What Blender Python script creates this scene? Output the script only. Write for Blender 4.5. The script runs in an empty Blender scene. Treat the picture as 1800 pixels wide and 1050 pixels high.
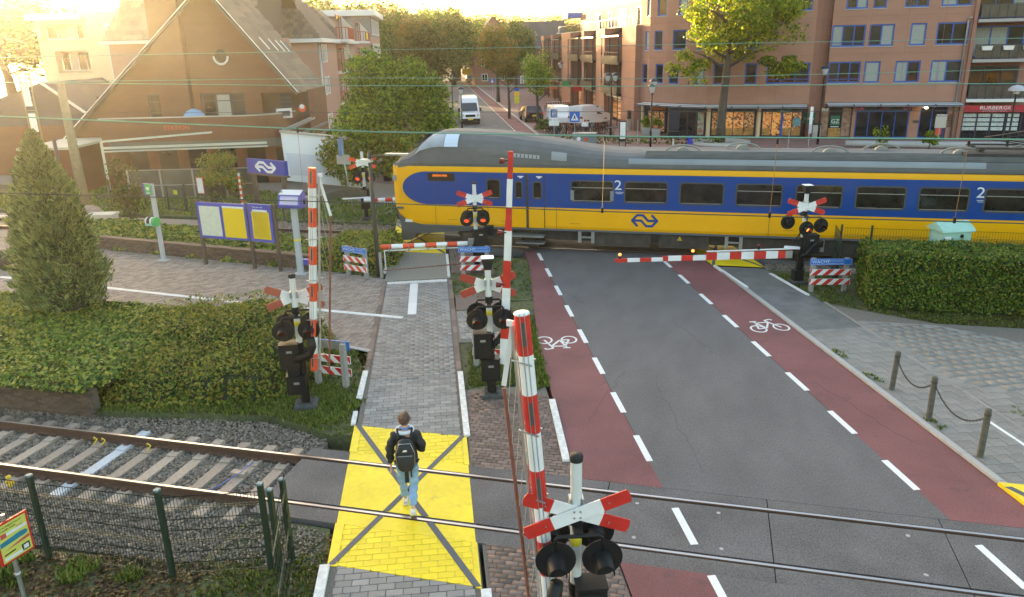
import bpy, math, random
import numpy as np
from mathutils import Vector, Matrix
random.seed(7); RNG = np.random.default_rng(7)
SC = bpy.context.scene; COL = SC.collection
PI = math.pi; rad = math.radians
# ---------------------------------------------------------------- camera
# world frame: X runs along the railway, Y points across the tracks, Z up, rail head at z = 0
F_PX, HOR, ROLL, CAM_H, YAW = 1350.0, 444.3, math.atan(.0233), 7.54, rad(14.48)
PITCH = math.atan(HOR / F_PX)
cam = bpy.data.cameras.new('camera'); CAM = bpy.data.objects.new('camera', cam); COL.objects.link(CAM)
cam.sensor_width = 36.0; cam.lens = 36.0 * F_PX / 1800.0; cam.clip_start = .1; cam.clip_end = 5000
CAM.location = (0, 0, CAM_H)
CAM.matrix_world = (Matrix.Translation((0, 0, CAM_H)) @ Matrix.Rotation(YAW, 4, 'Z') @
                    Matrix.Rotation(PI / 2 - PITCH, 4, 'X') @ Matrix.Rotation(-ROLL, 4, 'Z'))
SC.camera = CAM
SC.render.resolution_x, SC.render.resolution_y = 1024, 597
# ---------------------------------------------------------------- light
SUN_EL, SUN_AZ = rad(5.0), rad(46.5)          # low evening sun ahead on the left (azimuth counted left of +Y)
SUN_DIR = Vector((-math.sin(SUN_AZ) * math.cos(SUN_EL), math.cos(SUN_AZ) * math.cos(SUN_EL), math.sin(SUN_EL)))
W = bpy.data.worlds.new('World'); SC.world = W; W.use_nodes = True
nt = W.node_tree; bg = nt.nodes['Background']
sky = nt.nodes.new('ShaderNodeTexSky'); sky.sky_type = 'NISHITA'; sky.sun_disc = False
sky.sun_elevation = SUN_EL; sky.sun_rotation = -SUN_AZ
sky.air_density = 1.0; sky.dust_density = 3.0; sky.ozone_density = .7
nt.links.new(sky.outputs[0], bg.inputs[0]); bg.inputs[1].default_value = 0.15
sl = bpy.data.lights.new('sun', 'SUN'); sl.energy = 4.2; sl.angle = rad(.53); sl.color = (1.0, .74, .38)
SUN = bpy.data.objects.new('sun', sl); COL.objects.link(SUN)
SUN.rotation_euler = SUN_DIR.to_track_quat('Z', 'Y').to_euler(); SUN.location = SUN_DIR * 200
vs = SC.view_settings; SC.display_settings.display_device = 'sRGB'
vs.view_transform = 'Standard'; vs.look = 'None'; vs.gamma = 1; vs.use_curve_mapping = False; vs.exposure = 2.95
HAZE_D, HAZE_G = .00024, .80
SC.cycles.use_denoising = True; SC.cycles.denoising_prefilter = 'ACCURATE'; SC.render.filter_size = 1.15
SC.cycles.max_bounces = 8; SC.cycles.diffuse_bounces = 3; SC.cycles.glossy_bounces = 3; SC.cycles.transmission_bounces = 4
SC.cycles.transparent_max_bounces = 12; SC.cycles.volume_bounces = 1; SC.cycles.caustics_reflective = False; SC.cycles.caustics_refractive = False
SC.cycles.sample_clamp_indirect = 8
# ---------------------------------------------------------------- frames
ca, sa = math.cos(YAW), math.sin(YAW)
SA = rad(20.0); SV = Vector((-math.sin(SA), math.cos(SA), 0)); RV = Vector((math.cos(SA), math.sin(SA), 0))
def vw(v, w, z=0.0):                    # street frame (v across the street, w along it) to world
    p = RV * v + SV * w; return Vector((p.x, p.y, z))
def vY(v, Y, z=0.0):                    # point of the street line v where it crosses the line y = Y
    return vw(v, (Y - v * math.sin(SA)) / math.cos(SA), z)
def cf(x, y, z=0.0):                    # frame of the buildings that face the footbridge
    return Vector((x * ca - y * sa, x * sa + y * ca, z))
_c, _s = math.cos(ROLL), math.sin(ROLL)
def ray(px, py):
    u, v = px - 900, py - 525
    a, b = u * _c - v * _s, u * _s + v * _c
    x, y, z = a, F_PX * math.cos(PITCH) - b * math.sin(PITCH), -F_PX * math.sin(PITCH) - b * math.cos(PITCH)
    return Vector((x * ca - y * sa, x * sa + y * ca, z))
def G(px, py, z=0.0):
    d = ray(px, py); t = (z - CAM_H) / d.z; return Vector((d.x * t, d.y * t, z))
def PY(px, py, Y):
    d = ray(px, py); t = Y / d.y; return Vector((d.x * t, Y, CAM_H + d.z * t))
def PC(px, py, yc):
    d = ray(px, py); x = d.x * ca + d.y * sa; y = -d.x * sa + d.y * ca; t = yc / y
    return x * t, CAM_H + d.z * t
def PV(px, py, v):
    d = ray(px, py); t = v / d.dot(RV); return d.dot(SV) * t, CAM_H + d.z * t
def PW(px, py, w):
    d = ray(px, py); t = w / d.dot(SV); return d.dot(RV) * t, CAM_H + d.z * t
# ---------------------------------------------------------------- materials
def lin(h):
    h = h.lstrip('#'); c = [int(h[i:i + 2], 16) / 255 for i in (0, 2, 4)]
    return tuple(x / 12.92 if x <= .04045 else ((x + .055) / 1.055) ** 2.4 for x in c)
MATS = {}
def M(name, col, rough=.7, metal=0.0, var=.0, scale=8.0, bump=0.0, bscale=60.0, island=0.0, objr=0.0, emit=0.0, spec=.5, stretch=None,
      rot=0.0, var2=0.0, scale2=1.0, coat=0.0, wear=None):
    """Principled material; var / var2: fine and broad colour variation; island / objr: per piece variation."""
    if name in MATS: return MATS[name]
    m = bpy.data.materials.new(name); m.use_nodes = True; MATS[name] = m
    n = m.node_tree.nodes; l = m.node_tree.links; b = n['Principled BSDF']
    if isinstance(col, str): col = lin(col)
    b.inputs['Base Color'].default_value = (*col, 1); b.inputs['Roughness'].default_value = rough
    b.inputs['Metallic'].default_value = metal; b.inputs['Specular IOR Level'].default_value = spec
    b.inputs['Coat Weight'].default_value = coat
    if emit: b.inputs['Emission Color'].default_value = (*col, 1); b.inputs['Emission Strength'].default_value = emit
    tc = n.new('ShaderNodeTexCoord'); vec = tc.outputs['Object']
    if stretch or rot:
        mp = n.new('ShaderNodeMapping'); mp.inputs['Scale'].default_value = stretch or (1, 1, 1); mp.inputs['Rotation'].default_value = (0, 0, rot)
        l.new(vec, mp.inputs[0]); vec = mp.outputs[0]
    fac = None
    def mul(a, bb):
        if a is None: return bb
        x = n.new('ShaderNodeMath'); x.operation = 'MULTIPLY'; l.new(a, x.inputs[0]); l.new(bb, x.inputs[1]); return x.outputs[0]
    def noise(sc, amt, det=4):
        t = n.new('ShaderNodeTexNoise'); t.inputs['Scale'].default_value = sc; t.inputs['Detail'].default_value = det
        l.new(vec, t.inputs['Vector'])
        r = n.new('ShaderNodeMapRange'); r.inputs[1].default_value = .25; r.inputs[2].default_value = .75
        r.inputs[3].default_value = 1 - amt; r.inputs[4].default_value = 1 + amt; l.new(t.outputs['Fac'], r.inputs[0]); return r.outputs[0]
    def ranged(out, amt):
        r = n.new('ShaderNodeMapRange'); r.inputs[3].default_value = 1 - amt; r.inputs[4].default_value = 1 + amt; l.new(out, r.inputs[0]); return r.outputs[0]
    if var: fac = mul(fac, noise(scale, var))
    if var2: fac = mul(fac, noise(scale2, var2, 3))
    if island: fac = mul(fac, ranged(n.new('ShaderNodeNewGeometry').outputs['Random Per Island'], island))
    if objr: fac = mul(fac, ranged(n.new('ShaderNodeObjectInfo').outputs['Random'], objr))
    if fac is not None:
        x = n.new('ShaderNodeVectorMath'); x.operation = 'SCALE'; x.inputs[0].default_value = col; l.new(fac, x.inputs['Scale'])
        l.new(x.outputs[0], b.inputs['Base Color'])
    if wear:
        wc, ws, w0, w1 = wear; t = n.new('ShaderNodeTexNoise'); t.inputs['Scale'].default_value = ws; t.inputs['Detail'].default_value = 8; t.inputs['Roughness'].default_value = .7; l.new(vec, t.inputs['Vector'])
        r = n.new('ShaderNodeMapRange'); r.inputs[1].default_value = w0; r.inputs[2].default_value = w1; l.new(t.outputs['Fac'], r.inputs[0])
        x = n.new('ShaderNodeMix'); x.data_type = 'RGBA'; l.new(r.outputs[0], x.inputs[0]); x.inputs[7].default_value = (*wc, 1)
        if b.inputs['Base Color'].is_linked: l.new(b.inputs['Base Color'].links[0].from_socket, x.inputs[6])
        else: x.inputs[6].default_value = (*col, 1)
        l.new(x.outputs[2], b.inputs['Base Color'])
    if bump:
        t = n.new('ShaderNodeTexNoise'); t.inputs['Scale'].default_value = bscale; t.inputs['Detail'].default_value = 3; l.new(vec, t.inputs['Vector'])
        bp = n.new('ShaderNodeBump'); bp.inputs['Strength'].default_value = bump; bp.inputs['Distance'].default_value = .02
        l.new(t.outputs['Fac'], bp.inputs['Height']); l.new(bp.outputs[0], b.inputs['Normal'])
    return m
def leafmat(name, cols, rough=.55, trans=.35):
    """foliage: colour by leaf (random per island) through a ramp, part of the light passes through"""
    m = bpy.data.materials.new(name); m.use_nodes = True; MATS[name] = m
    n = m.node_tree.nodes; l = m.node_tree.links; b = n['Principled BSDF']; out = n['Material Output']
    g = n.new('ShaderNodeNewGeometry'); r = n.new('ShaderNodeValToRGB'); l.new(g.outputs['Random Per Island'], r.inputs[0])
    e = r.color_ramp.elements
    for i, c in enumerate(cols):
        c = lin(c) if isinstance(c, str) else c
        p = i / max(1, len(cols) - 1)
        el = e[i] if i < 2 and len(cols) > 1 else (e[0] if len(cols) == 1 else e.new(p))
        el.position = p; el.color = (*c, 1)
    oi = n.new('ShaderNodeObjectInfo'); hs = n.new('ShaderNodeHueSaturation'); mr = n.new('ShaderNodeMapRange')
    mr.inputs[3].default_value = .8; mr.inputs[4].default_value = 1.2; l.new(oi.outputs['Random'], mr.inputs[0])
    l.new(mr.outputs[0], hs.inputs['Value']); l.new(r.outputs[0], hs.inputs['Color'])
    l.new(hs.outputs[0], b.inputs['Base Color']); b.inputs['Roughness'].default_value = rough; b.inputs['Specular IOR Level'].default_value = .3
    t = n.new('ShaderNodeBsdfTranslucent'); l.new(hs.outputs[0], t.inputs[0])
    mx = n.new('ShaderNodeMixShader'); mx.inputs[0].default_value = trans
    l.new(b.outputs[0], mx.inputs[1]); l.new(t.outputs[0], mx.inputs[2]); l.new(mx.outputs[0], out.inputs[0])
    return m
# ---------------------------------------------------------------- mesh builder
XF = {}
class MB:
    def __init__(s): s.v = []; s.f = []; s.m = []; s.s = []
    def add(s, vs, fs, mi=0, sm=False):
        o = len(s.v); s.v += [tuple(p) for p in vs]
        for f in fs: s.f.append(tuple(i + o for i in f)); s.m.append(mi); s.s.append(sm)
        return s
    def box(s, x0, x1, y0, y1, z0, z1, mi=0):
        v = [(x, y, z) for z in (z0, z1) for y in (y0, y1) for x in (x0, x1)]
        return s.add(v, [(0, 2, 3, 1), (4, 5, 7, 6), (0, 1, 5, 4), (2, 6, 7, 3), (0, 4, 6, 2), (1, 3, 7, 5)], mi)
    def obox(s, o, ax, ay, az, mi=0):
        """box from corner o spanned by the three vectors"""
        o, ax, ay, az = map(Vector, (o, ax, ay, az))
        v = [o + ax * i + ay * j + az * k for k in (0, 1) for j in (0, 1) for i in (0, 1)]
        return s.add(v, [(0, 2, 3, 1), (4, 5, 7, 6), (0, 1, 5, 4), (2, 6, 7, 3), (0, 4, 6, 2), (1, 3, 7, 5)], mi)
    def beam(s, p0, p1, w, h, mi=0, up=(0, 0, 1)):
        p0, p1 = Vector(p0), Vector(p1); d = (p1 - p0); u = Vector(up)
        if abs(d.normalized().dot(u)) > .98: u = Vector((0, 1, 0))
        a = d.cross(u).normalized() * w; b = a.cross(d).normalized() * h
        return s.obox(p0 - a / 2 - b / 2, d, a, b, mi)
    def cyl(s, p0, p1, r0, r1=None, n=10, mi=0, caps=True, sm=True):
        p0, p1 = Vector(p0), Vector(p1); r1 = r0 if r1 is None else r1; d = (p1 - p0).normalized()
        a = d.cross(Vector((0, 0, 1)) if abs(d.z) < .9 else Vector((1, 0, 0))).normalized(); b = d.cross(a)
        v = []
        for p, r in ((p0, r0), (p1, r1)):
            for i in range(n):
                t = 2 * PI * i / n; v.append(p + (a * math.cos(t) + b * math.sin(t)) * r)
        s.add(v, [(i, (i + 1) % n, n + (i + 1) % n, n + i) for i in range(n)], mi, sm)
        if caps: s.add(v[:n], [tuple(range(n))[::-1]], mi); s.add(v[n:], [tuple(range(n))], mi)
        return s
    def tube(s, pts, r, n=6, mi=0, closed=False, sm=True):
        pts = [Vector(p) for p in pts]; k = len(pts); v = []; last = None
        rr = r if isinstance(r, (list, tuple)) else [r] * k
        for i, p in enumerate(pts):
            if closed: d = pts[(i + 1) % k] - pts[i - 1]
            else: d = pts[min(i + 1, k - 1)] - pts[max(i - 1, 0)]
            d.normalize()
            if last is None: a = d.cross(Vector((0, 0, 1)) if abs(d.z) < .9 else Vector((1, 0, 0))).normalized()
            else: a = (last - d * last.dot(d)).normalized()
            last = a; b = d.cross(a)
            for j in range(n):
                t = 2 * PI * j / n; v.append(p + (a * math.cos(t) + b * math.sin(t)) * rr[i])
        f = []
        for i in range(k if closed else k - 1):
            i2 = (i + 1) % k
            for j in range(n): f.append((i * n + j, i * n + (j + 1) % n, i2 * n + (j + 1) % n, i2 * n + j))
        if not closed: f += [tuple(range(n))[::-1], tuple((k - 1) * n + j for j in range(n))]
        return s.add(v, f, mi, sm)
    def prism(s, poly, o, ax, ay, az, mi=0, side=None):
        """2-D outline in the plane (ax, ay) at o, extruded by the vector az"""
        o, ax, ay, az = map(Vector, (o, ax, ay, az)); n = len(poly)
        v = [o + ax * x + ay * y for x, y in poly]; v2 = [p + az for p in v]
        if ax.cross(ay).dot(az) < 0: v, v2 = v2, v
        area = sum(poly[i][0] * poly[(i + 1) % n][1] - poly[(i + 1) % n][0] * poly[i][1] for i in range(n))
        idx = list(range(n)) if area > 0 else list(range(n))[::-1]
        s.add([v2[i] for i in idx], [tuple(range(n))], mi); s.add([v[i] for i in idx], [tuple(range(n))[::-1]], mi)
        a = [v[i] for i in idx]; b = [v2[i] for i in idx]
        return s.add(a + b, [(i, (i + 1) % n, n + (i + 1) % n, n + i) for i in range(n)], mi if side is None else side)
    def slab(s, poly, z0, z1, mi=0):
        return s.prism([(p[0], p[1]) for p in poly], (0, 0, z0), (1, 0, 0), (0, 1, 0), (0, 0, z1 - z0), mi)
    def sheet(s, pts, mi=0):
        pts = [Vector(p) for p in pts]
        return s.add(pts, [tuple(range(len(pts)))], mi)
    def lathe(s, c, prof, n=12, mi=0, axis=(0, 0, 1), sm=True):
        c = Vector(c); d = Vector(axis).normalized(); a = d.cross(Vector((0, 0, 1)) if abs(d.z) < .9 else Vector((1, 0, 0))).normalized(); b = d.cross(a)
        v = []; k = len(prof)
        for r, h in prof:
            for j in range(n):
                t = 2 * PI * j / n; v.append(c + d * h + (a * math.cos(t) + b * math.sin(t)) * r)
        f = [(i * n + j, i * n + (j + 1) % n, (i + 1) * n + (j + 1) % n, (i + 1) * n + j) for i in range(k - 1) for j in range(n)]
        s.add(v, f, mi, sm); s.add(v[:n], [tuple(range(n))[::-1]], mi); s.add(v[-n:], [tuple(range(n))], mi); return s
    def ball(s, c, rx, ry=None, rz=None, n=12, k=8, mi=0):
        ry = ry or rx; rz = rz or rx; c = Vector(c); v = []
        for i in range(k + 1):
            t = PI * i / k
            for j in range(n):
                p = 2 * PI * j / n; v.append(c + Vector((rx * math.sin(t) * math.cos(p), ry * math.sin(t) * math.sin(p), -rz * math.cos(t))))
        return s.add(v, [(i * n + j, i * n + (j + 1) % n, (i + 1) * n + (j + 1) % n, (i + 1) * n + j) for i in range(k) for j in range(n)], mi, True)
    def mesh(s, name, mats, inv=None):
        me = bpy.data.meshes.new(name)
        v = s.v if inv is None else [tuple(inv @ Vector(p)) for p in s.v]
        me.from_pydata(v, [], s.f)
        for m in (mats if isinstance(mats, (list, tuple)) else [mats]): me.materials.append(m)
        me.polygons.foreach_set('material_index', s.m); me.polygons.foreach_set('use_smooth', s.s); me.update(); return me
    def build(s, name, mats, parent=None, local=False, **kw):
        """link as one object; world coordinates are turned into the parent's unless local"""
        inv = None
        if parent is not None and not local: inv = wmat(parent).inverted()
        return link(name, s.mesh(name, mats, inv), parent, **kw)
def wmat(o):
    m = Matrix.Identity(4)
    while o is not None:
        m = Matrix.LocRotScale(o.location, o.rotation_euler, o.scale) @ m; o = o.parent
    return m
def tag(o, label=None, cat=None, group=None, kind=None):
    for k, x in (('label', label), ('category', cat), ('group', group), ('kind', kind)):
        if x: o[k] = x
    return o
def link(name, data, parent=None, label=None, cat=None, group=None, kind=None):
    o = bpy.data.objects.new(name, data); COL.objects.link(o)
    if parent is not None: o.parent = parent
    return tag(o, label, cat, group, kind)
def thing(name, label, cat, loc=(0, 0, 0), rz=0.0, group=None, kind=None):
    o = link(name, None, None, label, cat, group, kind); o.location = loc; o.rotation_euler = (0, 0, rz)
    o.empty_display_size = .2; return o
def copy_tree(o, parent=None):
    c = o.copy(); COL.objects.link(c); c.parent = parent
    for ch in o.children: copy_tree(ch, c)
    return c
def dup(o, loc, rz=0.0, label=None, sc=None):
    c = copy_tree(o); c.location = loc; c.rotation_euler = (0, 0, rz)
    if label: c['label'] = label
    if sc: c.scale = (sc,) * 3 if not isinstance(sc, tuple) else sc
    return c
def piece(name, me, parent, M4, mat=None):
    """one of many alike pieces sharing mesh data"""
    o = link(name, me, parent); o.matrix_basis = M4; return o
def raw(name, V, Fq, mats, parent=None, smooth=False, mi=None, **kw):
    """big mesh from numpy arrays: V (N,3), Fq (K,3 or 4)"""
    me = bpy.data.meshes.new(name); V = np.asarray(V, np.float32); Fq = np.asarray(Fq, np.int32); k = Fq.shape[1]
    me.vertices.add(len(V)); me.vertices.foreach_set('co', V.ravel())
    me.loops.add(Fq.size); me.loops.foreach_set('vertex_index', Fq.ravel())
    me.polygons.add(len(Fq)); me.polygons.foreach_set('loop_start', np.arange(0, Fq.size, k, dtype=np.int32))
    try: me.polygons.foreach_set('loop_total', np.full(len(Fq), k, np.int32))
    except Exception: pass
    if smooth: me.polygons.foreach_set('use_smooth', np.ones(len(Fq), bool))
    for m in (mats if isinstance(mats, (list, tuple)) else [mats]): me.materials.append(m)
    if mi is not None: me.polygons.foreach_set('material_index', np.asarray(mi, np.int32))
    me.update(calc_edges=True); me.validate()
    return me if parent == 'mesh' else link(name, me, parent, **kw)
def boxes(C, S_, rz=0.0, tilt=None, chamfer=.0):
    """numpy: N boxes with centres C, sizes S_ turned by rz -> V, F"""
    C = np.asarray(C, float); n = len(C); S_ = np.broadcast_to(np.asarray(S_, float), (n, 3))
    u = np.array([[x, y, z] for z in (-.5, .5) for y in (-.5, .5) for x in (-.5, .5)])
    P = u[None] * S_[:, None, :]
    if tilt is not None: P[:, 4:, 2] += P[:, 4:, 0] * tilt[:, :1] + P[:, 4:, 1] * tilt[:, 1:]
    a = np.broadcast_to(np.asarray(rz, float), (n,)); co, si = np.cos(a)[:, None], np.sin(a)[:, None]
    Q = np.stack([P[..., 0] * co - P[..., 1] * si, P[..., 0] * si + P[..., 1] * co, P[..., 2]], -1) + C[:, None, :]
    f = np.array([(4, 5, 7, 6), (0, 1, 5, 4), (2, 6, 7, 3), (0, 4, 6, 2), (1, 3, 7, 5)])
    return Q.reshape(-1, 3), (f[None] + (np.arange(n) * 8)[:, None, None]).reshape(-1, 4)
def cut_poly(poly, a, b):
    """part of a convex polygon left of the line a-b"""
    out = []; s = lambda p: (b[0] - a[0]) * (p[1] - a[1]) - (b[1] - a[1]) * (p[0] - a[0]); n = len(poly)
    for i in range(n):
        p, q = poly[i], poly[(i + 1) % n]; u, v = s(p), s(q)
        if u >= 0: out.append(p)
        if u * v < 0: t = u / (u - v); out.append((p[0] + (q[0] - p[0]) * t, p[1] + (q[1] - p[1]) * t))
    return out
def parea(p): return abs(sum(p[i - 1][0] * p[i][1] - p[i][0] * p[i - 1][1] for i in range(len(p)))) / 2 if len(p) > 2 else 0
def in_poly(P, poly):
    x, y = P[:, 0], P[:, 1]; r = np.zeros(len(P), bool); n = len(poly)
    for i in range(n):
        x0, y0 = poly[i][0], poly[i][1]; x1, y1 = poly[(i + 1) % n][0], poly[(i + 1) % n][1]
        if y0 == y1: continue
        c = ((y0 > y) != (y1 > y)) & (x < (x1 - x0) * (y - y0) / (y1 - y0) + x0); r ^= c
    return r
def scatter(poly, n):
    A = np.array([[p[0], p[1]] for p in poly]); lo, hi = A.min(0), A.max(0); out = []
    got = 0
    while got < n:
        P = RNG.uniform(lo, hi, (n * 2, 2)); P = P[in_poly(P, poly)]; out.append(P); got += len(P)
    return np.concatenate(out)[:n]
def leaves(P, N, size, aspect=.6, jitter=.6, sizevar=.4, up=None):
    """leaf quads (folded diamonds as two triangles sharing an edge -> one quad) at P facing about N"""
    n = len(P); N = N + RNG.normal(0, jitter, (n, 3)); N /= np.linalg.norm(N, axis=1)[:, None] + 1e-9
    T = RNG.normal(0, 1, (n, 3)) if up is None else up + RNG.normal(0, .35, (n, 3))
    T -= N * (T * N).sum(1)[:, None]; T /= np.linalg.norm(T, axis=1)[:, None] + 1e-9
    B = np.cross(N, T); s = (size * (1 + RNG.uniform(-sizevar, sizevar, n)))[:, None]
    V = np.stack([P - T * s * .5, P + B * s * .5 * aspect + N * s * .08, P + T * s * .5, P - B * s * .5 * aspect + N * s * .08], 1)
    return V.reshape(-1, 3), np.arange(n * 4).reshape(-1, 4)
def text(name, body, parent, o, ax, up, size, mat, align='LEFT', ext=.001, squeeze=1.0):
    """flat lettering lying in the plane (ax, up) with its baseline start at world point o"""
    cu = bpy.data.curves.new(name, 'FONT'); cu.body = body; cu.size = size; cu.extrude = ext; cu.align_x = align; cu.resolution_u = 2
    tmp = bpy.data.objects.new(name, cu); COL.objects.link(tmp)
    me = bpy.data.meshes.new_from_object(tmp.evaluated_get(bpy.context.evaluated_depsgraph_get())); COL.objects.unlink(tmp); bpy.data.objects.remove(tmp)
    me.materials.clear(); me.materials.append(mat); ob = link(name, me, parent); ob['kind'] = 'stuff'
    ax = Vector(ax).normalized(); up = Vector(up).normalized(); nz = ax.cross(up)
    m = Matrix((( ax.x * squeeze, up.x, nz.x, o[0]), (ax.y * squeeze, up.y, nz.y, o[1]), (ax.z * squeeze, up.z, nz.z, o[2]), (0, 0, 0, 1)))
    ob.matrix_basis = (wmat(parent).inverted() @ m) if parent is not None else m
    return ob
# ---------------------------------------------------------------- palette
m_soil = M('soil', (.11, .085, .05), .95, var=.35, scale=9, var2=.3, scale2=1.2, bump=.6, bscale=40)
m_turf = M('turf soil', (.085, .095, .04), .95, var=.4, scale=14, var2=.35, scale2=.8, bump=.6, bscale=50)
m_asph = M('asphalt', (.122, .115, .117), .82, var=.30, scale=26, var2=.16, scale2=.8, bump=.5, bscale=70, stretch=(1.6, .6, 1), rot=-rad(20))
m_red = M('red asphalt', (.195, .075, .076), .85, var=.24, scale=30, var2=.22, scale2=.6, wear=((.10, .055, .055), 1.6, .56, .78), bump=.5, bscale=70)
m_slab = M('crossing concrete', (.118, .11, .11), .85, var=.5, scale=38, var2=.25, scale2=1.1, bump=.4, bscale=80)
m_line = M('road paint', (.74, .74, .73), .7, var=.1, scale=25, var2=.06, scale2=3, wear=((.3, .29, .29), 14, .60, .72))
m_kerb = M('kerb concrete', (.38, .37, .36), .85, var=.15, scale=30, bump=.2)
m_kerbw = M('white painted kerb', (.68, .67, .65), .75, var=.22, scale=9, bump=.3, bscale=40)
m_sand = M('joint sand', (.15, .135, .115), .95, var=.3, scale=30)
m_grey = M('grey paver', (.26, .247, .235), .85, var=.12, scale=40, objr=.22, bump=.25, bscale=90)
m_greyS = M('grey paver field', (.26, .247, .235), .85, var=.12, scale=40, island=.2, bump=.25, bscale=90)
m_brown = M('clinker paver', (.175, .125, .105), .85, var=.15, scale=40, objr=.3, bump=.3, bscale=90)
m_brownS = M('clinker paver field', (.175, .125, .105), .85, var=.15, scale=40, island=.3, bump=.3, bscale=90)
m_plat = M('platform paver field', (.265, .225, .20), .85, var=.12, scale=30, island=.28, bump=.2, bscale=60)
m_tile = M('concrete tile', (.225, .213, .196), .85, var=.16, scale=18, objr=.10, bump=.25, bscale=70, var2=.15, scale2=2)
m_tileS = M('concrete tile field', (.22, .21, .195), .85, var=.16, scale=18, island=.09, bump=.25, bscale=70, var2=.15, scale2=2)
m_whitebrick = M('white paver', (.66, .66, .65), .8, var=.1, scale=20, objr=.06)
m_yel = M('yellow paint', (.84, .62, .012), .55, var=.08, scale=9, var2=.14, scale2=1.0, wear=((.34, .27, .05), 2.6, .58, .86))
m_yelb = M('yellow painted paver', (.84, .62, .012), .6, var=.06, scale=10, objr=.08, bump=.2, wear=((.36, .29, .06), 6, .60, .86))
m_xline = M('grey line paint', (.085, .092, .115), .7, var=.2, scale=25)
m_ballast = M('ballast stone', (.235, .195, .155), .9, island=.55, var=.2, scale=40)
m_sleeper = M('sleeper concrete', (.38, .30, .235), .85, var=.18, scale=14, objr=.15, bump=.3, bscale=60)
m_sleepw = M('painted sleeper', (.52, .53, .56), .8, var=.12, scale=12)
m_rust = M('rusty steel', (.105, .055, .035), .8, var=.3, scale=25, bump=.2)
m_railtop = M('rail head', (.42, .41, .42), .32, metal=1)
m_groove = M('flangeway rubber', (.012, .012, .012), .8)
m_white = M('white enamel', (.74, .75, .76), .42, var=.07, scale=5, var2=.10, scale2=1.3)
m_sred = M('signal red', (.54, .028, .02), .42, var=.12, scale=6, var2=.14, scale2=1.5)
m_ored = M('orange red foil', (.72, .075, .02), .4, var=.05, scale=4)
m_pole = M('pale pole', (.60, .63, .62), .45, var=.06, scale=5)
m_black = M('black coated steel', (.011, .011, .012), .5, var=.3, scale=8, spec=.3)
m_blackr = M('black rubber', (.012, .012, .012), .7)
m_galv = M('galvanised steel', (.42, .44, .45), .38, metal=.75, var=.12, scale=10)
m_alu = M('bare aluminium', (.58, .59, .60), .35, metal=.8)
m_refl = M('dark reflector', (.06, .09, .085), .2)
m_rustrod = M('rust red rod', (.20, .075, .05), .65, var=.25, scale=15)
m_blue = M('sign blue', (.012, .15, .56), .4)
m_nsblue = M('rail blue', (.03, .05, .42), .35)
m_tblue = M('train blue', (.002, .052, .26), .28, var=.05, scale=1.5, coat=.3)
m_tyel = M('train yellow', (.84, .41, .0), .3, var=.04, scale=1.5, coat=.3)
m_troof = M('train roof grey', (.115, .12, .125), .75, var=.12, scale=2, var2=.12, scale2=.6)
m_tgrey = M('train grey', (.115, .12, .125), .5, var=.15, scale=3)
m_tdark = M('underframe', (.045, .038, .034), .8, var=.4, scale=4)
m_glass = M('dark glass', (.012, .014, .014), .06, spec=.6)
m_tglass = M('train window glass', (.022, .019, .016), .08, spec=.5, var=.7, scale=3.2)
m_frame = M('window rubber', (.06, .06, .062), .5)
m_led = M('amber led text', (1.0, .22, .02), .5, emit=.18)
m_lampon = M('lit red lamp', (1.0, .045, .01), .4, emit=.42)
m_lamphot = M('lit lamp core', (1.0, .20, .04), .4, emit=.7)
m_lampoff = M('unlit red lens', (.16, .012, .008), .15)
m_concrete = M('grey concrete post', (.31, .30, .285), .9, var=.2, scale=20, bump=.3)
m_brickw = M('dark brick wall', (.175, .10, .062), .9, var=.25, scale=14, bump=.4, bscale=40, stretch=(1, 1, 4))
m_wood = M('creosoted timber', (.055, .045, .034), .85, var=.3, scale=12)
m_brpost = M('brown post', (.10, .075, .055), .6)
m_green = M('fence green', (.018, .035, .022), .5)
m_wire = M('fence wire', (.03, .045, .032), .5)
m_teal = M('pale teal coating', (.30, .52, .45), .5, var=.1, scale=4)
m_copper = M('green copper wire', (.16, .34, .26), .6)
m_dwire = M('dark wire', (.06, .06, .055), .6)
m_skin = M('skin', (.60, .36, .26), .5)
m_hair = M('brown hair', (.13, .065, .035), .6, var=.5, scale=60, bump=.6, bscale=120)
m_jacket = M('black jacket', (.018, .018, .02), .75, var=.3, scale=20, bump=.3, bscale=14)
m_pack = M('black backpack', (.022, .022, .024), .65, var=.25, scale=30, bump=.2)
m_fleece = M('pale fleece', (.70, .72, .74), .9, bump=.5, bscale=150)
m_jeans = M('light blue jeans', (.25, .40, .60), .85, var=.22, scale=9, bump=.35, bscale=12)
m_shoe = M('white shoe', (.74, .72, .68), .6)
m_sole = M('shoe sole', (.62, .56, .48), .7)
m_strap = M('black strap', (.016, .016, .017), .7)
m_bark = M('bark', (.085, .07, .055), .9, var=.35, scale=10, bump=.6, bscale=25)
m_poster = M('pale poster', (.66, .66, .58), .6, var=.10, scale=14)
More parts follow.
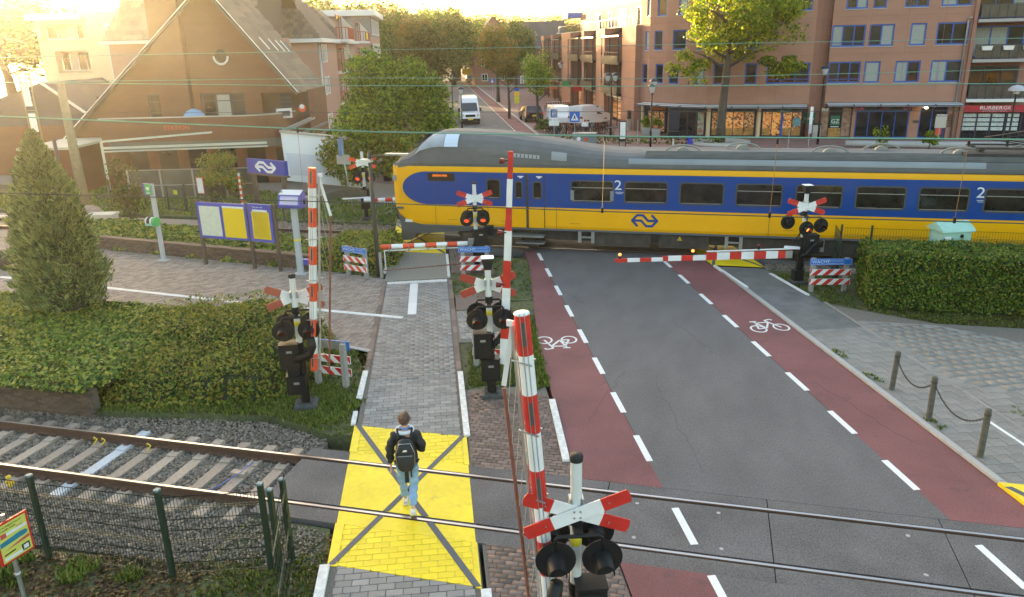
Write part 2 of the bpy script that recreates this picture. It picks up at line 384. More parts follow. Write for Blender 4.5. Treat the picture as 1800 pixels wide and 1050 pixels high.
# ================================================================ SETTING: ground, roads, pavements, tracks
def struct(name, mb, mats, parent=None, **kw): return mb.build(name, mats, parent, kind='structure', **kw)
g = MB(); g.sheet([(-1600, -400, -.36), (1600, -400, -.36), (1600, 2600, -.36), (-1600, 2600, -.36)]); ground = struct('ground', g, m_soil)
def strip(v0, v1, Y0, Y1, z=0.0, zb=-.4, mb=None, mi=0):
    """slab between two street lines, cut parallel to the railway"""
    mb = mb or MB(); mb.slab([vY(v0, Y0), vY(v1, Y0), vY(v1, Y1), vY(v0, Y1)], zb, z, mi); return mb
N0, N1, N2, N3 = 9.97, 12.20, 28.15, 30.45       # edges of the two crossings
road = struct('road', strip(3.75, 8.10, N1, N2), m_asph)
strip(3.75, 8.10, 3.5, N0, mb=(rb := MB())); struct('road', rb, m_asph)
fr = MB(); fr.slab([vY(2.6, N3), vY(8.1, N3), vw(7.6, 60), vw(7.55, 330), vw(1.2, 330), vw(1.6, 60)], -.4, 0)
far_road = struct('road', fr, m_asph)
edge = [(3.20, 26.3), (2.85, 22.5), (2.56, 19.7), (2.42, 17), (2.37, 15.24), (2.27, 12.9)]
bl = MB(); bl.slab([vY(3.75, N1), vY(3.75, N2), vY(3.30, N2)] + [vw(v, w) for v, w in edge] + [vY(2.27, N1)], -.4, 0); lane1 = struct('bike_lane', bl, m_red)
lane2 = struct('bike_lane', strip(8.10, 9.58, N1, N2), m_red)
struct('bike_lane', strip(2.5, 3.75, 3.5, N0), m_red); struct('bike_lane', strip(8.10, 9.58, 3.5, N0), m_red)
bl = MB(); bl.slab([vY(8.1, N3), vY(9.58, N3), vw(9.15, 60), vw(9.2, 330), vw(7.55, 330), vw(7.6, 60)], -.4, 0); far_lane = struct('bike_lane', bl, m_red)
# dashes: 1 m long, each a part of the road
def dash_me(L, wd=.125):
    mb = MB(); mb.box(-wd / 2, wd / 2, -L / 2, L / 2, 0, .004); return mb.mesh('lane_dash', m_line)
DM = dash_me(1.02)
def dash(v, w, parent, me=DM, z=0.0): piece('lane_dash', me, parent, Matrix.Translation(vw(v, w, z)) @ Matrix.Rotation(SA, 4, 'Z'))
for w in (27.6, 25.48, 23.39, 21.35, 19.23, 17.18, 15.11, 13.06, 10.47, 8.7, 6.6): dash(3.765, w, road)
for w in (25.85, 23.9, 21.75, 19.72, 17.61, 15.57, 13.52, 11.45, 8.85, 6.8): dash(8.10, w, road)
mb = MB()
for k in range(150):
    p = vw(7.58, 34 + k * 1.6, .002); mb.obox(p, RV * .1, SV * .8, (0, 0, .004))
mb.build('lane_dash_row', m_line, far_road, kind='stuff')
# fine cracks and seams in the road
rd_ = random.Random(5); mb = MB()
for v0, w0, L, d in ((4.6, 14, 4, .02), (6.9, 18.5, 3, -.03), (4.3, 23.5, 3, -.06), (2.9, 15.5, 2.5, .1), (9.0, 14, 3, -.04), (8.6, 22, 2, .1)):
    pts = [vw(v0 + d * i + rd_.uniform(-.06, .06), w0 - L / 2 + L * i / 14, .001) for i in range(15)]
    for a, b in zip(pts, pts[1:]): mb.beam(a, b, rd_.uniform(.003, .008), .002)
for v in (3.755, 8.10): mb.beam(vw(v, 13.2, .0005), vw(v, 27.9, .0005), .012, .003)
mb.build('road_crack', M('tar seam', (.03, .03, .032), .8), road, kind='stuff')
# bicycle symbols
def bicycle_symbol(v, w, parent, ang, flip=1):
    mb = MB()
    def st(pts, wd=.055):
        for (x0, y0), (x1, y1) in zip(pts, pts[1:]): mb.beam((x0 * flip, y0, .003), (x1 * flip, y1, .003), wd, .004)
    for cx in (-.33, .33):
        ring = [(cx + .2 * math.cos(t * PI / 10), .2 * math.sin(t * PI / 10) * 1.25) for t in range(21)]
        st(ring, .05)
    st([(-.33, 0), (-.08, .02), (.16, .45), (-.2, .45), (-.33, 0)]); st([(-.08, .02), (-.24, .56)]); st([(-.33, .57), (-.14, .57)], .06)
    st([(.33, 0), (.16, .45), (.12, .60), (.3, .66), (.34, .58)])
    o = mb.build('bicycle_symbol', m_line, parent, local=True); o.matrix_basis = Matrix.Translation(vw(v, w, .001)) @ Matrix.Rotation(ang, 4, 'Z')
bicycle_symbol(3.02, 19.05, lane1, SA + PI - .1); bicycle_symbol(8.95, 19.0, lane2, SA + .05)
# ---- crossing slabs with gaps for the rails
def crossing(name, yc, x0, x1, joints):
    t = thing(name, None, None, ((x0 + x1) / 2, yc, 0), kind='structure')
    for y0, y1, nm in ((yc - 1.16, yc - .815, 'edge_panel'), (yc - .665, yc + .665, 'centre_panel'), (yc + .815, yc + 1.10, 'edge_panel')):
        xs = [x0] + joints + [x1]
        for a, b in zip(xs, xs[1:]):
            MB().box(a + .008, b - .008, y0, y1, -.3, -.004).build(nm, m_slab, t)
    mb = MB()
    for s in (-1, 1): mb.box(x0, x1, yc + s * .755 - .09, yc + s * .755 + .09, -.3, -.055)
    mb.build('flangeway', m_groove, t)
    return t
crossing('crossing_deck', 11.13, -7.35, 30, [-4.3, -1.4, 1.31, 4.0, 7.0, 11, 16, 22])
crossing('crossing_deck', 29.30, -13.6, 34, [-10, -7, -4, -1, 2, 5, 10, 20])
mb = MB()
for k, (x, y) in enumerate(((1120, 885), (1263, 902), (1596, 942), (1628, 1011), (1114, 945), (1268, 965))):
    p = G(x, y); mb.lathe((p.x, p.y, -.003), [(.035, 0), (.035, .006)], 10)
mb.build('lifting_socket', m_kerb, bpy.data.objects['crossing_deck'])
# ---- rails
def rail(mb, yc, x0, x1, zt=.006):
    prof = [(-.036, zt), (.036, zt), (.036, zt - .04), (.009, zt - .055), (.009, zt - .125), (.07, zt - .145), (.07, zt - .16), (-.07, zt - .16), (-.07, zt - .145), (-.009, zt - .125), (-.009, zt - .055), (-.036, zt - .04)]
    mb.prism(prof, (x0, yc, 0), (0, 1, 0), (0, 0, 1), (x1 - x0, 0, 0), 0); mb.box(x0, x1, yc - .024, yc + .024, zt - .002, zt + .002, 1)
def track(yc, x0, x1):
    t = thing('railway_track', None, None, (x0, yc, 0), kind='structure')
    for s in (-1, 1): rail(mb := MB(), yc + s * .755, x0, x1); mb.build('rail', [m_rust, m_railtop], t)
    return t
near_track = track(11.13, -60, 45); far_track = track(29.30, -90, 60)
prof = [(-.14, -.18), (.14, -.18), (.11, .02), (-.11, .02)]
def sleeper_me(nm, mat):
    mb = MB(); h = 1.26
    for a, b, z in ((-h, -.45, 0), (-.45, .45, -.025), (.45, h, 0)):
        mb.prism([(p[0], p[1] + z) for p in prof], (0, a, 0), (1, 0, 0), (0, 0, 1), (0, b - a, 0))
    return mb.mesh(nm, mat)
SM, SMW = sleeper_me('sleeper', m_sleeper), sleeper_me('sleeper', m_sleepw)
clip = MB()
for s in (-1, 1):
    for d in (-.1, .1): clip.box(-.05, .05, s * .755 + d - .035, s * .755 + d + .035, 0, .035)
CM = clip.mesh('rail_clip', m_rust)
for k in range(22):
    x = -7.75 - k * .605; o = piece('sleeper', SMW if k == 6 else SM, near_track, Matrix.Translation((x + 60, 0, -.17)))
    piece('rail_clip', CM, o, Matrix.Translation((0, 0, .02)))
mb = MB()
for x in (-12.15, -11.95, -10.85): mb.tube([(x, 11.75, -.1), (x + .05, 11.72, -.02), (x + .14, 11.7, -.05), (x + .12, 11.6, -.12)], .014, 5)
mb.build('yellow_track_cable', M('yellow cable', (.7, .5, .03), .5), near_track)
mb = MB(); mb.tube([(-8.3, 11.6, -.09), (-8.38, 11.4, -.12), (-8.33, 11.25, -.1), (-8.45, 11.05, -.13), (-8.52, 10.8, -.15), (-8.6, 10.62, -.15)], .013, 5)
mb.build('blue_track_cable', M('blue cable', (.12, .17, .42), .5), near_track)
mb = MB(); mb.box(-8.55, -8.25, 11.18, 11.32, -.17, -.1); mb.build('cable_junction', m_sleeper, near_track)
# ---- ballast: a bed with loose stones
def stones(name, poly, n, z, s0, s1, mat):
    P = scatter(poly, n); n = len(P)
    base = np.array([[1, 0, .1], [-.2, .9, 0], [-.9, -.2, .1], [.1, -1, -.1], [.1, .1, .75], [0, -.1, -.6]])
    f = np.array([(0, 1, 4), (1, 2, 4), (2, 3, 4), (3, 0, 4), (1, 0, 5), (2, 1, 5), (3, 2, 5), (0, 3, 5)])
    V = base[None] * (1 + RNG.uniform(-.3, .3, (n, 6, 3))); a = RNG.uniform(0, 6.28, n); t = RNG.uniform(-.9, .9, n)
    x, y, zz = V[..., 0], V[..., 1], V[..., 2]
    x, zz = x * np.cos(t)[:, None] - zz * np.sin(t)[:, None], x * np.sin(t)[:, None] + zz * np.cos(t)[:, None]
    x, y = x * np.cos(a)[:, None] - y * np.sin(a)[:, None], x * np.sin(a)[:, None] + y * np.cos(a)[:, None]
    s = RNG.uniform(s0, s1, n)[:, None] * .5
    zc = z(P) if callable(z) else np.full(n, z)
    V = np.stack([x * s + P[:, :1], y * s + P[:, 1:], zz * s + zc[:, None] + RNG.uniform(-.012, .02, n)[:, None]], -1)
    return raw(name, V.reshape(-1, 3), (f[None] + (np.arange(n) * 6)[:, None, None]).reshape(-1, 3), mat, kind='stuff')
mb = MB(); mb.slab([(-60, 8.0), (-7.36, 8.7), (-7.36, 13.25), (-8.6, 13.2), (-12, 12.75), (-60, 12.75)], -.45, -.225); struct('ballast_bed', mb, m_ballast)
stones('ballast', [(-17.5, 8.1), (-7.4, 8.75), (-7.4, 12.9), (-9, 13.35), (-12.6, 12.95), (-17.5, 12.7)], 26000, lambda P: np.where((abs(P[:, 1] - 11.13) < 1.3), -.222, -.19), .045, .085, m_ballast)
mb = MB(); mb.slab([(-90, 27.2), (-13.6, 27.2), (-13.6, 31.8), (-90, 31.8)], -.45, -.16); mb.slab([(2.2, 26.9), (60, 26.9), (60, 31.8), (2.2, 31.8)], -.45, -.16); struct('ballast_bed', mb, m_ballast)
stones('ballast', [(-20, 27.3), (-13.6, 27.3), (-13.6, 32.2), (-20, 32.0)], 3500, -.13, .06, .12, m_ballast)
stones('ballast', [(2.3, 26.4), (5, 26.2), (5, 28.4), (2.3, 28.4)], 1800, -.13, .05, .1, m_ballast)
# ---- verges (earth with moss and grass)
def verge(poly, z=-.03, mat=m_turf): return struct('verge', MB().slab(poly, -.42, z), mat)
E1 = [(-8.7, 17.3), (-8.25, 17.05), vw(-1.98, 17.5), vw(-1.98, 15.2), vY(-2.0, 12.9), (-7.3, 12.85), (-9.0, 13.4), (-13.0, 12.8), (-13.4, 17.5)]; verge(E1)
E2 = [vw(.36, 22.3), vw(2.9, 22.6), vw(2.5, 19.6), vw(2.36, 16.7), vw(.42, 16.2)]; verge(E2)
E3 = [(-16, 3.5), (-3.6, 3.5), (-5.35, 9.0), (-5.8, 9.9), (-7.3, 9.95), (-7.4, 8.6), (-16, 7.9)]; verge(E3, -.08)
E4 = [vY(11.25, 26.9), vY(11.3, 24.2), vw(11.45, 20.6), (6.2, 22.1), (40, 22.1), (40, 27.0)]; verge(E4)
E5 = [(-14.0, 24.0), (-12.4, 24.0), vY(-1.95, 23.7), vY(-1.95, 27.1), (-16, 27.1), (-26, 27.2), (-25, 26.1)]; verge(E5)
E6 = [(-90, 31.9), (-12.6, 31.9), (-12.6, 35.2), (-17, 36.5), (-22, 38.8), (-90, 38.8)]; verge(E6, -.05)
E7 = [vY(.36, 27.0), vY(.36, 22.0), vY(3.0, 22.2), vY(3.25, 27.0)]; verge(E7)
E8 = [vw(11.75, 13.6), vw(14, 13.9), vw(14, 10), vw(11.75, 10.4)]; verge(E8, .006)
mb = MB(); mb.slab([(-90, 38.8), (-22, 38.8), (-17, 36.5), (-12.6, 35.2), (-9.5, 34.5), (-9.5, 39.2), (-20, 42.5), (-90, 43.5)], -.4, -.02); struct('path', mb, M('grey lane', (.22, .205, .19), .85, var=.2, scale=6))
mb = MB(); mb.slab([(-90, 43.5), (-20, 42.5), (-9.5, 39.2), vw(1.5, 60), vw(1.2, 330), vw(-9, 330), vw(-9, 60), (-90, 120)], -.4, -.01); struct('pavement', mb, M('far red pavers', (.20, .135, .12), .85, var=.25, scale=4))
mb = MB(); mb.slab([vY(9.6, 31.9), (70, 31.9), (70, 82), vw(19, 66), vw(19, 330), vw(9.25, 330), vw(9.2, 60)], -.4, .02); plaza = struct('plaza_pavement', mb, M('plaza pavers', (.235, .135, .125), .85, var=.2, scale=5, var2=.12, scale2=.5))
mb = MB(); mb.slab([vw(9.15, 34), vw(9.4, 34), vw(9.45, 330), vw(9.2, 330)], -.1, .05); mb.slab([vw(11.3, 50), vw(11.5, 50), vw(11.5, 96), vw(11.3, 96)], -.1, .06); struct('kerb_line', mb, m_kerb)
# ---- paving pieces
def brick_me(name, L, B, h, mat):
    c = .004; mb = MB(); x, y = L / 2, B / 2
    v = [(-x, -y, -h), (x, -y, -h), (x, y, -h), (-x, y, -h), (-x, -y, -c), (x, -y, -c), (x, y, -c), (-x, y, -c), (-x + c, -y + c, 0), (x - c, -y + c, 0), (x - c, y - c, 0), (-x + c, y - c, 0)]
    mb.add(v, [(0, 1, 5, 4), (1, 2, 6, 5), (2, 3, 7, 6), (3, 0, 4, 7), (4, 5, 9, 8), (5, 6, 10, 9), (6, 7, 11, 10), (7, 4, 8, 11), (8, 9, 10, 11)])
    return mb.mesh(name, mat)
def pave(parent, name, poly, L, B, ang, mat, matS, gap=.006, n_ind=300, h=.06, wob=.003, bond=.5, z=0.0, special=None, skew=.004, cap=None, cuts=(), convex=True):
    """running bond paving: the pieces nearest the camera are objects, the rest one mesh"""
    A = np.array([[p[0], p[1]] for p in poly]); c = A.mean(0); co, si = math.cos(ang), math.sin(ang)
    r = np.abs((A - c) @ np.array([[co, -si], [si, co]])).max(0) + 1
    pts = []
    for j in range(int(-r[1] / B) - 1, int(r[1] / B) + 2):
        off = (j % 2) * bond * L + RNG.uniform(-.03, .03) * L
        for i in range(int(-r[0] / L) - 1, int(r[0] / L) + 2): pts.append((i * L + off, j * B))
    P = np.array(pts); P = np.stack([P[:, 0] * co - P[:, 1] * si, P[:, 0] * si + P[:, 1] * co], 1) + c
    P = P[in_poly(P, [cc + (np.array(p[:2]) - cc) * 1.25 for cc in [c] for p in poly])] if convex else P[in_poly(P, poly)]
    P = P[np.argsort((P ** 2).sum(1))]
    me = {None: brick_me(name, L - gap, B - gap, h, mat)}
    k = 0; rest = []; hx, hy = (L - gap) / 2, (B - gap) / 2; cen = c; area = (L - gap) * (B - gap); bits = {}
    for q in P:
        cor = [(q[0] + x * co - y * si, q[1] + x * si + y * co) for x, y in ((-hx, -hy), (hx, -hy), (hx, hy), (-hx, hy))]
        parts = [cor]
        if convex:
            for i in range(len(poly)): cor = cut_poly(cor, poly[i], poly[(i + 1) % len(poly)])
            parts = [cor]
        for yc in cuts: parts = [r for p in parts for r in (cut_poly(p, (0, yc - .004), (-1, yc - .004)), cut_poly(p, (0, yc + .004), (1, yc + .004)))]
        parts = [p for p in parts if parea(p) > area * .06]
        whole = len(parts) == 1 and parea(parts[0]) > area * .97
        if not whole:
            for p in parts:
                m_ = (sum(x for x, _ in p) / len(p), sum(y for _, y in p) / len(p)); sp = special(m_) if special else None
                if sp != 'skip': bits.setdefault(sp, MB()).slab(p, z - h, z + random.uniform(-wob, wob) * .6)
            continue
        sp = special(q) if special else None
        if sp == 'skip': continue
        if (cap is None or cap(q)) and k < n_ind:
            if sp not in me: me[sp] = brick_me(name, L - gap, B - gap, h, sp)
            piece(name, me[sp], parent, Matrix.Translation((q[0], q[1], z + random.uniform(-wob, wob))) @ Matrix.Rotation(ang + random.uniform(-skew, skew) * 2, 4, 'Z') @ Matrix.Rotation(random.uniform(-wob, wob) * 2, 4, 'X')); k += 1
        else: rest.append((q[0], q[1], z - h / 2 + random.uniform(-wob, wob), sp))
    for sp, mb in bits.items(): mb.build('cut_' + name, sp if sp is not None else matS, parent, kind='stuff')
    mats = [matS]; groups = {}
    for q in rest: groups.setdefault(q[3], []).append(q[:3])
    for sp, C in groups.items():
        C = np.array(C); V, Fq = boxes(C, (L - gap, B - gap, h), ang + RNG.uniform(-skew, skew, len(C)), RNG.uniform(-wob, wob, (len(C), 2)) * 2)
        raw(name + '_field', V, Fq, sp if sp is not None else matS, parent, kind='stuff')
# the grey footpath over the crossing
fp = MB(); fp.slab([vw(-1.95, 5), vw(.40, 5), vw(.32, 25.45), vw(-1.9, 25.45)], -.42, -.016); footpath = struct('footpath', fp, m_sand)
def on_path(q):
    Y = q[1]
    if N0 < Y < N1: return 'skip'
    v = q[0] * RV.x + q[1] * RV.y; w = q[0] * SV.x + q[1] * SV.y
    if 8.95 < Y < 13.3: return m_yelb
    if 25.0 < w: return m_whitebrick
    return None
pave(footpath, 'brick', [vw(-1.82, 5.5), vw(.27, 5.5), vw(.22, 25.3), vw(-1.80, 25.3)], .255, .145, SA, m_grey, m_greyS, gap=.011, special=on_path, h=.07, wob=.003, cap=lambda q: q[1] > 7.7, cuts=(8.95, N0, N1, 13.3))
# platform paving
PL = [(-8.3, 17.2), (-10.07, 17.75), (-13, 18.0), (-21.6, 18.5), (-45, 19.3), (-45, 27.6), (-25.3, 26.1), (-19, 25.0), (-13.3, 24.1), vY(-1.95, 23.5), vw(-1.95, 17.6)]
platform = struct('platform_paving', MB().slab(PL, -.42, -.014), m_sand)
pave(platform, 'brick', [p for p in PL if True], .205, .105, rad(52), m_plat, m_plat, n_ind=0, wob=.003, gap=.008, convex=False)
def tile_line(name, pts, wd, L, parent, z0=.0, mat=m_whitebrick):
    """a row of separate white tiles along a polyline"""
    for a, b in zip(pts, pts[1:]):
        a, b = Vector((a[0], a[1], 0)), Vector((b[0], b[1], 0)); d = b - a; n = max(1, round(d.length / L)); ang = math.atan2(d.y, d.x)
        me = brick_me(name, d.length / n - .012, wd, .06, mat)
        for i in range(n): piece(name, me, parent, Matrix.Translation(a + d * ((i + .5) / n) + Vector((0, 0, z0 + random.uniform(0, .002)))) @ Matrix.Rotation(ang, 4, 'Z'))
tile_line('white_line_tile', [G(0, 487), G(195, 507), G(420, 532), G(708, 559)], .17, .3, platform, .012)
tile_line('white_line_tile', [G(728, 499), G(724, 553)], .26, .9, footpath, .012)
tile_line('kerb_stone', [vw(-1.9, 25.3), vw(-1.93, 17.5)], .12, .5, footpath, .004, m_brown)
tile_line('kerb_stone', [vw(.33, 25.2), vw(.34, 17)], .12, .5, footpath, .004, m_brown)
tile_line('white_kerb', [vw(-1.95, 17.7), vw(-1.98, 16.1)], .13, .8, footpath, .03, m_kerbw)
tile_line('white_kerb', [vw(-2.0, 15.5), vY(-2.0, 13.3)], .1, .5, footpath, .02, m_kerbw)
tile_line('white_kerb', [vw(.36, 17.3), vY(.37, 13.3)], .13, .55, footpath, .03, m_kerbw)
tile_line('white_kerb', [vY(-2.0, 8.9), vw(-2.0, 5.5)], .15, .8, footpath, .04, m_kerbw); tile_line('white_kerb', [vY(.42, 8.9), vw(.42, 5.5)], .15, .8, footpath, .04, m_kerbw)
tile_line('edge_tile', [G(560, 600), G(650, 617)], .15, .6, platform, .012, m_kerb)
# brown clinker strip between footpath and bicycle lane, and the paths towards the far track
bs = MB(); bs.slab([vw(.42, 16.3), vw(2.3, 16.3), vY(2.26, N1), vY(.36, N1)], -.42, -.02); bs.slab([vY(.44, N0), vY(2.48, N0), vY(2.48, 4), vY(.44, 4)], -.42, -.02)
bs.slab([vw(.40, 21.9), vw(1.9, 22.0), vw(1.9, 19.3), vw(.40, 19.3)], -.42, .0)
brown = struct('brick_strip', bs, m_sand)
BS1 = [vY(.40, N1), vY(2.24, N1), vw(2.27, 15.7), vw(.43, 16.2)]; BS2 = [vY(.5, 6.5), vY(2.46, 6.5), vY(2.46, N0), vY(.5, N0)]
pave(brown, 'brick', BS1, .205, .105, 0.02, m_brown, m_brownS, n_ind=190, gap=.012, wob=.003, skew=.01)
pave(brown, 'brick', BS2, .205, .105, 0.02, m_brown, m_brownS, n_ind=110, gap=.012, wob=.003, skew=.01)
pave(brown, 'brick', [vw(.45, 19.5), vw(1.8, 19.5), vw(1.8, 21.8), vw(.45, 21.8)], .21, .21, SA, m_grey, m_greyS, n_ind=0, gap=.012, z=.016)
tile_line('kerb_stone', [vw(2.2, 12.75), vw(2.33, 15.4)], .14, .5, brown, .05, m_kerbw)
tile_line('white_kerb', [vY(2.42, 8.5), vY(2.42, 5)], .16, .8, brown, .05, m_kerbw)
fp2 = MB(); fp2.slab([vw(-1.9, 25.45), vw(.28, 25.45), vY(.26, N2), vY(-1.85, N2)], -.42, 0); fp2.slab([vY(-1.85, N3), vY(.26, N3), vY(.26, 35), vY(-1.85, 35)], -.42, 0)
path2 = struct('footpath', fp2, M('washed gravel paving', (.25, .235, .20), .9, var=.35, scale=45, bump=.4, bscale=90))
bs2 = MB(); bs2.slab([vY(.4, 27.9), vY(1.9, 27.9), vY(1.9, 24.6), vY(.4, 24.6)], -.4, 0); bs2.slab([vw(.45, 23.6), vw(2.2, 23.6), vw(2.0, 22.0), vw(.42, 22.0)], -.4, -.004); struct('brick_strip', bs2, M('clinker field', (.16, .115, .10), .9, var=.35, scale=18, bump=.4, bscale=30))
tile_line('white_kerb', [vY(.30, 27.0), vw(.30, 25.6)], .1, .6, path2, .02, m_kerbw); tile_line('white_kerb', [vY(-1.95, 27.0), vw(-1.95, 26.4)], .1, .4, path2, .02, m_kerbw)
# right-hand pavement and tiled forecourt
pv = MB(); pv.slab([vw(9.72, 8), vw(11.38, 8), vw(11.38, 21.5), vY(11.2, 26.9), vY(9.72, 26.9)], -.42, .004); pavement = struct('pavement', pv, M('dark tile bed', (.14, .14, .135), .9, var=.3, scale=12, bump=.3))
pa = MB(); pa.slab([vw(9.75, 18.6), vw(11.3, 18.6), vY(11.15, 26.85), vY(9.75, 26.85)], -.1, .03); struct('pavement_asphalt', pa, M('worn grey asphalt', (.145, .145, .142), .9, var=.35, scale=60, var2=.3, scale2=1.5, bump=.4, bscale=150))
pave(pavement, 'tile', [vw(9.74, 9.5), vw(11.385, 9.5), vw(11.385, 18.6), vw(9.74, 18.6)], .30, .30, SA, m_tile, m_tileS, n_ind=130, gap=.008, z=.03, wob=.003)
fc = MB(); fc.slab([vw(11.4, 20.6), (6.3, 22.05), (40, 22.05), (40, 9), vw(11.4, 9)], -.42, .02); forecourt = struct('forecourt_paving', fc, m_sand)
pave(forecourt, 'tile', [vw(11.49, 12.2), (14, 12), (16, 21.9), (6.3, 21.9), vw(11.49, 20.5)], .30, .30, SA + .03, m_tile, m_tileS, n_ind=170, gap=.008, z=.03, wob=.005, skew=.006)
tile_line('kerb_stone', [vw(9.65, 8), vw(9.65, 24.6)], .13, 1.0, pavement, .06, m_kerb)
tile_line('kerb_stone', [vw(11.44, 12.4), vw(11.44, 20.8)], .09, 1.0, pavement, .03, M('worn edging', (.24, .23, .215), .85, var=.15, objr=.1))
tile_line('white_kerb', [vw(9.72, 22.5), vY(9.6, 26.9)], .10, .8, pavement, .066, m_kerbw); tile_line('white_kerb', [vw(11.25, 21.5), vw(11.1, 23.9)], .12, .8, pavement, .05, m_kerbw)
tile_line('white_line_tile', [vw(11.0, 11.4), vw(11.0, 13.2)], .07, .9, pavement, .036, m_line)
# ---- yellow crossing boxes with a grey cross
def yellow_box(v0, v1, yc, brickends, z=0.0, ends=True):
    t = thing('yellow_box_marking', None, None, vY((v0 + v1) / 2, yc), kind='structure')
    segs = [(yc - 1.16, yc - .815), (yc - .665, yc + .665), (yc + .815, yc + 1.10)]
    if not brickends: segs = [(yc - 2.2, yc - 1.165)] + segs + [(yc + 1.105, yc + 2.2)]
    for a, b in segs: MB().slab([vY(v0, a), vY(v1, a), vY(v1, b), vY(v0, b)], z - .003, z + (.0 if -1.17 < a - yc < 1.11 and b - yc < 1.11 else .004)).build('yellow_field', m_yel, t)
    ya, yb = yc - 2.18, yc + 2.18
    allseg = [(ya, yc - .815), (yc - .70, yc - .58)] if False else [(ya, yc - .80), (yc - .665, yc + .665), (yc + .80, yb)]
    for (p, q) in ((v0, v1), (v1, v0)):
        mb = MB()
        for a, b in allseg:
            f = lambda y: p + .04 * (1 if q > p else -1) + (q - p) * (y - ya) / (yb - ya) * .96
            hw = .055
            A, B = vY(f(a), a), vY(f(b), b)
            mb.slab([A - RV * hw, A + RV * hw, B + RV * hw, B - RV * hw], z + .001, z + .008)
        mb.build('cross_line', m_xline, t)
    return t
yellow_box(-1.95, .34, 11.13, True); yellow_box(-1.85, .27, 29.30, False); yellow_box(9.6, 11.3, 29.30, False, .006); yellow_box(9.73, 11.36, 11.13, False, .036)
MB().slab([vY(9.56, 12.3), vY(11.36, 12.3), vY(11.36, 13.5), vY(9.56, 13.5)], -.05, .067).build('yellow_ramp', m_yel, pavement)
MB().slab([vY(9.62, 13.36) - RV * .06, vY(9.62, 13.36) + RV * .06, vY(10.1, 12.3) + RV * .06, vY(10.1, 12.3) - RV * .06], .066, .072).build('cross_line', m_xline, pavement)
mb = MB()
for a, b in ((8.98, N0), (12.24, 13.25)): mb.slab([vY(-1.85, a), vY(.3, a), vY(.3, b), vY(-1.85, b)], -.1, -.005)
mb.build('yellow_joint_fill', M('worn yellow paint', (.62, .50, .03), .7, var=.3, scale=12), footpath); mb = MB()
for a, b in ((8.93, N0), (12.24, 13.3)): mb.slab([vY(-1.97, a), vY(-1.82, a), vY(-1.82, b), vY(-1.97, b)], -.1, .003); mb.slab([vY(.27, a), vY(.36, a), vY(.36, b), vY(.27, b)], -.1, .003)
mb.build('yellow_kerb_edge', m_yel, footpath)
# ================================================================ BUILDINGS
m_peach = M('peach brick', (.37, .198, .142), .9, var=.10, scale=10, var2=.09, scale2=.5, bump=.15, bscale=60, stretch=(1, 1, 3))
m_brown2 = M('red brown brick', (.31, .158, .117), .9, var=.10, scale=10, var2=.08, scale2=.5, bump=.15, bscale=60, stretch=(1, 1, 3))
m_bframe = M('blue window frame', (.010, .085, .40), .4)
m_dframe = M('dark navy frame', (.018, .024, .05), .4)
m_cream = M('cream column', (.66, .52, .34), .7)
m_creamw = M('cream render', (.62, .53, .36), .85, var=.06, scale=2)
m_pink = M('pink brick', (.40, .24, .19), .9, var=.12, scale=8, stretch=(1, 1, 3))
m_stbrick = M('station brick', (.155, .070, .040), .92, var=.22, scale=9, var2=.12, scale2=.6, bump=.4, bscale=22, stretch=(1, 1, 3.4))
m_rooft = M('brown roof tile', (.15, .115, .09), .85, var=.15, scale=12, objr=.22)
m_roofb = M('old roof base', (.10, .075, .06), .9)
m_slate = M('dark roof', (.06, .062, .075), .8, var=.15, scale=6)
m_wtrim = M('white trim', (.70, .70, .68), .6)
m_redrail = M('red balcony rail', (.36, .055, .03), .5)
m_bglass = [M('window glass %d' % i, c, .06, spec=.6, var=.5, scale=1.3) for i, c in enumerate(((.014, .016, .018), (.022, .022, .02), (.03, .035, .036)))]
m_curt = M('net curtain', (.30, .33, .31), .7, var=.22, scale=9, stretch=(6, 6, .3))
def photo(name, cols, scale, emit=0.0, stretch=None):
    m = M(name, (.5, .5, .5), .4, emit=.0); n = m.node_tree.nodes; l = m.node_tree.links; b = n['Principled BSDF']
    tc = n.new('ShaderNodeTexCoord'); v = n.new('ShaderNodeTexVoronoi'); v.inputs['Scale'].default_value = scale; v.inputs['Randomness'].default_value = 1; t = n.new('ShaderNodeTexNoise'); t.inputs['Scale'].default_value = scale * .7
    mp = n.new('ShaderNodeMapping'); mp.inputs['Scale'].default_value = stretch or (1, .01, 1); l.new(tc.outputs['Object'], mp.inputs[0]); l.new(mp.outputs[0], v.inputs['Vector']); l.new(mp.outputs[0], t.inputs['Vector'])
    sp = n.new('ShaderNodeSeparateColor'); l.new(v.outputs['Color'], sp.inputs[0]); a = n.new('ShaderNodeMath'); a.operation = 'MULTIPLY_ADD'; a.inputs[1].default_value = .55; l.new(sp.outputs[0], a.inputs[0]); f = n.new('ShaderNodeMath'); f.operation = 'MULTIPLY'; f.inputs[1].default_value = .55; l.new(t.outputs['Fac'], f.inputs[0]); l.new(f.outputs[0], a.inputs[2])
    r = n.new('ShaderNodeValToRGB'); e = r.color_ramp.elements; l.new(a.outputs[0], r.inputs[0])
    for i, c in enumerate(cols): q = e[i] if i < 2 else e.new(.5); q.position = .15 + .7 * i / (len(cols) - 1); q.color = (*c, 1)
    l.new(r.outputs[0], b.inputs['Base Color'])
    if emit: l.new(r.outputs[0], b.inputs['Emission Color']); b.inputs['Emission Strength'].default_value = emit
    return m
m_balc = M('dark balcony panel', (.020, .018, .014), .8, var=.3, scale=4)
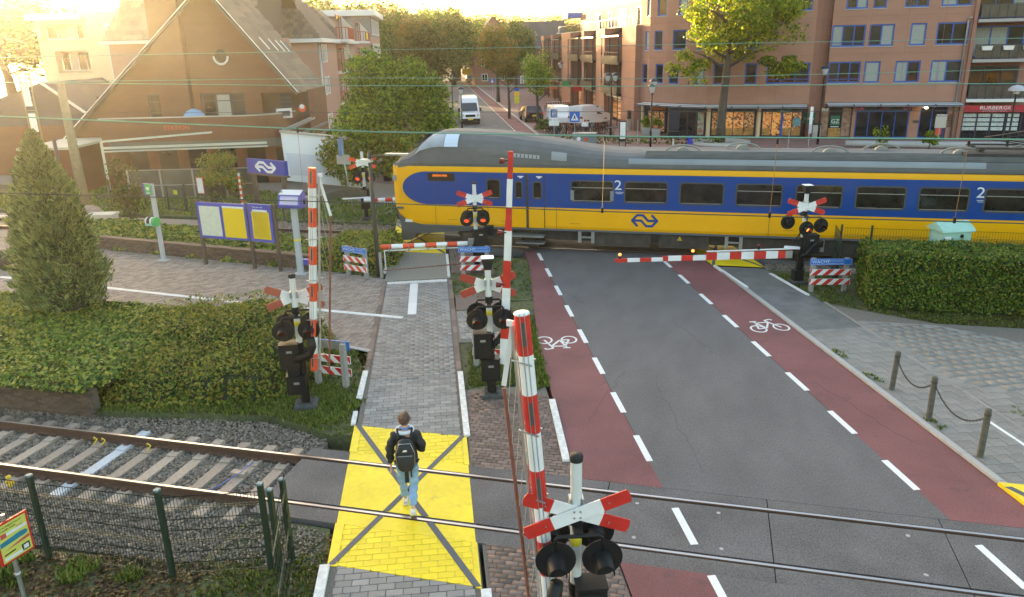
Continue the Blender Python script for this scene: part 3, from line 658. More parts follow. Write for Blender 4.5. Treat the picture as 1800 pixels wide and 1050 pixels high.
def grid_wall(mb, o, ax, up, u0, u1, z0, z1, holes, depth, inward, mi=0, mr=None):
    """wall sheet in (ax, up) from o with rectangular openings and their reveals"""
    o, ax, up, inward = Vector(o), Vector(ax), Vector(up), Vector(inward)
    us = sorted({u0, u1} | {h[i] for h in holes for i in (0, 1)}); zs = sorted({z0, z1} | {h[i] for h in holes for i in (2, 3)})
    us = [u for u in us if u0 <= u <= u1]; zs = [z for z in zs if z0 <= z <= z1]
    P = lambda u, z, d=0: o + ax * u + up * z + inward * d
    for a, b in zip(us, us[1:]):
        for c, d in zip(zs, zs[1:]):
            mu, mz = (a + b) / 2, (c + d) / 2
            if any(h[0] < mu < h[1] and h[2] < mz < h[3] for h in holes): continue
            mb.add([P(a, c), P(b, c), P(b, d), P(a, d)], [(0, 1, 2, 3)], mi)
    for h in holes:
        a, b, c, d = h[:4]; q = [(a, c), (b, c), (b, d), (a, d)]
        for i in range(4):
            e, f = q[i], q[(i + 1) % 4]; mb.add([P(*e), P(*e, depth), P(*f, depth), P(*f)], [(0, 1, 2, 3)], mi)
    return mb
def window(parent, o, ax, up, inward, h, mat=None, nm=2, depth=.12, glass=None, curtain=None, fw=.11, sill=True, tr=None, name='window', door=False, widths=None):
    """framed window in the opening h=(u0,u1,z0,z1): frame ring, mullions, sill, one pane per light"""
    o, ax, up, inward = Vector(o), Vector(ax), Vector(up), Vector(inward); u0, u1, z0, z1 = h; mat = mat or m_bframe; inv = None
    P = lambda u, z, d: o + ax * u + up * z + inward * d
    mb = MB(); a, b = .0 + depth - .07, .07
    def bar(ua, ub, za, zb, d=None): mb.obox(P(ua, za, depth - .07), ax * (ub - ua), inward * .06, up * (zb - za))
    bar(u0, u1, z0, z0 + fw); bar(u0, u1, z1 - fw, z1); bar(u0, u0 + fw, z0 + fw, z1 - fw); bar(u1 - fw, u1, z0 + fw, z1 - fw)
    cuts = [u0 + fw] + [u0 + (u1 - u0) * c for c in (widths or [(i + 1) / nm for i in range(nm - 1)])] + [u1 - fw]
    for c in cuts[1:-1]: bar(c - fw * .4, c + fw * .4, z0 + fw, z1 - fw)
    if tr: bar(u0 + fw, u1 - fw, z0 + (z1 - z0) * tr - .025, z0 + (z1 - z0) * tr + .025)
    if sill: mb.obox(P(u0 - .04, z0 - .07, -.05), ax * (u1 - u0 + .08), inward * (depth), up * .065, 1)
    w = mb.build(name, [mat, m_kerb], parent)
    for i, (c, d) in enumerate(zip(cuts, cuts[1:])):
        g_ = glass or random.choice(m_bglass)
        pm = MB().sheet([P(c, z0 + fw * .6, depth - .03), P(d, z0 + fw * .6, depth - .03), P(d, z1 - fw * .6, depth - .03), P(c, z1 - fw * .6, depth - .03)])
        cu = curtain if curtain is not None else random.random() < .4
        pm.build('pane', m_curt if (cu and random.random() < .6) else g_, w)
    return w
PX = lambda x, y, Y: PY(x, y, Y).x
UZ, UX, UYi = (0, 0, 1), (1, 0, 0), (0, 1, 0)
# ---------------- brick apartment block with shops (parallel to the railway)
AB = thing('apartment_block', 'peach brick apartment block with blue window frames over a row of shops', 'building', (8.6, 66.2, 0))
YF = 66.2
rows = [(4.22, 5.80, 147, [(1453, 1510, 3, .66), (1516, 1544, 1, 0), (1570, 1614, 2, 0), (1632, 1688, 2, 0)]), (6.90, 8.47, 82, [(1460, 1519, 3, .66), (1525, 1569, 2, 0), (1597, 1625, 1, 0), (1643, 1700, 2, 0)]), (9.60, 11.2, 16, [(1487, 1525, 2, 0), (1534, 1558, 1, 0), (1590, 1632, 2, 0), (1654, 1708, 2, 0)])]
holes = []; wins = []
for z0, z1, py, ws_ in rows:
    for a, b, n, t in ws_:
        h = (PX(a, py, YF), PX(b, py, YF), z0, z1); holes.append(h); wins.append((h, n, t))
for h, n, t in list(wins):
    if h[2] > 9: holes.append((h[0], h[1], 12.3, 13.9)); wins.append(((h[0], h[1], 12.3, 13.9), n, 0))
shop = [(PX(1441, 215, YF), PX(1497, 215, YF), .05, 2.42), (PX(1503, 215, YF), PX(1597, 215, YF), .05, 2.1), (PX(1615, 215, YF), PX(1664, 215, YF), .05, 2.45)]
mb = MB(); grid_wall(mb, (0, YF, 0), UX, UZ, 8.62, 18.25, 0, 15.2, holes + shop, .14, UYi)
for z in (6.35, 9.05, 11.8): mb.box(8.62, 18.25, YF - .012, YF, z, z + .03, 1)
for x in (11.35, 13.9, 16.4): mb.box(x, x + .025, YF - .01, YF, 2.8, 15.2, 1)
mb.box(8.62, 18.25, YF + .5, YF + 12, -.1, 15.2); mb.sheet([(8.62, YF, 15.2), (18.25, YF, 15.2), (18.25, YF + 12, 15.2), (8.62, YF + 12, 15.2)])
mb.sheet([(8.62, YF, 0), (8.62, YF, 15.2), (8.62, YF + .6, 15.2), (8.62, YF + .6, 0)]); mb.sheet([(18.25, YF, 0), (18.25, YF + .6, 0), (18.25, YF + .6, 15.2), (18.25, YF, 15.2)])
abw = mb.build('wall', [m_peach, m_brown2], AB)
for h, n, t in wins: window(AB, (0, YF, 0), UX, UZ, UYi, h, nm=n, tr=.18 if n == 3 else None)
# shop fronts
def shopfront(par, o, ax, inward, h, mat, cuts, mats, tr=None, name='shop_front'):
    w = window(par, o, ax, UZ, inward, h, mat, nm=len(mats), sill=False, widths=cuts, fw=.08, depth=.12, tr=tr, name=name, curtain=False)
    for c, m_ in zip([c for c in w.children], mats):
        if m_: c.data.materials[0] = m_
    return w
m_bread = photo('bread photograph', [(.10, .045, .012), (.50, .27, .07), (.68, .45, .16), (.30, .13, .03)], 3.2)
m_shell = photo('stone photograph', [(.12, .06, .035), (.38, .24, .17), (.52, .38, .28), (.2, .1, .06)], 4.0)
m_sgreen = M('sign green', (.015, .13, .085), .4)
s1 = shopfront(AB, (0, YF, 0), UX, UYi, shop[0], m_dframe, [.28, .68], [m_shell, m_bglass[1], m_shell])
def board(par, name, x0, x1, z0, z1, y, mat, txt=None, tm=None, th=.05, ts=.6, sq=1.0, tx=.5):
    o = MB().box(x0, x1, y - th, y, z0, z1).build(name, mat, par)
    if txt: text('lettering', txt, o, ((x0 + (x1 - x0) * tx), y - th - .004, z0 + (z1 - z0) * (1 - ts) * .55), UX, UZ, (z1 - z0) * ts, tm, 'CENTER', squeeze=sq)
    return o
h = shop[0]; cx = h[0] + (h[1] - h[0]) * .48; board(AB, 'shop_sign', cx - .34, cx + .34, 1.0, 1.75, YF + .02, m_sgreen, 'GZ', m_white, ts=.6)
board(AB, 'door_handle_plate', cx - .3, cx + .3, .86, .92, YF + .03, m_white); MB().box(cx - .45, cx + .45, YF + .03, YF + .07, .1, .78).build('door_panel', m_bread, AB)
MB().box(h[0] + .05, h[0] + .55, YF - .05, YF + .1, 2.05, 2.35).build('vent_grille', m_galv, AB)
s2 = shopfront(AB, (0, YF, 0), UX, UYi, shop[1], m_bframe, [.25, .5, .745], [None, None, None, None])
h = shop[1]; b_ = board(AB, 'shop_sign', h[0] + .05, h[1] + .12, 2.12, 2.52, YF + .01, m_dframe, 'Bloemen', M('magenta', (.5, .03, .22), .4), ts=.55)
for x in (h[0] + .3, h[1] - .25):
    mb = MB()
    for k in range(6): mb.ball((x + random.uniform(-.25, .25), YF - .05, 2.3 + random.uniform(-.12, .12)), .08, .02, .08, 8, 5)
    mb.build('painted_flower', M('pink print', (.55, .12, .25), .5), b_)
s3 = shopfront(AB, (0, YF, 0), UX, UYi, shop[2], m_bframe, [.45], [m_bglass[0], m_bglass[0]])
h = shop[2]; mb = MB()
for k in range(6): mb.box(h[0] + 1.2, h[0] + 2.3, YF + .0, YF + .04, 1.75 - k * .17, 1.83 - k * .17)
mb.build('letterbox_row', m_white, AB, kind='stuff'); MB().box(h[0] + 1.25, h[0] + 1.65, YF, YF + .05, .3, .8).build('red_notice', m_ored, AB)
MB().box(h[0] + 1.15, h[0] + 2.4, YF + .045, YF + .055, .05, 1.85).build('entrance_panel', M('navy panel', (.02, .035, .12), .4), AB)
board(AB, 'house_number_plate', shop[1][1] + .3, shop[1][1] + .7, 1.2, 1.4, YF, M('plate brown', (.08, .05, .03), .5))
def awning(par, pts, z, out, n, label=None):
    """glass canopy on dark brackets along a polyline of wall points"""
    mb = MB(); gl = MB()
    for (a, na), (b, nb) in zip(pts, pts[1:]):
        a, b, na, nb = Vector(a), Vector(b), Vector(na), Vector(nb); A, B, A2, B2 = a + Vector((0, 0, z + .28)), b + Vector((0, 0, z + .28)), a + na * out + Vector((0, 0, z + .12)), b + nb * out + Vector((0, 0, z + .12))
        k = max(1, round((b - a).length / 1.75))
        for i in range(k):
            p, q, p2, q2 = A.lerp(B, i / k), A.lerp(B, (i + 1) / k), A2.lerp(B2, i / k), A2.lerp(B2, (i + 1) / k)
            gl.sheet([p, q, q2, p2]); gl.sheet([p2 + Vector((0, 0, -.06)), q2 + Vector((0, 0, -.06)), q2 + Vector((0, 0, -.0)), p2 + Vector((0, 0, -.0))])
            mb.beam(p - Vector((0, 0, .1)), p2, .07, .10); mb.beam(p + Vector((0, 0, -.45)), p2 + Vector((0, 0, -.04)), .05, .05); mb.beam(p2, q2, .05, .07); mb.beam(p, q, .05, .07); mb.beam((p + p2) / 2, (q + q2) / 2, .03, .04)
    o = mb.build('awning_bracket', m_dframe, par); gl.build('awning_glass', M('canopy glass', (.55, .60, .64), .3), o); return o
nY = (0, -1, 0)
awning(AB, [((8.75, YF, 0), nY), ((18.3, YF, 0), nY)], 2.45, 1.1, 6)
mb = MB(); x0 = PX(1709, 35, YF); x1_ = PX(1678, 240, YF); mb.tube([(18.1, YF - .3, 8.75), (17.95, YF - .12, 8.75), (17.92, YF - .1, 8.5), (17.92, YF - .1, 0)], .06, 8); mb.build('drain_pipe', m_galv, AB)
MB().ball((15.9, YF - .25, 2.35), .13, .13, .08).build('wall_lamp', M('warm lamp', (1, .62, .25), .5, emit=3), AB)
# ---------------- rounded corner of the block
RC = thing('corner_building', 'rounded peach brick corner building above glass fronted food shops', 'building', (0, 68, 0))
FP = [(7.45, 66.2), (3.6, 65.92), (-.35, 66.18), (-2.15, 66.95), (-3.85, 68.1), (-5.35, 69.45), (-6.25, 70.9)]
facs = []
for a, b in zip(FP, FP[1:]):
    a, b = Vector((*b, 0)), Vector((*a, 0)); d = (b - a); facs.append((a, d.normalized(), d.length, Vector((-d.y, d.x, 0)).normalized()))
def on_facet(x, y, z):
    p = G(x, y, z) if False else None
    best = None
    for i, (o, ax, L, inn) in enumerate(facs):
        d = ray(x, y); den = d.dot(inn)
        t = (o - Vector((0, 0, 0))).dot(inn) / den; q = d * t; u = (Vector((q.x, q.y, 0)) - o).dot(ax)
        if -.02 <= u <= L + .02: return i, u
    return None
cw = [(4.22, 5.80, 147, [(1120, 1126), (1129, 1137), (1147, 1169), (1175, 1192), (1211, 1245), (1253, 1273), (1299, 1338), (1346, 1424)]),
      (6.90, 8.47, 88, [(1121, 1126), (1131, 1145), (1150, 1164), (1182, 1206), (1218, 1250), (1262, 1290), (1306, 1340), (1352, 1431)]),
      (9.60, 11.2, 20, [(1122, 1126), (1136, 1148), (1156, 1172), (1190, 1212), (1222, 1256), (1266, 1294), (1312, 1346), (1366, 1428)])]
fh = {i: [] for i in range(len(facs))}
for z0, z1, py, ws_ in cw:
    for a, b in ws_:
        A, B = on_facet(a, py, z0), on_facet(b, py, z0)
        if not A or not B: continue
        i, u0 = A; j, u1 = B
        if i != j: 
            mid = on_facet((a + b) / 2, py, z0)
            if mid: i, um = mid; hw = .45; u0, u1 = um - hw, um + hw
        L = facs[i][2]; u0, u1 = max(.12, u0), min(L - .12, u1)
        if u1 - u0 > .25: fh[i].append((u0, u1, z0, z1, 4 if u1 - u0 > 2.6 else 1)); 
wl = MB()
for i, (o, ax, L, inn) in enumerate(facs):
    for h in list(fh[i]):
        if h[2] > 9: fh[i].append((h[0], h[1], 12.3, 13.9, h[4]))
    grid_wall(wl, o, ax, UZ, 0, L, 2.6, 15.2, [h[:4] for h in fh[i]], .14, inn)
    for z in (6.3, 9.0): wl.obox(o + Vector((0, 0, z)) - inn * .012, ax * L, inn * .012, Vector((0, 0, .03)), 1)
    for k in range(1, int(L / 1.9) + 1): wl.obox(o + ax * (k * L / (int(L / 1.9) + 1)) + Vector((0, 0, 2.7)) - inn * .01, ax * .025, inn * .01, Vector((0, 0, 1.45)), 1)
poly = [(p[0], p[1]) for p in FP] + [(-5, 80), (8.6, 80), (8.6, 66.9), (7.45, 66.9)]
inner = [(p[0] * .97 + .1, p[1] + .45) for p in FP] + [(-5, 80), (8.4, 80), (8.4, 67)]
wl.slab(inner, 2.5, 15.15, 1); wl.slab([(p[0] * .97 + .1, p[1] + 2.0) for p in FP] + [(-5, 80), (8.4, 80), (8.4, 68)], 0, 2.5, 1); wl.box(7.45, 8.62, 66.85, 67.2, 0, 15.2, 1); wl.sheet([(7.45, 66.2, 0), (7.45, 66.2, 15.2), (7.45, 66.9, 15.2), (7.45, 66.9, 0)][::-1])
wl.slab(FP + [(-5, 79), (8, 79)], 15.2, 15.3); wl.slab(FP + [(-5, 79), (8, 79)], 2.45, 2.62, 1)
wl.build('wall', [m_peach, m_brown2], RC)
for i, (o, ax, L, inn) in enumerate(facs):
    for h in fh[i]: window(RC, o, ax, UZ, inn, h[:4], nm=3 if h[4] == 4 else 1, tr=.2 if h[4] == 4 else None)
awning(RC, [((7.3, 66.2, 0), nY), ((3.6, 65.92, 0), nY), ((-.35, 66.18, 0), (-.1, -1, 0)), ((-2.15, 66.95, 0), (-.4, -.9, 0)), ((-3.85, 68.1, 0), (-.6, -.8, 0)), ((-5.6, 69.7, 0), (-.75, -.65, 0))], 2.35, 1.15, 5)
m_inn = [photo('warm shop interior %d' % i, [(.006, .006, .008), (.05, .025, .014), c, (.02, .012, .01), (.6, .34, .14)], s_ * 2.1, .07) for i, (c, s_) in enumerate((((.5, .16, .03), 3.5), ((.16, .06, .02), 4.6), ((.62, .24, .04), 3.0)))]
def corner_shop(x0, x1, n, mats, food=None):
    """glazed shop front between two columns, set back behind the columns"""
    A, B = PY(x0, 215, 66.35), PY(x1, 215, 66.35); a, b = Vector((A.x, 66.42, 0)), Vector((B.x, 66.42, 0)); d = b - a; ax = d.normalized(); L = d.length
    mb = MB(); grid_wall(mb, a, ax, UZ, 0, L, 0, 2.45, [(.04, L - .04, .08, 2.08)], .1, UYi); mb.build('shop_wall', m_dframe, RC)
    w = shopfront(RC, a, ax, Vector((0, 1, 0)), (.04, L - .04, .08, 2.08), m_dframe, [(i + 1) / n for i in range(n - 1)], mats)
    if food:
        for i in range(n):
            if food[i]: 
                u0, u1 = L * i / n + .1, L * (i + 1) / n - .08; MB().sheet([a + ax * u0 + Vector((0, .08, .12)), a + ax * u1 + Vector((0, .08, .12)), a + ax * u1 + Vector((0, .08, .75 if food[i] == 1 else 2.0)), a + ax * u0 + Vector((0, .08, .75 if food[i] == 1 else 2.0))]).build('window_print', m_bread if food[i] == 1 else photo('salad photograph', [(.05, .2, .03), (.45, .12, .1), (.5, .45, .4), (.2, .02, .05), (.1, .3, .06)], 5), w)
    return w
corner_shop(1249, 1328, 4, [m_inn[1], m_inn[2], m_inn[0], m_inn[1]], [1, 1, 1, 1])
sh = corner_shop(1338, 1411, 4, [m_inn[0], m_inn[2], m_inn[0], m_inn[1]], [1, 0, 1, 1])
corner_shop(1192, 1240, 3, [m_bglass[0], m_bglass[0], m_bglass[1]], [0, 0, 2])
mb = MB(); A, B = PY(1176, 215, 66.6), PY(1192, 215, 66.6); mb.box(A.x, B.x, 66.5, 66.7, 0, 2.45); mb.build('shop_door_panel', m_dframe, RC)
A, B = PY(1367, 185, 66.3), PY(1391, 185, 66.3); board(RC, 'shop_sign', A.x, B.x, 1.98, 2.26, 66.25, m_sgreen, 'Bakkerij', m_white, ts=.62)
A = PY(1374, 215, 66.3); MB().box(A.x - .09, A.x + .09, 66.36, 66.46, .08, 2.05).build('shop_door_post', m_bframe, RC)
A, B = PY(1396, 205, 66.3), PY(1407, 205, 66.3); MB().box(A.x, B.x, 66.42, 66.45, .9, 1.55).build('window_poster', M('teal poster', (.10, .30, .36), .5, var=.5, scale=5), RC)
A, B = PY(1414, 200, 66.15), PY(1436, 200, 66.15); board(RC, 'coffee_poster', A.x, B.x, 1.05, 1.95, 66.84, m_sgreen, 'Coffee', m_white, ts=.3, tx=.5)
for x in (1245, 1333): 
    p = PY(x, 215, 66.1); MB().cyl((p.x, 66.1, 0), (p.x, 66.1, 2.47), .17, n=14).build('column', m_cream, RC)
for x, y in ((1173, 236), (1129, 231)): p = G(x, y); MB().cyl((p.x, p.y, 0), (p.x, p.y, 2.47), .16, n=14).build('column', m_cream, RC)
o, ax, L, inn = facs[4]
mb = MB(); grid_wall(mb, Vector((-3.7, 68.5, 0)), Vector((-.75, .66, 0)), UZ, -.2, 2.6, 0, 2.45, [(.1, 2.4, .1, 2.0)], .1, Vector((.66, .75, 0))); mb.build('shop_wall', m_dframe, RC)
window(RC, (-3.7, 68.5, 0), (-.75, .66, 0), UZ, (.66, .75, 0), (.1, 2.4, .1, 2.0), m_dframe, 3, sill=False, curtain=False, glass=m_inn[1], name='shop_front')
MB().obox((-3.75, 68.3, 2.0), Vector((-.75, .66, 0)) * 1.6, Vector((.03, .03, 0)), (0, 0, .28)).build('orange_shop_sign', M('orange sign', (.62, .17, .03), .5), RC)
# ---------------- block at the right edge with balconies and a red shop sign
BB = thing('balcony_block', 'apartment block with glazed balconies above a shop with a red sign', 'building', (22, 67, 0))
mb = MB(); xb0, xb1 = 18.45, 34; YB = 67.6
mb.box(xb0, xb1, YB, YB + 10, 0, 15.2); mb.box(18.25, 18.5, 66.0, YB, 0, 15.2); mb.build('wall', m_brown2, BB)
xr = PX(1790, 200, 66.4)
for k, z in enumerate((2.75, 5.6, 8.4, 11.2)):
    sl = MB(); sl.box(xb0 + .1, xr + .4, 65.9, YB, z, z + .22); sl.build('balcony_slab', m_kerb if k else m_wtrim, BB)
    if k < 3:
        w = MB(); grid = window(BB, (0, YB, 0), UX, UZ, UYi, (xb0 + .35, xr - .1, z + .3, z + 2.55), m_bframe if k else m_dframe, 3, sill=False, depth=-.02)
        mb = MB(); n = 7
        for i in range(n + 1): x = xb0 + .2 + (xr + .25 - xb0 - .2) * i / n; mb.box(x - .02, x + .02, 65.93, 65.97, z + .2, z + 1.25)
        mb.box(xb0 + .2, xr + .27, 65.92, 65.98, z + 1.22, z + 1.27); mb.box(xb0 + .2, xr + .27, 65.94, 65.96, z + .3, z + .34); r = mb.build('balcony_railing', m_dframe, BB)
        MB().box(xb0 + .22, xr + .25, 65.955, 65.965, z + .34, z + 1.2).build('railing_panel', M('smoked panel', (.06, .055, .045), .3, var=.4, scale=2), r)
        for x in ((xb0 + .9, xb0 + 2.3, xb0 + 3.6) if k == 1 else ()):
            b_ = MB().add([(x - .3, 65.7, z + .85), (x + .3, 65.7, z + .85), (x + .36, 65.7, z + 1.15), (x - .36, 65.7, z + 1.15), (x - .3, 65.9, z + .85), (x + .3, 65.9, z + .85), (x + .36, 65.9, z + 1.15), (x - .36, 65.9, z + 1.15)], [(0, 1, 2, 3), (5, 4, 7, 6), (0, 3, 7, 4), (1, 5, 6, 2), (0, 4, 5, 1)]).build('flower_box', m_wtrim, BB)
A = PX(1693, 185, 66.2); o = MB().box(A, 27, 66.1, 66.3, 2.0, 2.5).build('red_fascia', M('fascia red', (.42, .012, .03), .4), BB)
text('lettering', 'BURBERGE', o, (PX(1722, 190, 66.1), 66.09, 2.22), UX, UZ, .34, m_white, squeeze=1.3); text('lettering', 'BUITENGEWOON', o, (PX(1727, 195, 66.1), 66.09, 2.06), UX, UZ, .17, m_white, squeeze=1.2)
mb = MB(); mb.box(A, 27, 66.45, 66.6, 0, 2.0); mb.build('shop_glass', m_bglass[0], BB)
cols_ = [(1692, 1715), (1718, 1739), (1742, 1764), (1770, 1790)]
for a, b in cols_:
    for k in range(4):
        x0, x1 = PX(a, 215, 66.4), PX(b, 215, 66.4); z = 1.62 - k * .33; c = MB().box(x0, x1, 66.40, 66.43, z, z + .25).build('house_advert', M('pale advert', (.46, .52, .50), .5, var=.35, scale=7), BB)
mb = MB()
for x in (1691, 1716, 1741, 1767, 1794): q = PX(x, 215, 66.4); mb.box(q - .05, q + .05, 66.36, 66.46, 0, 2.0)
mb.build('shop_mullion', m_dframe, BB)
# ---------------- receding wing along the street: brick piers, balconies, shops
WG = thing('shopping_wing', 'long brick wing along the street with dark balconies between piers', 'building', tuple(vw(17.9, 80)), SA)
VF = 17.9
def svbox(mb, v0, v1, w0, w1, z0, z1, mi=0): mb.obox(vw(v0, w0, z0), RV * (v1 - v0), SV * (w1 - w0), (0, 0, z1 - z0), mi)
piers = [(68.6, 73.5, 9.0), (81.0, 85.2, 9.0), (92.0, 93.6, 8.95), (100.8, 107.6, 8.9), (115.8, 117.5, 8.9), (125, 127.5, 8.9)]
for a, b, z in piers:
    mb = MB(); svbox(mb, VF, VF + 3, a, b, 0, z)
    for zz in (2.8, 5.9): svbox(mb, VF - .01, VF, a, b, zz, zz + .04, 1)
    mb.build('pier', [m_brown2, m_slab], WG)
mb = MB(); svbox(mb, VF + 2.2, VF + 14, 68.6, 127.5, 0, 8.9); svbox(mb, VF + 4.5, VF + 14, 69, 118, 8.9, 11.6); mb.build('wall', m_brown2, WG)
for (a, b, _), (c, d, _) in zip(piers, piers[1:]):
    for z in (3.0, 5.85):
        mb = MB(); svbox(mb, VF - .35, VF + 2.2, b, c, z - .25, z); svbox(mb, VF - .4, VF - .34, b + .1, c - .1, z - .1, z + .55); svbox(mb, VF - .38, VF - .34, b + .1, c - .1, z + .85, z + .9)
        for k in range(6): svbox(mb, VF - .38, VF - .34, b + .1 + k * (c - b - .25) / 5, b + .14 + k * (c - b - .25) / 5, z, z + .9)
        mb.build('balcony', m_balc, WG)
        o = vw(VF + 2.2, b); mid = (c - b)
        window(WG, o, SV, UZ, RV, (mid * .1, mid * .55, z + .1, z + 2.3), m_bframe, 2, sill=False, depth=-.02)
    mb = MB(); q0, q1 = vw(VF - .3, b + .05, 8.2), vw(VF - .3, c - .05, 8.2)
    for w in (b + .1, (b + c) / 2, c - .1): mb.beam(vw(VF - .3, w, 0.0 if w != c - .1 else 3), vw(VF - .3, w, 8.15), .09, .09); mb.beam(vw(VF - .3, w, 8.1), vw(VF + 2.2, w, 8.85), .09, .12)
    mb.beam(q0, q1, .1, .14); mb.build('pergola_frame', m_dframe, WG)
    mb = MB(); svbox(mb, VF + 1.0, VF + 1.1, b, c, 0, 2.7); o = mb.build('shop_front', m_dframe, WG); mb = MB(); svbox(mb, VF + .94, VF + .99, b + .3, c - .3, .3, 2.1); mb.build('pane', random.choice(m_inn), o); mb = MB(); svbox(mb, VF + .2, VF + .3, b, c, 2.45, 2.85); mb.build('fascia', m_wtrim, o)
for (v, w, z, cn, c, tx) in ((VF - .3, 91.7, 2.3, 'red_sign', (.55, .02, .02), 'Hema'), (VF - .3, 99.6, 2.5, 'green_sign', (.03, .30, .10), None), (VF - .5, 109, 1.7, 'orange_canopy', (.62, .14, .03), None), (VF - .6, 117, 2.6, 'magenta_sign', (.45, .02, .18), None)):
    mb = MB(); svbox(mb, v - 1.0, v + .1, w - .1, w, z, z + .7 if cn != 'orange_canopy' else z + .35); mb.build(cn, M(cn, c, .5), WG)
for k, (a, b) in enumerate(((73, 79), (82, 86), (90, 94), (97, 99.5), (103, 107))):
    window(WG, vw(VF + 4.5, 0), SV, UZ, RV, (a, b - .6, 9.15, 11.2), m_bframe, 2, sill=False, depth=-.02, curtain=k % 2 == 0)
mb = MB()
for k in range(4): svbox(mb, VF + 1.5, VF + 4.4, 70 + k * 12, 78 + k * 12, 9.0, 9.9)
mb = MB(); svbox(mb, VF + 1.0, VF + 4.4, 69.0, 118, 9.0, 9.08); mb.build('terrace_floor', m_kerb, WG)
mb = MB(); svbox(mb, VF + 1.1, VF + 1.14, 74, 117, 9.9, 9.95)
for k in range(30): svbox(mb, VF + 1.1, VF + 1.14, 74 + k * 1.48, 74.05 + k * 1.48, 9.0, 9.9)
mb.build('terrace_railing', m_dframe, WG); mb = MB(); svbox(mb, VF + 2.5, VF + 4.8, 117.5, 122, 11.2, 11.9); mb.build('blue_canopy', m_bframe, WG)
# ---------------- houses at the end of the street
def house(name, label, c, rz, wx, dy, zw, zr, wall, roofm, nwin=3, axis=0, group=None, storeys=2, trim=m_wtrim):
    """gabled house: walls, roof slopes with overhang, windows on the front (local -Y), ridge along local X (axis 0) or Y"""
    t = thing(name, label, 'house', c, rz, group); hx, hy = wx / 2, dy / 2
    mb = MB()
    if axis == 0: mb.prism([(-hy, 0), (hy, 0), (hy, zw), (0, zr), (-hy, zw)], (-hx, 0, 0), (0, 1, 0), (0, 0, 1), (wx, 0, 0))
    else: mb.prism([(-hx, 0), (hx, 0), (hx, zw), (0, zr), (-hx, zw)], (0, -hy, 0), (1, 0, 0), (0, 0, 1), (0, dy, 0))
    mb.build('wall', wall, t, local=True)
    e = .35
    for s in (-1, 1):
        mb = MB(); L = (hy if axis == 0 else hx); sl = (zr - zw) / L; nz = Vector((0, s * sl, 1)).normalized() if axis == 0 else Vector((s * sl, 0, 1)).normalized()
        if axis == 0: q = [(-hx - e, s * (hy + e), zw - e * sl), (hx + e, s * (hy + e), zw - e * sl), (hx + e, 0, zr), (-hx - e, 0, zr)]
        else: q = [(s * (hx + e), -hy - e, zw - e * sl), (s * (hx + e), hy + e, zw - e * sl), (0, hy + e, zr), (0, -hy - e, zr)]
        q = [Vector(p) + nz * .04 for p in q]; q2 = [p + nz * .14 for p in q]
        mb.add(q + q2, [(0, 3, 2, 1), (4, 5, 6, 7), (0, 1, 5, 4), (1, 2, 6, 5), (2, 3, 7, 6), (3, 0, 4, 7)]); mb.build('roof', roofm, t, local=True)
    w = wmat(t); R3 = w.to_3x3()
    for st in range(storeys):
        for i in range(nwin):
            u = -hx + wx * (i + .5) / nwin; z = .9 + st * 2.8
            window(t, w @ Vector((0, -hy, 0)), R3 @ Vector((1, 0, 0)), UZ, R3 @ Vector((0, 1, 0)), (u - .6, u + .6, z, z + 1.4), trim, 2, depth=-.02, sill=False)
    return t
house('brick_house', 'dark roofed purple brick house at the end of the street', tuple(vw(20.5, 150)), SA, 9, 9, 7.0, 11.6, M('purple brick', (.16, .09, .085), .9, var=.15, scale=6), m_slate, 4, 0)
house('brick_house', 'gabled brick house behind the street trees with a white window', tuple(vw(13, 165)), SA, 8, 10, 8, 13, m_brown2, m_slate, 2, 1)
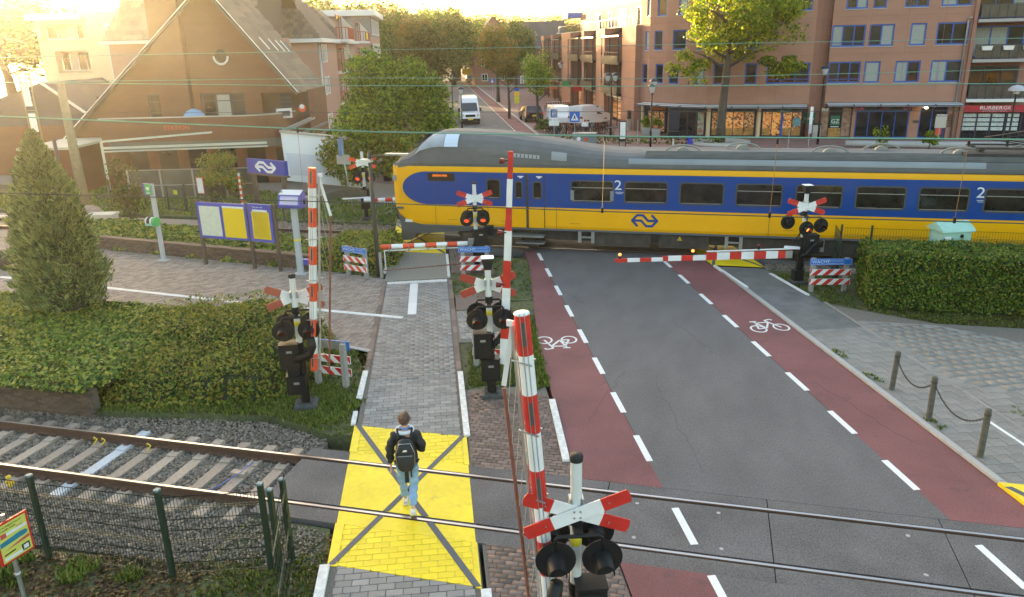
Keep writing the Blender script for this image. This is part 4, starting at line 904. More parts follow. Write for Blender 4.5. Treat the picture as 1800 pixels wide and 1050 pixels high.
# ---------------- terrace of apartment houses on the left of the street
def left_house(v0, w0, w1, zg, zr, label, wall, v1=-23, white=False):
    t = thing('terrace_house', label, 'house', tuple(vw(v0, w0)), SA, 'apartment houses left of the street')
    mb = MB(); svbox(mb, v1, v0, w0, w1, 0, zg); mb.build('wall', wall, t)
    if not white:
        mb = MB(); q = [vw(v1, w0 - .3, zg), vw(v0 + .35, w0 - .3, zg), vw(v0 - 3.0, w0 + 2.6, zr), vw(v1, w0 + 2.6, zr)]; q2 = [vw(v1, w1 + .3, zg), vw(v0 + .35, w1 + .3, zg), vw(v0 - 3.0, w1 - 2.6, zr), vw(v1, w1 - 2.6, zr)]
        mb.sheet(q); mb.sheet([q[1], q2[1], q2[2], q[2]]); mb.sheet([q2[0], q2[3], q2[2], q2[1]]); mb.sheet([q[3], q[2], q2[2], q2[3]]); r = mb.build('roof', m_roofb, t)
        # rows of tiles on the slope towards the railway
        tm = MB(); nr, nc = 15, 30
        A, B, C, D = q[0], q[1], q[2], q[3]; tile = brick_me('roof_tile', .42, .40, .05, m_rooft); nrm = (B - A).cross(D - A).normalized()
        k = 0; rest = []
        for i in range(nr):
            l, rr = A.lerp(D, (i + .5) / nr), B.lerp(C, (i + .5) / nr); n = int((rr - l).length / .44)
            for j in range(n):
                p = l.lerp(rr, (j + .5) / n) + nrm * .05; axx = (rr - l).normalized(); ayy = nrm.cross(axx); rest.append((p, axx, ayy))
        for p, axx, ayy in rest: tm.obox(p - axx * .205 - ayy * .24 + nrm * .03, axx * .41, ayy * .46, nrm * .03 - ayy * .0)
        tm.build('roof_tile_field', M('terrace roof tiles', (.17, .135, .105), .85, var=.2, scale=3, island=.25), r, kind='stuff')
        mb = MB(); svbox(mb, v1, v0 + .4, w0 - .42, w0 - .28, zg - .28, zg + .02); svbox(mb, v0 + .3, v0 + .44, w0 - .4, w1 + .3, zg - .28, zg + .02); mb.build('gutter', m_wtrim, t)
    else:
        mb = MB(); svbox(mb, v1, v0 + .7, w0 - .6, w1 + .3, zg, zg + .7); mb.build('white_cornice', M('pale cornice', (.58, .64, .68), .6), t)
        mb = MB(); svbox(mb, v1, v0 + .02, w0 - .03, w1, zg - 2.6, zg); mb.build('grey_upper_wall', M('grey boarding', (.22, .21, .21), .8, var=.2, scale=3, stretch=(1, 1, 8)), t)
    return t
def left_balconies(t, v0, wa, wb, zs, out=1.2):
    for z in zs:
        mb = MB(); svbox(mb, v0 - .2, v0 + out, wa, wb, z - .22, z); sl = mb.build('balcony_slab', m_wtrim, t)
        mb = MB()
        for k in range(9): svbox(mb, v0 + out - .06, v0 + out, wa + (wb - wa) * k / 8 - .03, wa + (wb - wa) * k / 8 + .03, z, z + 1.05)
        for k in range(4): svbox(mb, v0 + out * k / 4 , v0 + out * k / 4 + .05, wa, wa + .05, z, z + 1.05)
        svbox(mb, v0, v0 + out, wa - .02, wa + .05, z + 1.0, z + 1.07); svbox(mb, v0 + out - .07, v0 + out, wa, wb, z + 1.0, z + 1.07); mb.build('balcony_rail', m_redrail, sl)
        mb = MB(); mb.add([vw(v0, wb, z), vw(v0 + out, wb, z), vw(v0 + out, wb, z + 1.0), vw(v0, wb, z + 2.3), vw(v0, wb + .08, z), vw(v0 + out, wb + .08, z), vw(v0 + out, wb + .08, z + 1.0), vw(v0, wb + .08, z + 2.3)], [(0, 1, 2, 3), (4, 7, 6, 5), (2, 6, 7, 3), (1, 5, 6, 2)]); mb.build('side_screen', M('pale screen', (.50, .49, .43), .5), sl)
        window(t, vw(v0 + .02, 0), SV, UZ, -RV, (wa + .4, wb - .4, z + .05, z + 2.2), m_redrail, 2, sill=False, depth=-.04)
V0 = -8.4
h1 = left_house(V0, 63.2, 75.5, 8.4, 12.6, 'pink brick house with a big tiled roof beyond the station building', m_pink); left_balconies(h1, V0, 76.0, 81.5, (2.75, 5.6, 8.45))
h2 = left_house(V0, 82, 94.5, 8.4, 11.6, 'second pink house of the row, yellow towel on its upper balcony', m_pink); left_balconies(h2, V0, 96.5, 103, (5.6, 8.45)); mb = MB(); svbox(mb, V0 + 1.2, V0 + 1.26, 97.2, 99.4, 8.6, 9.4); mb.build('yellow_towel', M('towel', (.75, .5, .02), .8), h2)
mb = MB(); svbox(mb, V0 + 1.2, V0 + 1.27, 83.5, 86.0, 8.7, 9.4); 
h3 = left_house(V0 + 1.2, 106, 124, 11.6, 12.4, 'grey topped block with a pale flat cornice at the end of the row', m_pink, white=True)
for k in range(4): window(h3, vw(V0 + 1.22, 0), SV, UZ, -RV, (107 + k * 4, 109.6 + k * 4, 9.3, 11.2), m_wtrim, 2, sill=False, depth=-.04); window(h3, vw(V0 + 1.22, 0), SV, UZ, -RV, (107 + k * 4, 109.6 + k * 4, 6.3, 8.2), m_wtrim, 2, sill=False, depth=-.04)
for t, w0 in ((h1, 63.2), (h2, 82.0)):
    mb = MB(); mb.tube([vw(V0 + .12, w0 - .1, 8.2), vw(V0 + .12, w0 - .1, 0)], .07, 8); mb.build('drain_pipe', m_galv, t)
    for z in (1.2, 4.1, 6.6): window(t, vw(V0 + .02, 0), SV, UZ, -RV, (w0 + 1.5, w0 + 2.5, z, z + 1.4), m_wtrim, 1, sill=False, depth=-.04); window(t, vw(V0 + .02, 0), SV, UZ, -RV, (w0 + 3.3, w0 + 4.3, z, z + 1.4), m_wtrim, 1, sill=False, depth=-.04)
# ---------------- station building: broad brick gable facing the railway
ST = thing('station_building', 'brown brick station building with a steep tiled roof and an oval window', 'building', tuple(cf(-17.5, 48.5)), YAW)
yg = 48.5; AP = (-17.54, 11.21); EL, ER = (-26.9, 2.85), (-12.86, 5.3)
gz = lambda x: AP[1] - (AP[0] - x) * (AP[1] - EL[1]) / (AP[0] - EL[0]) if x < AP[0] else AP[1] - (x - AP[0]) * (AP[1] - ER[1]) / (ER[0] - AP[0])
C = lambda x, z, y=yg: cf(x, y, z)
AXC, INC = cf(1, 0), cf(0, 1)
sw = [(-21.95, -20.25, 3.75, 5.2), (-18.75, -16.05, 3.72, 5.2), (-15.0, -12.7, 3.2, 5.15)]
mb = MB(); grid_wall(mb, cf(0, yg), AXC, UZ, -26.7, -12.55, 0, 2.9, [], .1, INC); 
grid_wall(mb, cf(0, yg), AXC, UZ, -24.4, -12.55, 2.9, 5.25, sw, .2, INC)
tri = lambda a, b, zb: [C(a, zb), C(b, zb)]
mb.sheet([C(-26.7, 2.9), C(-24.4, 2.9), C(-24.4, gz(-24.4)), ]); 
mb.sheet([C(-24.4, 5.1), C(-24.4, 5.25), C(-24.4, gz(-24.4) + .02)])
mb.sheet([C(-24.3, 5.25), C(-12.9, 5.25), C(AP[0], AP[1])]); mb.sheet([C(-24.4, 2.9), C(-24.4, 5.25), C(-24.28, 5.25)])
for x0, x1, y0, y1 in ((-26.7, -26.65, yg, 55), (-12.6, -12.55, yg + 1.5, 55)): mb.obox(cf(x0, y0), AXC * (x1 - x0), INC * (y1 - y0), (0, 0, 5.2 if x0 > -20 else 2.9))
mb.obox(cf(-26.6, yg + 3), AXC * 14, INC * 3.5, (0, 0, 5)); mb.build('wall', m_stbrick, ST)
for k, h in enumerate(sw[:2]): window(ST, cf(0, yg), AXC, UZ, INC, h, m_dframe, 3 - (k == 0), depth=.2, tr=.68, sill=False)
mb = MB(); mb.obox(cf(-15.0, yg + 1.2, 3.2), AXC * 2.4, INC * .1, (0, 0, 2)); mb.build('loggia_wall', m_roofb, ST); mb = MB()
for k in range(7): mb.obox(cf(-13.95 + .0, yg + .3 , 3.3 + k * .26), AXC * .62, INC * .05, (0, 0, .2))
mb.build('shutter_slat', m_dframe, ST)
mb = MB(); ov = [(.36 * math.cos(t * PI / 14), .40 * math.sin(t * PI / 14)) for t in range(28)]; mb.prism(ov, cf(-17.15, yg - .02, 7.33), AXC, UZ, -INC * .02, 0); ovf = mb.build('oval_window', m_bglass[1], ST)
mb = MB(); mb.tube([cf(-17.15 + .42 * math.cos(PI + t * PI / 12), yg - .05, 7.33 + .46 * math.sin(PI + t * PI / 12)) for t in range(13)], .07, 6); mb.build('oval_surround', m_wtrim, ovf)
mb = MB(); mb.obox(cf(-21.0, yg - .55, 0), AXC * 1.85, INC * 1.6, (0, 0, 13.2)); mb.build('chimney', m_stbrick, ST)
# right roof slope: overlapping courses of tiles
e0, e1 = cf(ER[0] + .15, yg - .45, ER[1] - .2), cf(ER[0] + .15, yg + 6.5, ER[1] - .2); r0, r1 = cf(AP[0], yg - .45, AP[1]), cf(AP[0], yg + 6.5, AP[1])
mb = MB(); nrm = (e1 - e0).cross(r0 - e0).normalized(); nrm = nrm if nrm.z > 0 else -nrm
mb.add([e0, e1, r1, r0] + [p + nrm * .1 for p in (e0, e1, r1, r0)], [(0, 1, 2, 3), (4, 7, 6, 5), (0, 4, 5, 1), (1, 5, 6, 2), (2, 6, 7, 3), (3, 7, 4, 0)]); 
l0, l1 = cf(EL[0] - .3, yg - .45, EL[1] - .25), cf(EL[0] - .3, yg + 6.5, EL[1] - .25); nl = (r0 - l0).cross(l1 - l0).normalized(); nl = nl if nl.z > 0 else -nl
mb.add([l0, l1, r1, r0] + [p + nl * .12 for p in (l0, l1, r1, r0)], [(0, 3, 2, 1), (4, 5, 6, 7), (0, 1, 5, 4), (1, 2, 6, 5), (2, 3, 7, 6), (3, 0, 4, 7)]); rf = mb.build('roof', m_roofb, ST)
TL_ = brick_me('roof_tile', .98, .60, .045, m_rooft); up_ = (r0 - e0); nrow = 17; k = 0
for i in range(nrow):
    for j in range(7):
        a = e0.lerp(r0, (i + .5) / nrow); b = e1.lerp(r1, (i + .5) / nrow); p = a.lerp(b, (j + .5 + (i % 2) * .25 - .12) / 7) + nrm * (.14 + random.uniform(-.01, .01)); ax_ = (b - a).normalized(); ay_ = up_.normalized(); az_ = ax_.cross(ay_); az_ = az_ if az_.z > 0 else -az_
        m4 = Matrix(((ax_.x, ay_.x, az_.x, p.x), (ax_.y, ay_.y, az_.y, p.y), (ax_.z, ay_.z, az_.z, p.z), (0, 0, 0, 1))); m4 = wmat(rf).inverted() @ m4 @ Matrix.Rotation(.045, 4, 'X')
        if m4.to_3x3().determinant() < 0: m4 = m4 @ Matrix.Diagonal((-1, 1, 1, 1))
        piece('roof_tile', TL_, rf, m4)
for s, (a, b, n_) in (('r', (e0, r0, nrm)), ('l', (l0, r0, nl))):
    mb = MB(); mb.beam(a - INC * .05 + Vector((0, 0, -.05)), b - INC * .05 + Vector((0, 0, -.05)), .1, .38, up=INC); mb.build('barge_board', M('weathered barge board', (.13, .10, .08), .8), ST)
    mb = MB(); mb.beam(a - INC * .11 + n_ * .12, b - INC * .11 + n_ * .12, .05, .05, up=INC); mb.build('barge_trim', m_wtrim, ST)
for x, f in ((.40, .22), (.385, .45), (.375, .64), (.37, .80)): q = e0.lerp(r0, x).lerp(e1.lerp(r1, x), f); mb = MB(); mb.beam(q + nrm * .2, q + nrm * .2 + (r0 - e0).normalized() * .9, .08, .05, up=nrm); mb.build('skylight_edge', m_wtrim, ST)
# low front extension with a curved parapet, terrace on its roof
yx = 45.4; par = [(-23.6, yx)] + [(-15.6 + 2.6 * math.sin(t * PI / 16), yx + 2.6 - 2.6 * math.cos(t * PI / 16)) for t in range(9)] + [(-13.0, yg)]
mb = MB()
for (a, b), (c, d) in zip(par, par[1:]): mb.add([cf(a, b, 2.95), cf(c, d, 2.95), cf(c, d, 4.02), cf(a, b, 4.02), cf(a, b + .25, 2.95), cf(c, d + .25, 2.95), cf(c, d + .25, 4.02), cf(a, b + .25, 4.02)], [(0, 1, 2, 3), (5, 4, 7, 6), (3, 2, 6, 7)])
mb.slab([cf(a, b + .02) for a, b in par] + [cf(-23.6, yg)], 2.7, 2.96); mb.obox(cf(-23.6, yx, 0), AXC * .4, INC * 3, (0, 0, 2.9)); mb.build('parapet', m_stbrick, ST)
mb = MB()
for (a, b), (c, d) in zip(par, par[1:]): mb.add([cf(a, b - .06, 4.02), cf(c, d - .06, 4.02), cf(c, d + .3, 4.02), cf(a, b + .3, 4.02), cf(a, b - .06, 4.08), cf(c, d - .06, 4.08), cf(c, d + .3, 4.08), cf(a, b + .3, 4.08)], [(4, 5, 6, 7), (0, 1, 5, 4)])
mb.build('coping', m_kerb, ST)
mb = MB(); mb.slab([cf(a, b + .1) for a, b in par] + [cf(-23.6, yg)], 2.2, 2.7); mb.build('fascia', M('grey fascia', (.13, .12, .105), .7), ST)
mb = MB()
for k in range(6): x = -22.6 + k * 1.75; mb.obox(cf(x, yx + 1.0, 0), AXC * 1.1, INC * .1, (0, 0, 2.1), 1); mb.obox(cf(x + 1.1, yx + .95, 0), AXC * .65, INC * .2, (0, 0, 2.2), 0)
mb.build('cafe_front', [m_stbrick, m_bglass[1]], ST); p = C(-19.9, 3.35, yx - .02); text('orange_lettering', 'STATION', ST, p, AXC, UZ, .36, M('orange letters', (.55, .10, .03), .5), squeeze=1.0)
for k in range(4):
    x = -26.1 + k * .82; h = (x, x + .42, 1.35, 1.95); window(ST, cf(0, yg - .02), AXC, UZ, INC, h, m_dframe, 1, sill=False, depth=-.02, glass=M('pale small pane', (.42, .44, .44), .3), curtain=False)
lb = MB(); q = cf(-13.6, yx + 1.2, 3.75); lb.obox(q, AXC * .75 + INC * .45, INC * .16 - AXC * .1, (0, 0, .55)); lb.build('light_box_sign', m_wtrim, ST)
lb = MB(); q = q - INC * .02 + Vector((0, 0, .12)) + AXC * .06; lb.obox(q, (AXC * .75 + INC * .45) * .8, -INC * .02, (0, 0, .3)); lb.build('sign_face', m_dframe, ST)
mb = MB(); c = cf(-12.35, yg - .9, 4.25); mb.cyl(c, c - INC * .1, .22, n=18); mb.build('round_sign', m_ored, ST); MB().cyl(c - INC * .1 + Vector((0, 0, .1)), c - INC * .115 + Vector((0, 0, .1)), .14, n=12).build('round_sign_face', m_white, ST)
# folded terrace parasol
t = thing('parasol', 'pale blue parasol folded behind the station parapet', 'parasol', tuple(cf(-18.35, yx + .8, 2.96))); mb = MB(); mb.lathe((0, 0, 1.0), [(.62, 0), (.58, .14), (.4, .36), (.15, .48), (.02, .5)], 14); mb.build('canopy', M('parasol blue', (.22, .36, .55), .7), t, local=True); MB().cyl((0, 0, 0), (0, 0, 1.2), .03).build('stem', m_galv, t, local=True)
# ---------------- glass fence and frame of the terrace
GF = thing('glass_fence', 'glass wind screen with posts around the station terrace', 'fence', tuple(cf(-19, 41)))
zt_ = 1.55
for k in range(4):
    x0, x1 = -20.6 + k * 1.75, -20.6 + (k + 1) * 1.75; mb = MB(); mb.obox(cf(x0, 41.5, .1), AXC * .07, INC * .07, (0, 0, zt_)); mb.build('post', m_galv, GF)
    mb = MB(); mb.obox(cf(x0 + .1, 41.52, .15), AXC * 1.6, INC * .02, (0, 0, zt_ - .1)); mb.build('glass_panel', M('smoky glass', (.13, .125, .10), .1, var=.3, scale=1.0), GF)
mb = MB(); mb.obox(cf(-20.6, 41.5, zt_ * .5), AXC * 7, INC * .04, (0, 0, .04)); mb.obox(cf(-20.6, 41.5, zt_ + .05), AXC * 7, INC * .04, (0, 0, .04)); mb.build('rail', m_galv, GF)
PG = thing('terrace_canopy', 'pale steel canopy frame in front of the station cafe', 'canopy', tuple(cf(-21, 42.5)))
mb = MB(); mb.beam(cf(-22.0, 42.2, 0), cf(-22.0, 42.2, 3.1), .1, .1); mb.beam(cf(-22.0, 42.2, 3.1), cf(-17.0, 45.0, 3.2), .1, .1); mb.beam(cf(-22.0, 42.2, 2.75), cf(-13.5, 43.6, 2.7), .09, .12); mb.beam(cf(-22, 42.3, 2.55), cf(-13.5, 43.7, 2.5), .07, .07); mb.build('frame', M('pale steel', (.50, .52, .46), .5), PG)
WS = thing('white_screen_wall', 'white panelled screen wall with an open beam roof beside the station', 'screen wall', tuple(cf(-12, 43.5)))
a, b = PC(493, 233, 43.5), PC(505, 318, 43.5); c_, d_ = PC(620, 250, 43.5), PC(600, 336, 43.5)
P4 = [cf(a[0], 43.5, a[1]), cf(b[0], 43.5, b[1]), cf(b[0] + 4.2, 43.5, b[1] - .5), cf(a[0] + 4.6, 43.5, a[1] - .55)]
MB().add(P4 + [p + INC * .15 for p in P4], [(0, 1, 2, 3), (4, 7, 6, 5), (0, 4, 5, 1), (0, 3, 7, 4), (3, 2, 6, 7)]).build('white_panel', M('white sheet', (.74, .76, .79), .5), WS)
q = [P4[1].lerp(P4[0], .12) + AXC * .25, P4[1].lerp(P4[0], .58) + AXC * .15]; MB().add([q[0] - INC * .02, q[0] - INC * .02 + AXC * 3.2 + Vector((0, 0, -.25)), q[1] - INC * .02 + AXC * 3.2 + Vector((0, 0, -.3)), q[1] - INC * .02], [(0, 1, 2, 3)]).build('grey_sheet', M('pale grey sheet', (.60, .62, .68), .6), WS)
mb = MB()
for k in range(5): o = cf(a[0] + .1 + k * 1.0, 43.6, a[1] - .02 - k * .11); mb.beam(o, o + INC * 4.0 + Vector((0, 0, .25)) + AXC * .6, .12, .14)
mb.build('roof_beam', M('weathered beam', (.16, .14, .12), .7), WS)
mb = MB(); o = cf(a[0], 43.5, a[1] + .05); mb.beam(o, o + AXC * 4.6 + Vector((0, 0, -.55)), .14, .14); mb.beam(o, o + INC * 4.2 + Vector((0, 0, .35)) + AXC * .7, .16, .1); mb.beam(o + AXC * .25, o + INC * 4.2 + Vector((0, 0, .35)) + AXC * .95, .05, .1); mb.build('gutter', m_galv, WS)
# ---------------- buildings in the hazy distance on the left
CB = thing('cream_apartments', 'cream rendered apartment building with loggias in the sun haze', 'building', tuple(cf(-42, 80)))
mb = MB(); cx0, cx1, cx2 = -46.0, -41.2, -37.2; hl = [(-45.6, -41.5, 8.9, 10.5), (-44.6, -41.3, 5.9, 8.0), (-44.0, -41.3, 3.0, 5.0)]
grid_wall(mb, cf(0, 80), AXC, UZ, cx0, cx1 + .2, 0, 10.9, hl, 1.2, INC); mb.obox(cf(cx0, 81.2), AXC * 5, INC * 8, (0, 0, 10.9)); mb.obox(cf(cx1 + .2, 79.6), AXC * 4, INC * 9, (0, 0, 11.6)); mb.build('wall', m_creamw, CB)
for h in hl: window(CB, cf(0, 80), AXC, UZ, INC, (h[0], h[1], h[2] + .2, h[3] - .05), m_wtrim, 4, depth=1.1, sill=False)
mb = MB(); mb.obox(cf(cx0 - .6, 79.4, 10.9), AXC * 5.5, INC * 8, (0, 0, .6)); mb.build('roof_edge', m_wtrim, CB); mb = MB(); mb.obox(cf(-39.0, 79.5, 2), AXC * .45, INC * .3, (0, 0, 8.2)); mb.obox(cf(-39.0, 79.5, 10.0), AXC * 2.2, INC * .3, (0, 0, .5)); mb.build('white_frame', m_wtrim, CB)
PK = thing('brick_house', 'pink brick house with a tiled roof and white gutter behind the station gable', 'house', tuple(cf(-25, 58)))
mb = MB(); mb.obox(cf(-28.4, 58), AXC * 12, INC * 7, (0, 0, 8.45)); mb.build('wall', m_pink, PK)
mb = MB(); mb.add([cf(-28.7, 57.6, 8.4), cf(-16, 57.6, 8.4), cf(-16, 60.5, 13.4), cf(-26.2, 60.5, 13.4), cf(-28.7, 65, 8.4), cf(-16, 65, 8.4)], [(0, 1, 2, 3), (0, 3, 4), (3, 2, 5, 4)]); r = mb.build('roof', m_roofb, PK)
tm = MB()
for i in range(16):
    z = 8.5 + i * .31; y = 57.65 + i * .18; x0 = -28.6 + i * .155
    for j in range(14): tm.obox(cf(x0 + j * .7, y - .02, z), AXC * .68, INC * .2 + Vector((0, 0, .34)), (0, 0, .05))
tm.build('roof_tile_field', M('pink house tiles', (.19, .15, .115), .85, var=.2, scale=3, island=.25), r, kind='stuff'); mb = MB(); mb.obox(cf(-28.8, 57.4, 8.25), AXC * 12.5, INC * .25, (0, 0, .22)); mb.build('gutter', m_wtrim, PK)
SH = thing('brick_shed', 'small brick cabin with a flat pale roof behind the conifer', 'shed', tuple(cf(-28, 44)))
a, b = PC(72, 262, 44), PC(128, 262, 44); mb = MB(); mb.obox(cf(a[0], 44), AXC * (b[0] - a[0]), INC * 3.5, (0, 0, a[1])); mb.build('wall', m_stbrick, SH); mb = MB(); mb.obox(cf(a[0] - .9, 43.2, a[1]), AXC * (b[0] - a[0] + 1.2), INC * 5, (0, 0, .14)); mb.build('roof', M('pale roof felt', (.42, .40, .34), .7), SH)
MB().obox(cf(a[0] + .2, 43.97, .1), AXC * .55, INC * .04, (0, 0, 2.0)).build('door', m_galv, SH)
OB = thing('brick_outbuilding', 'dark brick outbuilding with a slate roof left of the station gable', 'building', tuple(cf(-31, 52)))
mb = MB(); xq = (PC(40, 240, 52)[0], PC(190, 240, 52)[0]); mb.obox(cf(xq[0] - 8, 52), AXC * (xq[1] - xq[0] + 8), INC * 8, (0, 0, 3.2)); mb.build('wall', m_stbrick, OB)
t0, t1 = PC(72, 145, 52), PC(160, 205, 52); mb = MB(); mb.add([cf(t0[0], 52, t0[1]), cf(t1[0] + .6, 52, 3.3), cf(t1[0] + .6, 60, 3.3), cf(t0[0], 60, t0[1]), cf(t0[0] - 9, 52, 3.0), cf(t0[0] - 9, 60, 3.0)], [(0, 1, 2, 3), (0, 3, 5, 4), (0, 4, 1), (3, 2, 5)]); mb.build('roof', m_slate, OB); mb = MB(); mb.beam(cf(t0[0], 51.9, t0[1]), cf(t1[0] + .6, 51.9, 3.3), .1, .15); mb.build('verge_trim', m_wtrim, OB)
# ================================================================ VEGETATION
l_green = leafmat('fresh green leaves', ['#3a5014', '#55701c', '#728c26', '#94a630'])
l_dark = leafmat('dark green leaves', ['#22390f', '#33521a', '#47691f', '#5d7f2b'])
l_autumn = leafmat('autumn leaves', ['#36481a', '#4a5a1e', '#5f6a22', '#7a6c22', '#8f5a1c'])
l_bronze = leafmat('bronze green leaves', ['#2c3a18', '#414c20', '#565a28', '#6a6230'])
l_yellow = leafmat('yellow green leaves', ['#45601a', '#68821c', '#8e9a20', '#b0ac28'], trans=.5)
l_hedge = leafmat('hedge leaves', ['#24360e', '#365014', '#4c661a', '#687a24', '#7d6a2c'], trans=.2)
l_ivy = leafmat('ivy leaves', ['#34491a', '#4e6624', '#6a8030', '#879238', '#a59c42'], trans=.2)
l_shrub = leafmat('shrub leaves', ['#37491c', '#586a24', '#788630', '#96983a', '#9c7a38'], trans=.25)
l_con = leafmat('conifer sprays', ['#44542a', '#637442', '#809050', '#a0a862'], trans=.15)
l_grass = leafmat('grass blades', ['#3d5014', '#566a20', '#73823a', '#8f8f48'], trans=.3)
l_moss = leafmat('dry moss and litter', ['#3a3216', '#5a4a20', '#4b5018', '#6b5a2c'], trans=.1)
def crown(name, mat, R3, n, size, lumps=26, lr=.42, seed=0, gap=.0, shape='round', base=0.0):
    """leaf mass: leaves on the shells of many lumps spread through an ellipsoid -> mesh centred on 0"""
    rng = np.random.default_rng(seed); rx, ry, rz = R3; P = []; N = []
    cen = []
    while len(cen) < lumps:
        q = rng.uniform(-1, 1, 3); r = np.linalg.norm(q)
        if r > 1: continue
        if shape == 'cone': q[:2] *= max(.12, (1 - q[2]) * .5)
        elif shape == 'dome' and q[2] < -.5: continue
        elif r < .35: continue
        cen.append(q * .72)
    for c in cen:
        k = n // lumps; l = lr * rng.uniform(.65, 1.25) * (1 - .45 * max(0, c[2]) if shape == 'cone' else 1)
        d = rng.normal(0, 1, (k, 3)); d /= np.linalg.norm(d, axis=1)[:, None]; d[:, 2] = np.abs(d[:, 2]) * rng.choice([1, 1, -.6], k)
        rr = l * rng.uniform(.55, 1.08, k)[:, None]; P.append((c + d * rr) * np.array([rx, ry, rz])); N.append(d + np.array([0, 0, .35]))
    P = np.concatenate(P); N = np.concatenate(N)
    global RNG
    V, Fq = leaves(P, N, size, .62, .55, .4)
    return raw(name, V, Fq, mat, 'mesh')
def trunk_mesh(h, r, limbs, spread, seed, z0=None):
    rd = random.Random(seed); mb = MB(); z0 = z0 or h * .45
    pts = [(rd.uniform(-.06, .06) * i, rd.uniform(-.06, .06) * i, h * i / 5) for i in range(6)]
    mb.tube(pts, [r * 1.25, r, r * .85, r * .65, r * .42, r * .15], 9)
    for k in range(limbs):
        a = rd.uniform(0, 6.28); z = z0 + (h * .85 - z0) * k / max(1, limbs); L = spread * rd.uniform(.5, .95)
        mb.tube([(0, 0, z), (math.cos(a) * L * .45, math.sin(a) * L * .45, z + L * .3), (math.cos(a) * L, math.sin(a) * L, z + L * .75)], [r * .4, r * .26, r * .06], 6)
    return mb.mesh('trunk', m_bark)
def tree(name, label, loc, cr, tr, cz, group=None, rz=0.0, sc=1.0, mat=None, cat='tree'):
    t = thing(name, label, cat, loc, rz, group); t.scale = sc if isinstance(sc, tuple) else (sc,) * 3
    c = link('crown', cr, t); c.location = (0, 0, cz); link('trunk', tr, t)
    if mat is not None: c.material_slots[0].link = 'OBJECT'; c.material_slots[0].material = mat
    return t
# big lime tree on the plaza, lit from behind
p = G(1265, 252); T = thing('plane_tree', 'tall yellow green tree in a round planter before the corner shops', 'tree', (p.x, p.y, 0)); 
mb = MB(); tp = [PY(1265, 250, p.y), PY(1268, 215, p.y), PY(1272, 170, p.y), PY(1277, 130, p.y), PY(1280, 90, p.y), PY(1283, 40, p.y), PY(1285, -20, p.y), PY(1287, -90, p.y)]
mb.tube(tp, [.42, .33, .30, .29, .22, .16, .11, .04], 12)
for k, (z, a, L) in enumerate(((5.6, .3, 3.6), (5.4, 2.6, 3.8), (6.2, 3.6, 3.5), (6.6, 5.4, 3.4), (7.4, 1.2, 3.4), (8.0, 4.4, 3.2), (8.8, 2.9, 3), (9.6, .1, 2.8), (10.5, 5.5, 2.4), (11.5, 2, 2))):
    q = Vector((tp[3].x + (z - 5.5) * .06, p.y, z)); mb.tube([q, q + Vector((math.cos(a) * L * .5, math.sin(a) * L * .5, L * .28)), q + Vector((math.cos(a) * L, math.sin(a) * L, L * .42))], [.13, .09, .02], 6)
mb.build('trunk', m_bark, T)
c = link('crown', crown('crown', l_yellow, (5.9, 5.2, 4.6), 15000, .24, 58, .22, 3), T); c.location = (1.0, 0, 9.3)
c = link('crown', crown('crown', l_yellow, (2.3, 2.3, 1.3), 1500, .22, 12, .34, 5), T); c.location = (3.9, -.6, 5.6); c = link('crown', crown('crown', l_yellow, (1.9, 2.0, 1.6), 1100, .22, 10, .34, 6), T); c.location = (-2.6, -.6, 5.6)
mb = MB(); mb.lathe((p.x, p.y, 0), [(2.3, 0), (2.3, .16), (2.0, .2), (1.75, .2), (1.7, .1), (.3, .12)], 26); mb.build('round_planter', m_kerb, None); tag(bpy.data.objects['round_planter'], 'round grey kerbed tree planter around the tall yellow green tree', 'planter')
# dense bushy tree left of the street
BT = thing('bushy_tree', 'dense bright green bushy tree behind the train nose', 'tree', (-18.6, 43.0, 0))
for k, (px, py, dp, R3, n) in enumerate(((692, 178, 44.0, (3.0, 2.6, 2.7), 9000), (655, 135, 44.0, (1.7, 1.6, 1.6), 3200), (735, 165, 44.0, (1.9, 1.8, 1.9), 3800), (630, 215, 43.5, (1.8, 1.7, 1.8), 3600), (765, 225, 44.0, (1.6, 1.5, 1.7), 3000), (690, 262, 43.0, (2.6, 1.8, 1.9), 5200), (615, 285, 42.5, (1.9, 1.5, 1.7), 3800), (770, 275, 44, (1.4, 1.4, 1.4), 2000))):
    x, z = PC(px, py, dp); c = link('crown', crown('crown', l_green if k not in (5, 6) else l_shrub, R3, n, .2, 26, .38, 11 + k), BT); c.location = cf(x, dp, z) - BT.location
link('trunk', trunk_mesh(6.0, .25, 8, 2.6, 4, 1.2), BT)
BS_ = thing('bush', 'low dark green bush beneath the bushy tree', 'bush', (-22.0, 41.0, 0)); c = link('crown', crown('crown', l_dark, (2.0, 1.6, 1.9), 4200, .19, 26, .36, 17), BS_); c.location = (.6, 0, 1.8); link('trunk', trunk_mesh(2.0, .08, 6, 1.1, 5, .3), BS_)
dome = [crown('crown', l_dark, (4.2, 4.2, 4.6), 7500, .30, 44, .33, s) for s in (21, 22)] + [crown('crown', l_dark, (4.6, 4.4, 5.4), 6500, .36, 40, .36, 23), crown('crown', l_dark, (3.6, 3.6, 5.2), 6000, .34, 34, .38, 24)]
trk = [trunk_mesh(8, .26, 9, 3.0, s) for s in (1, 2)]
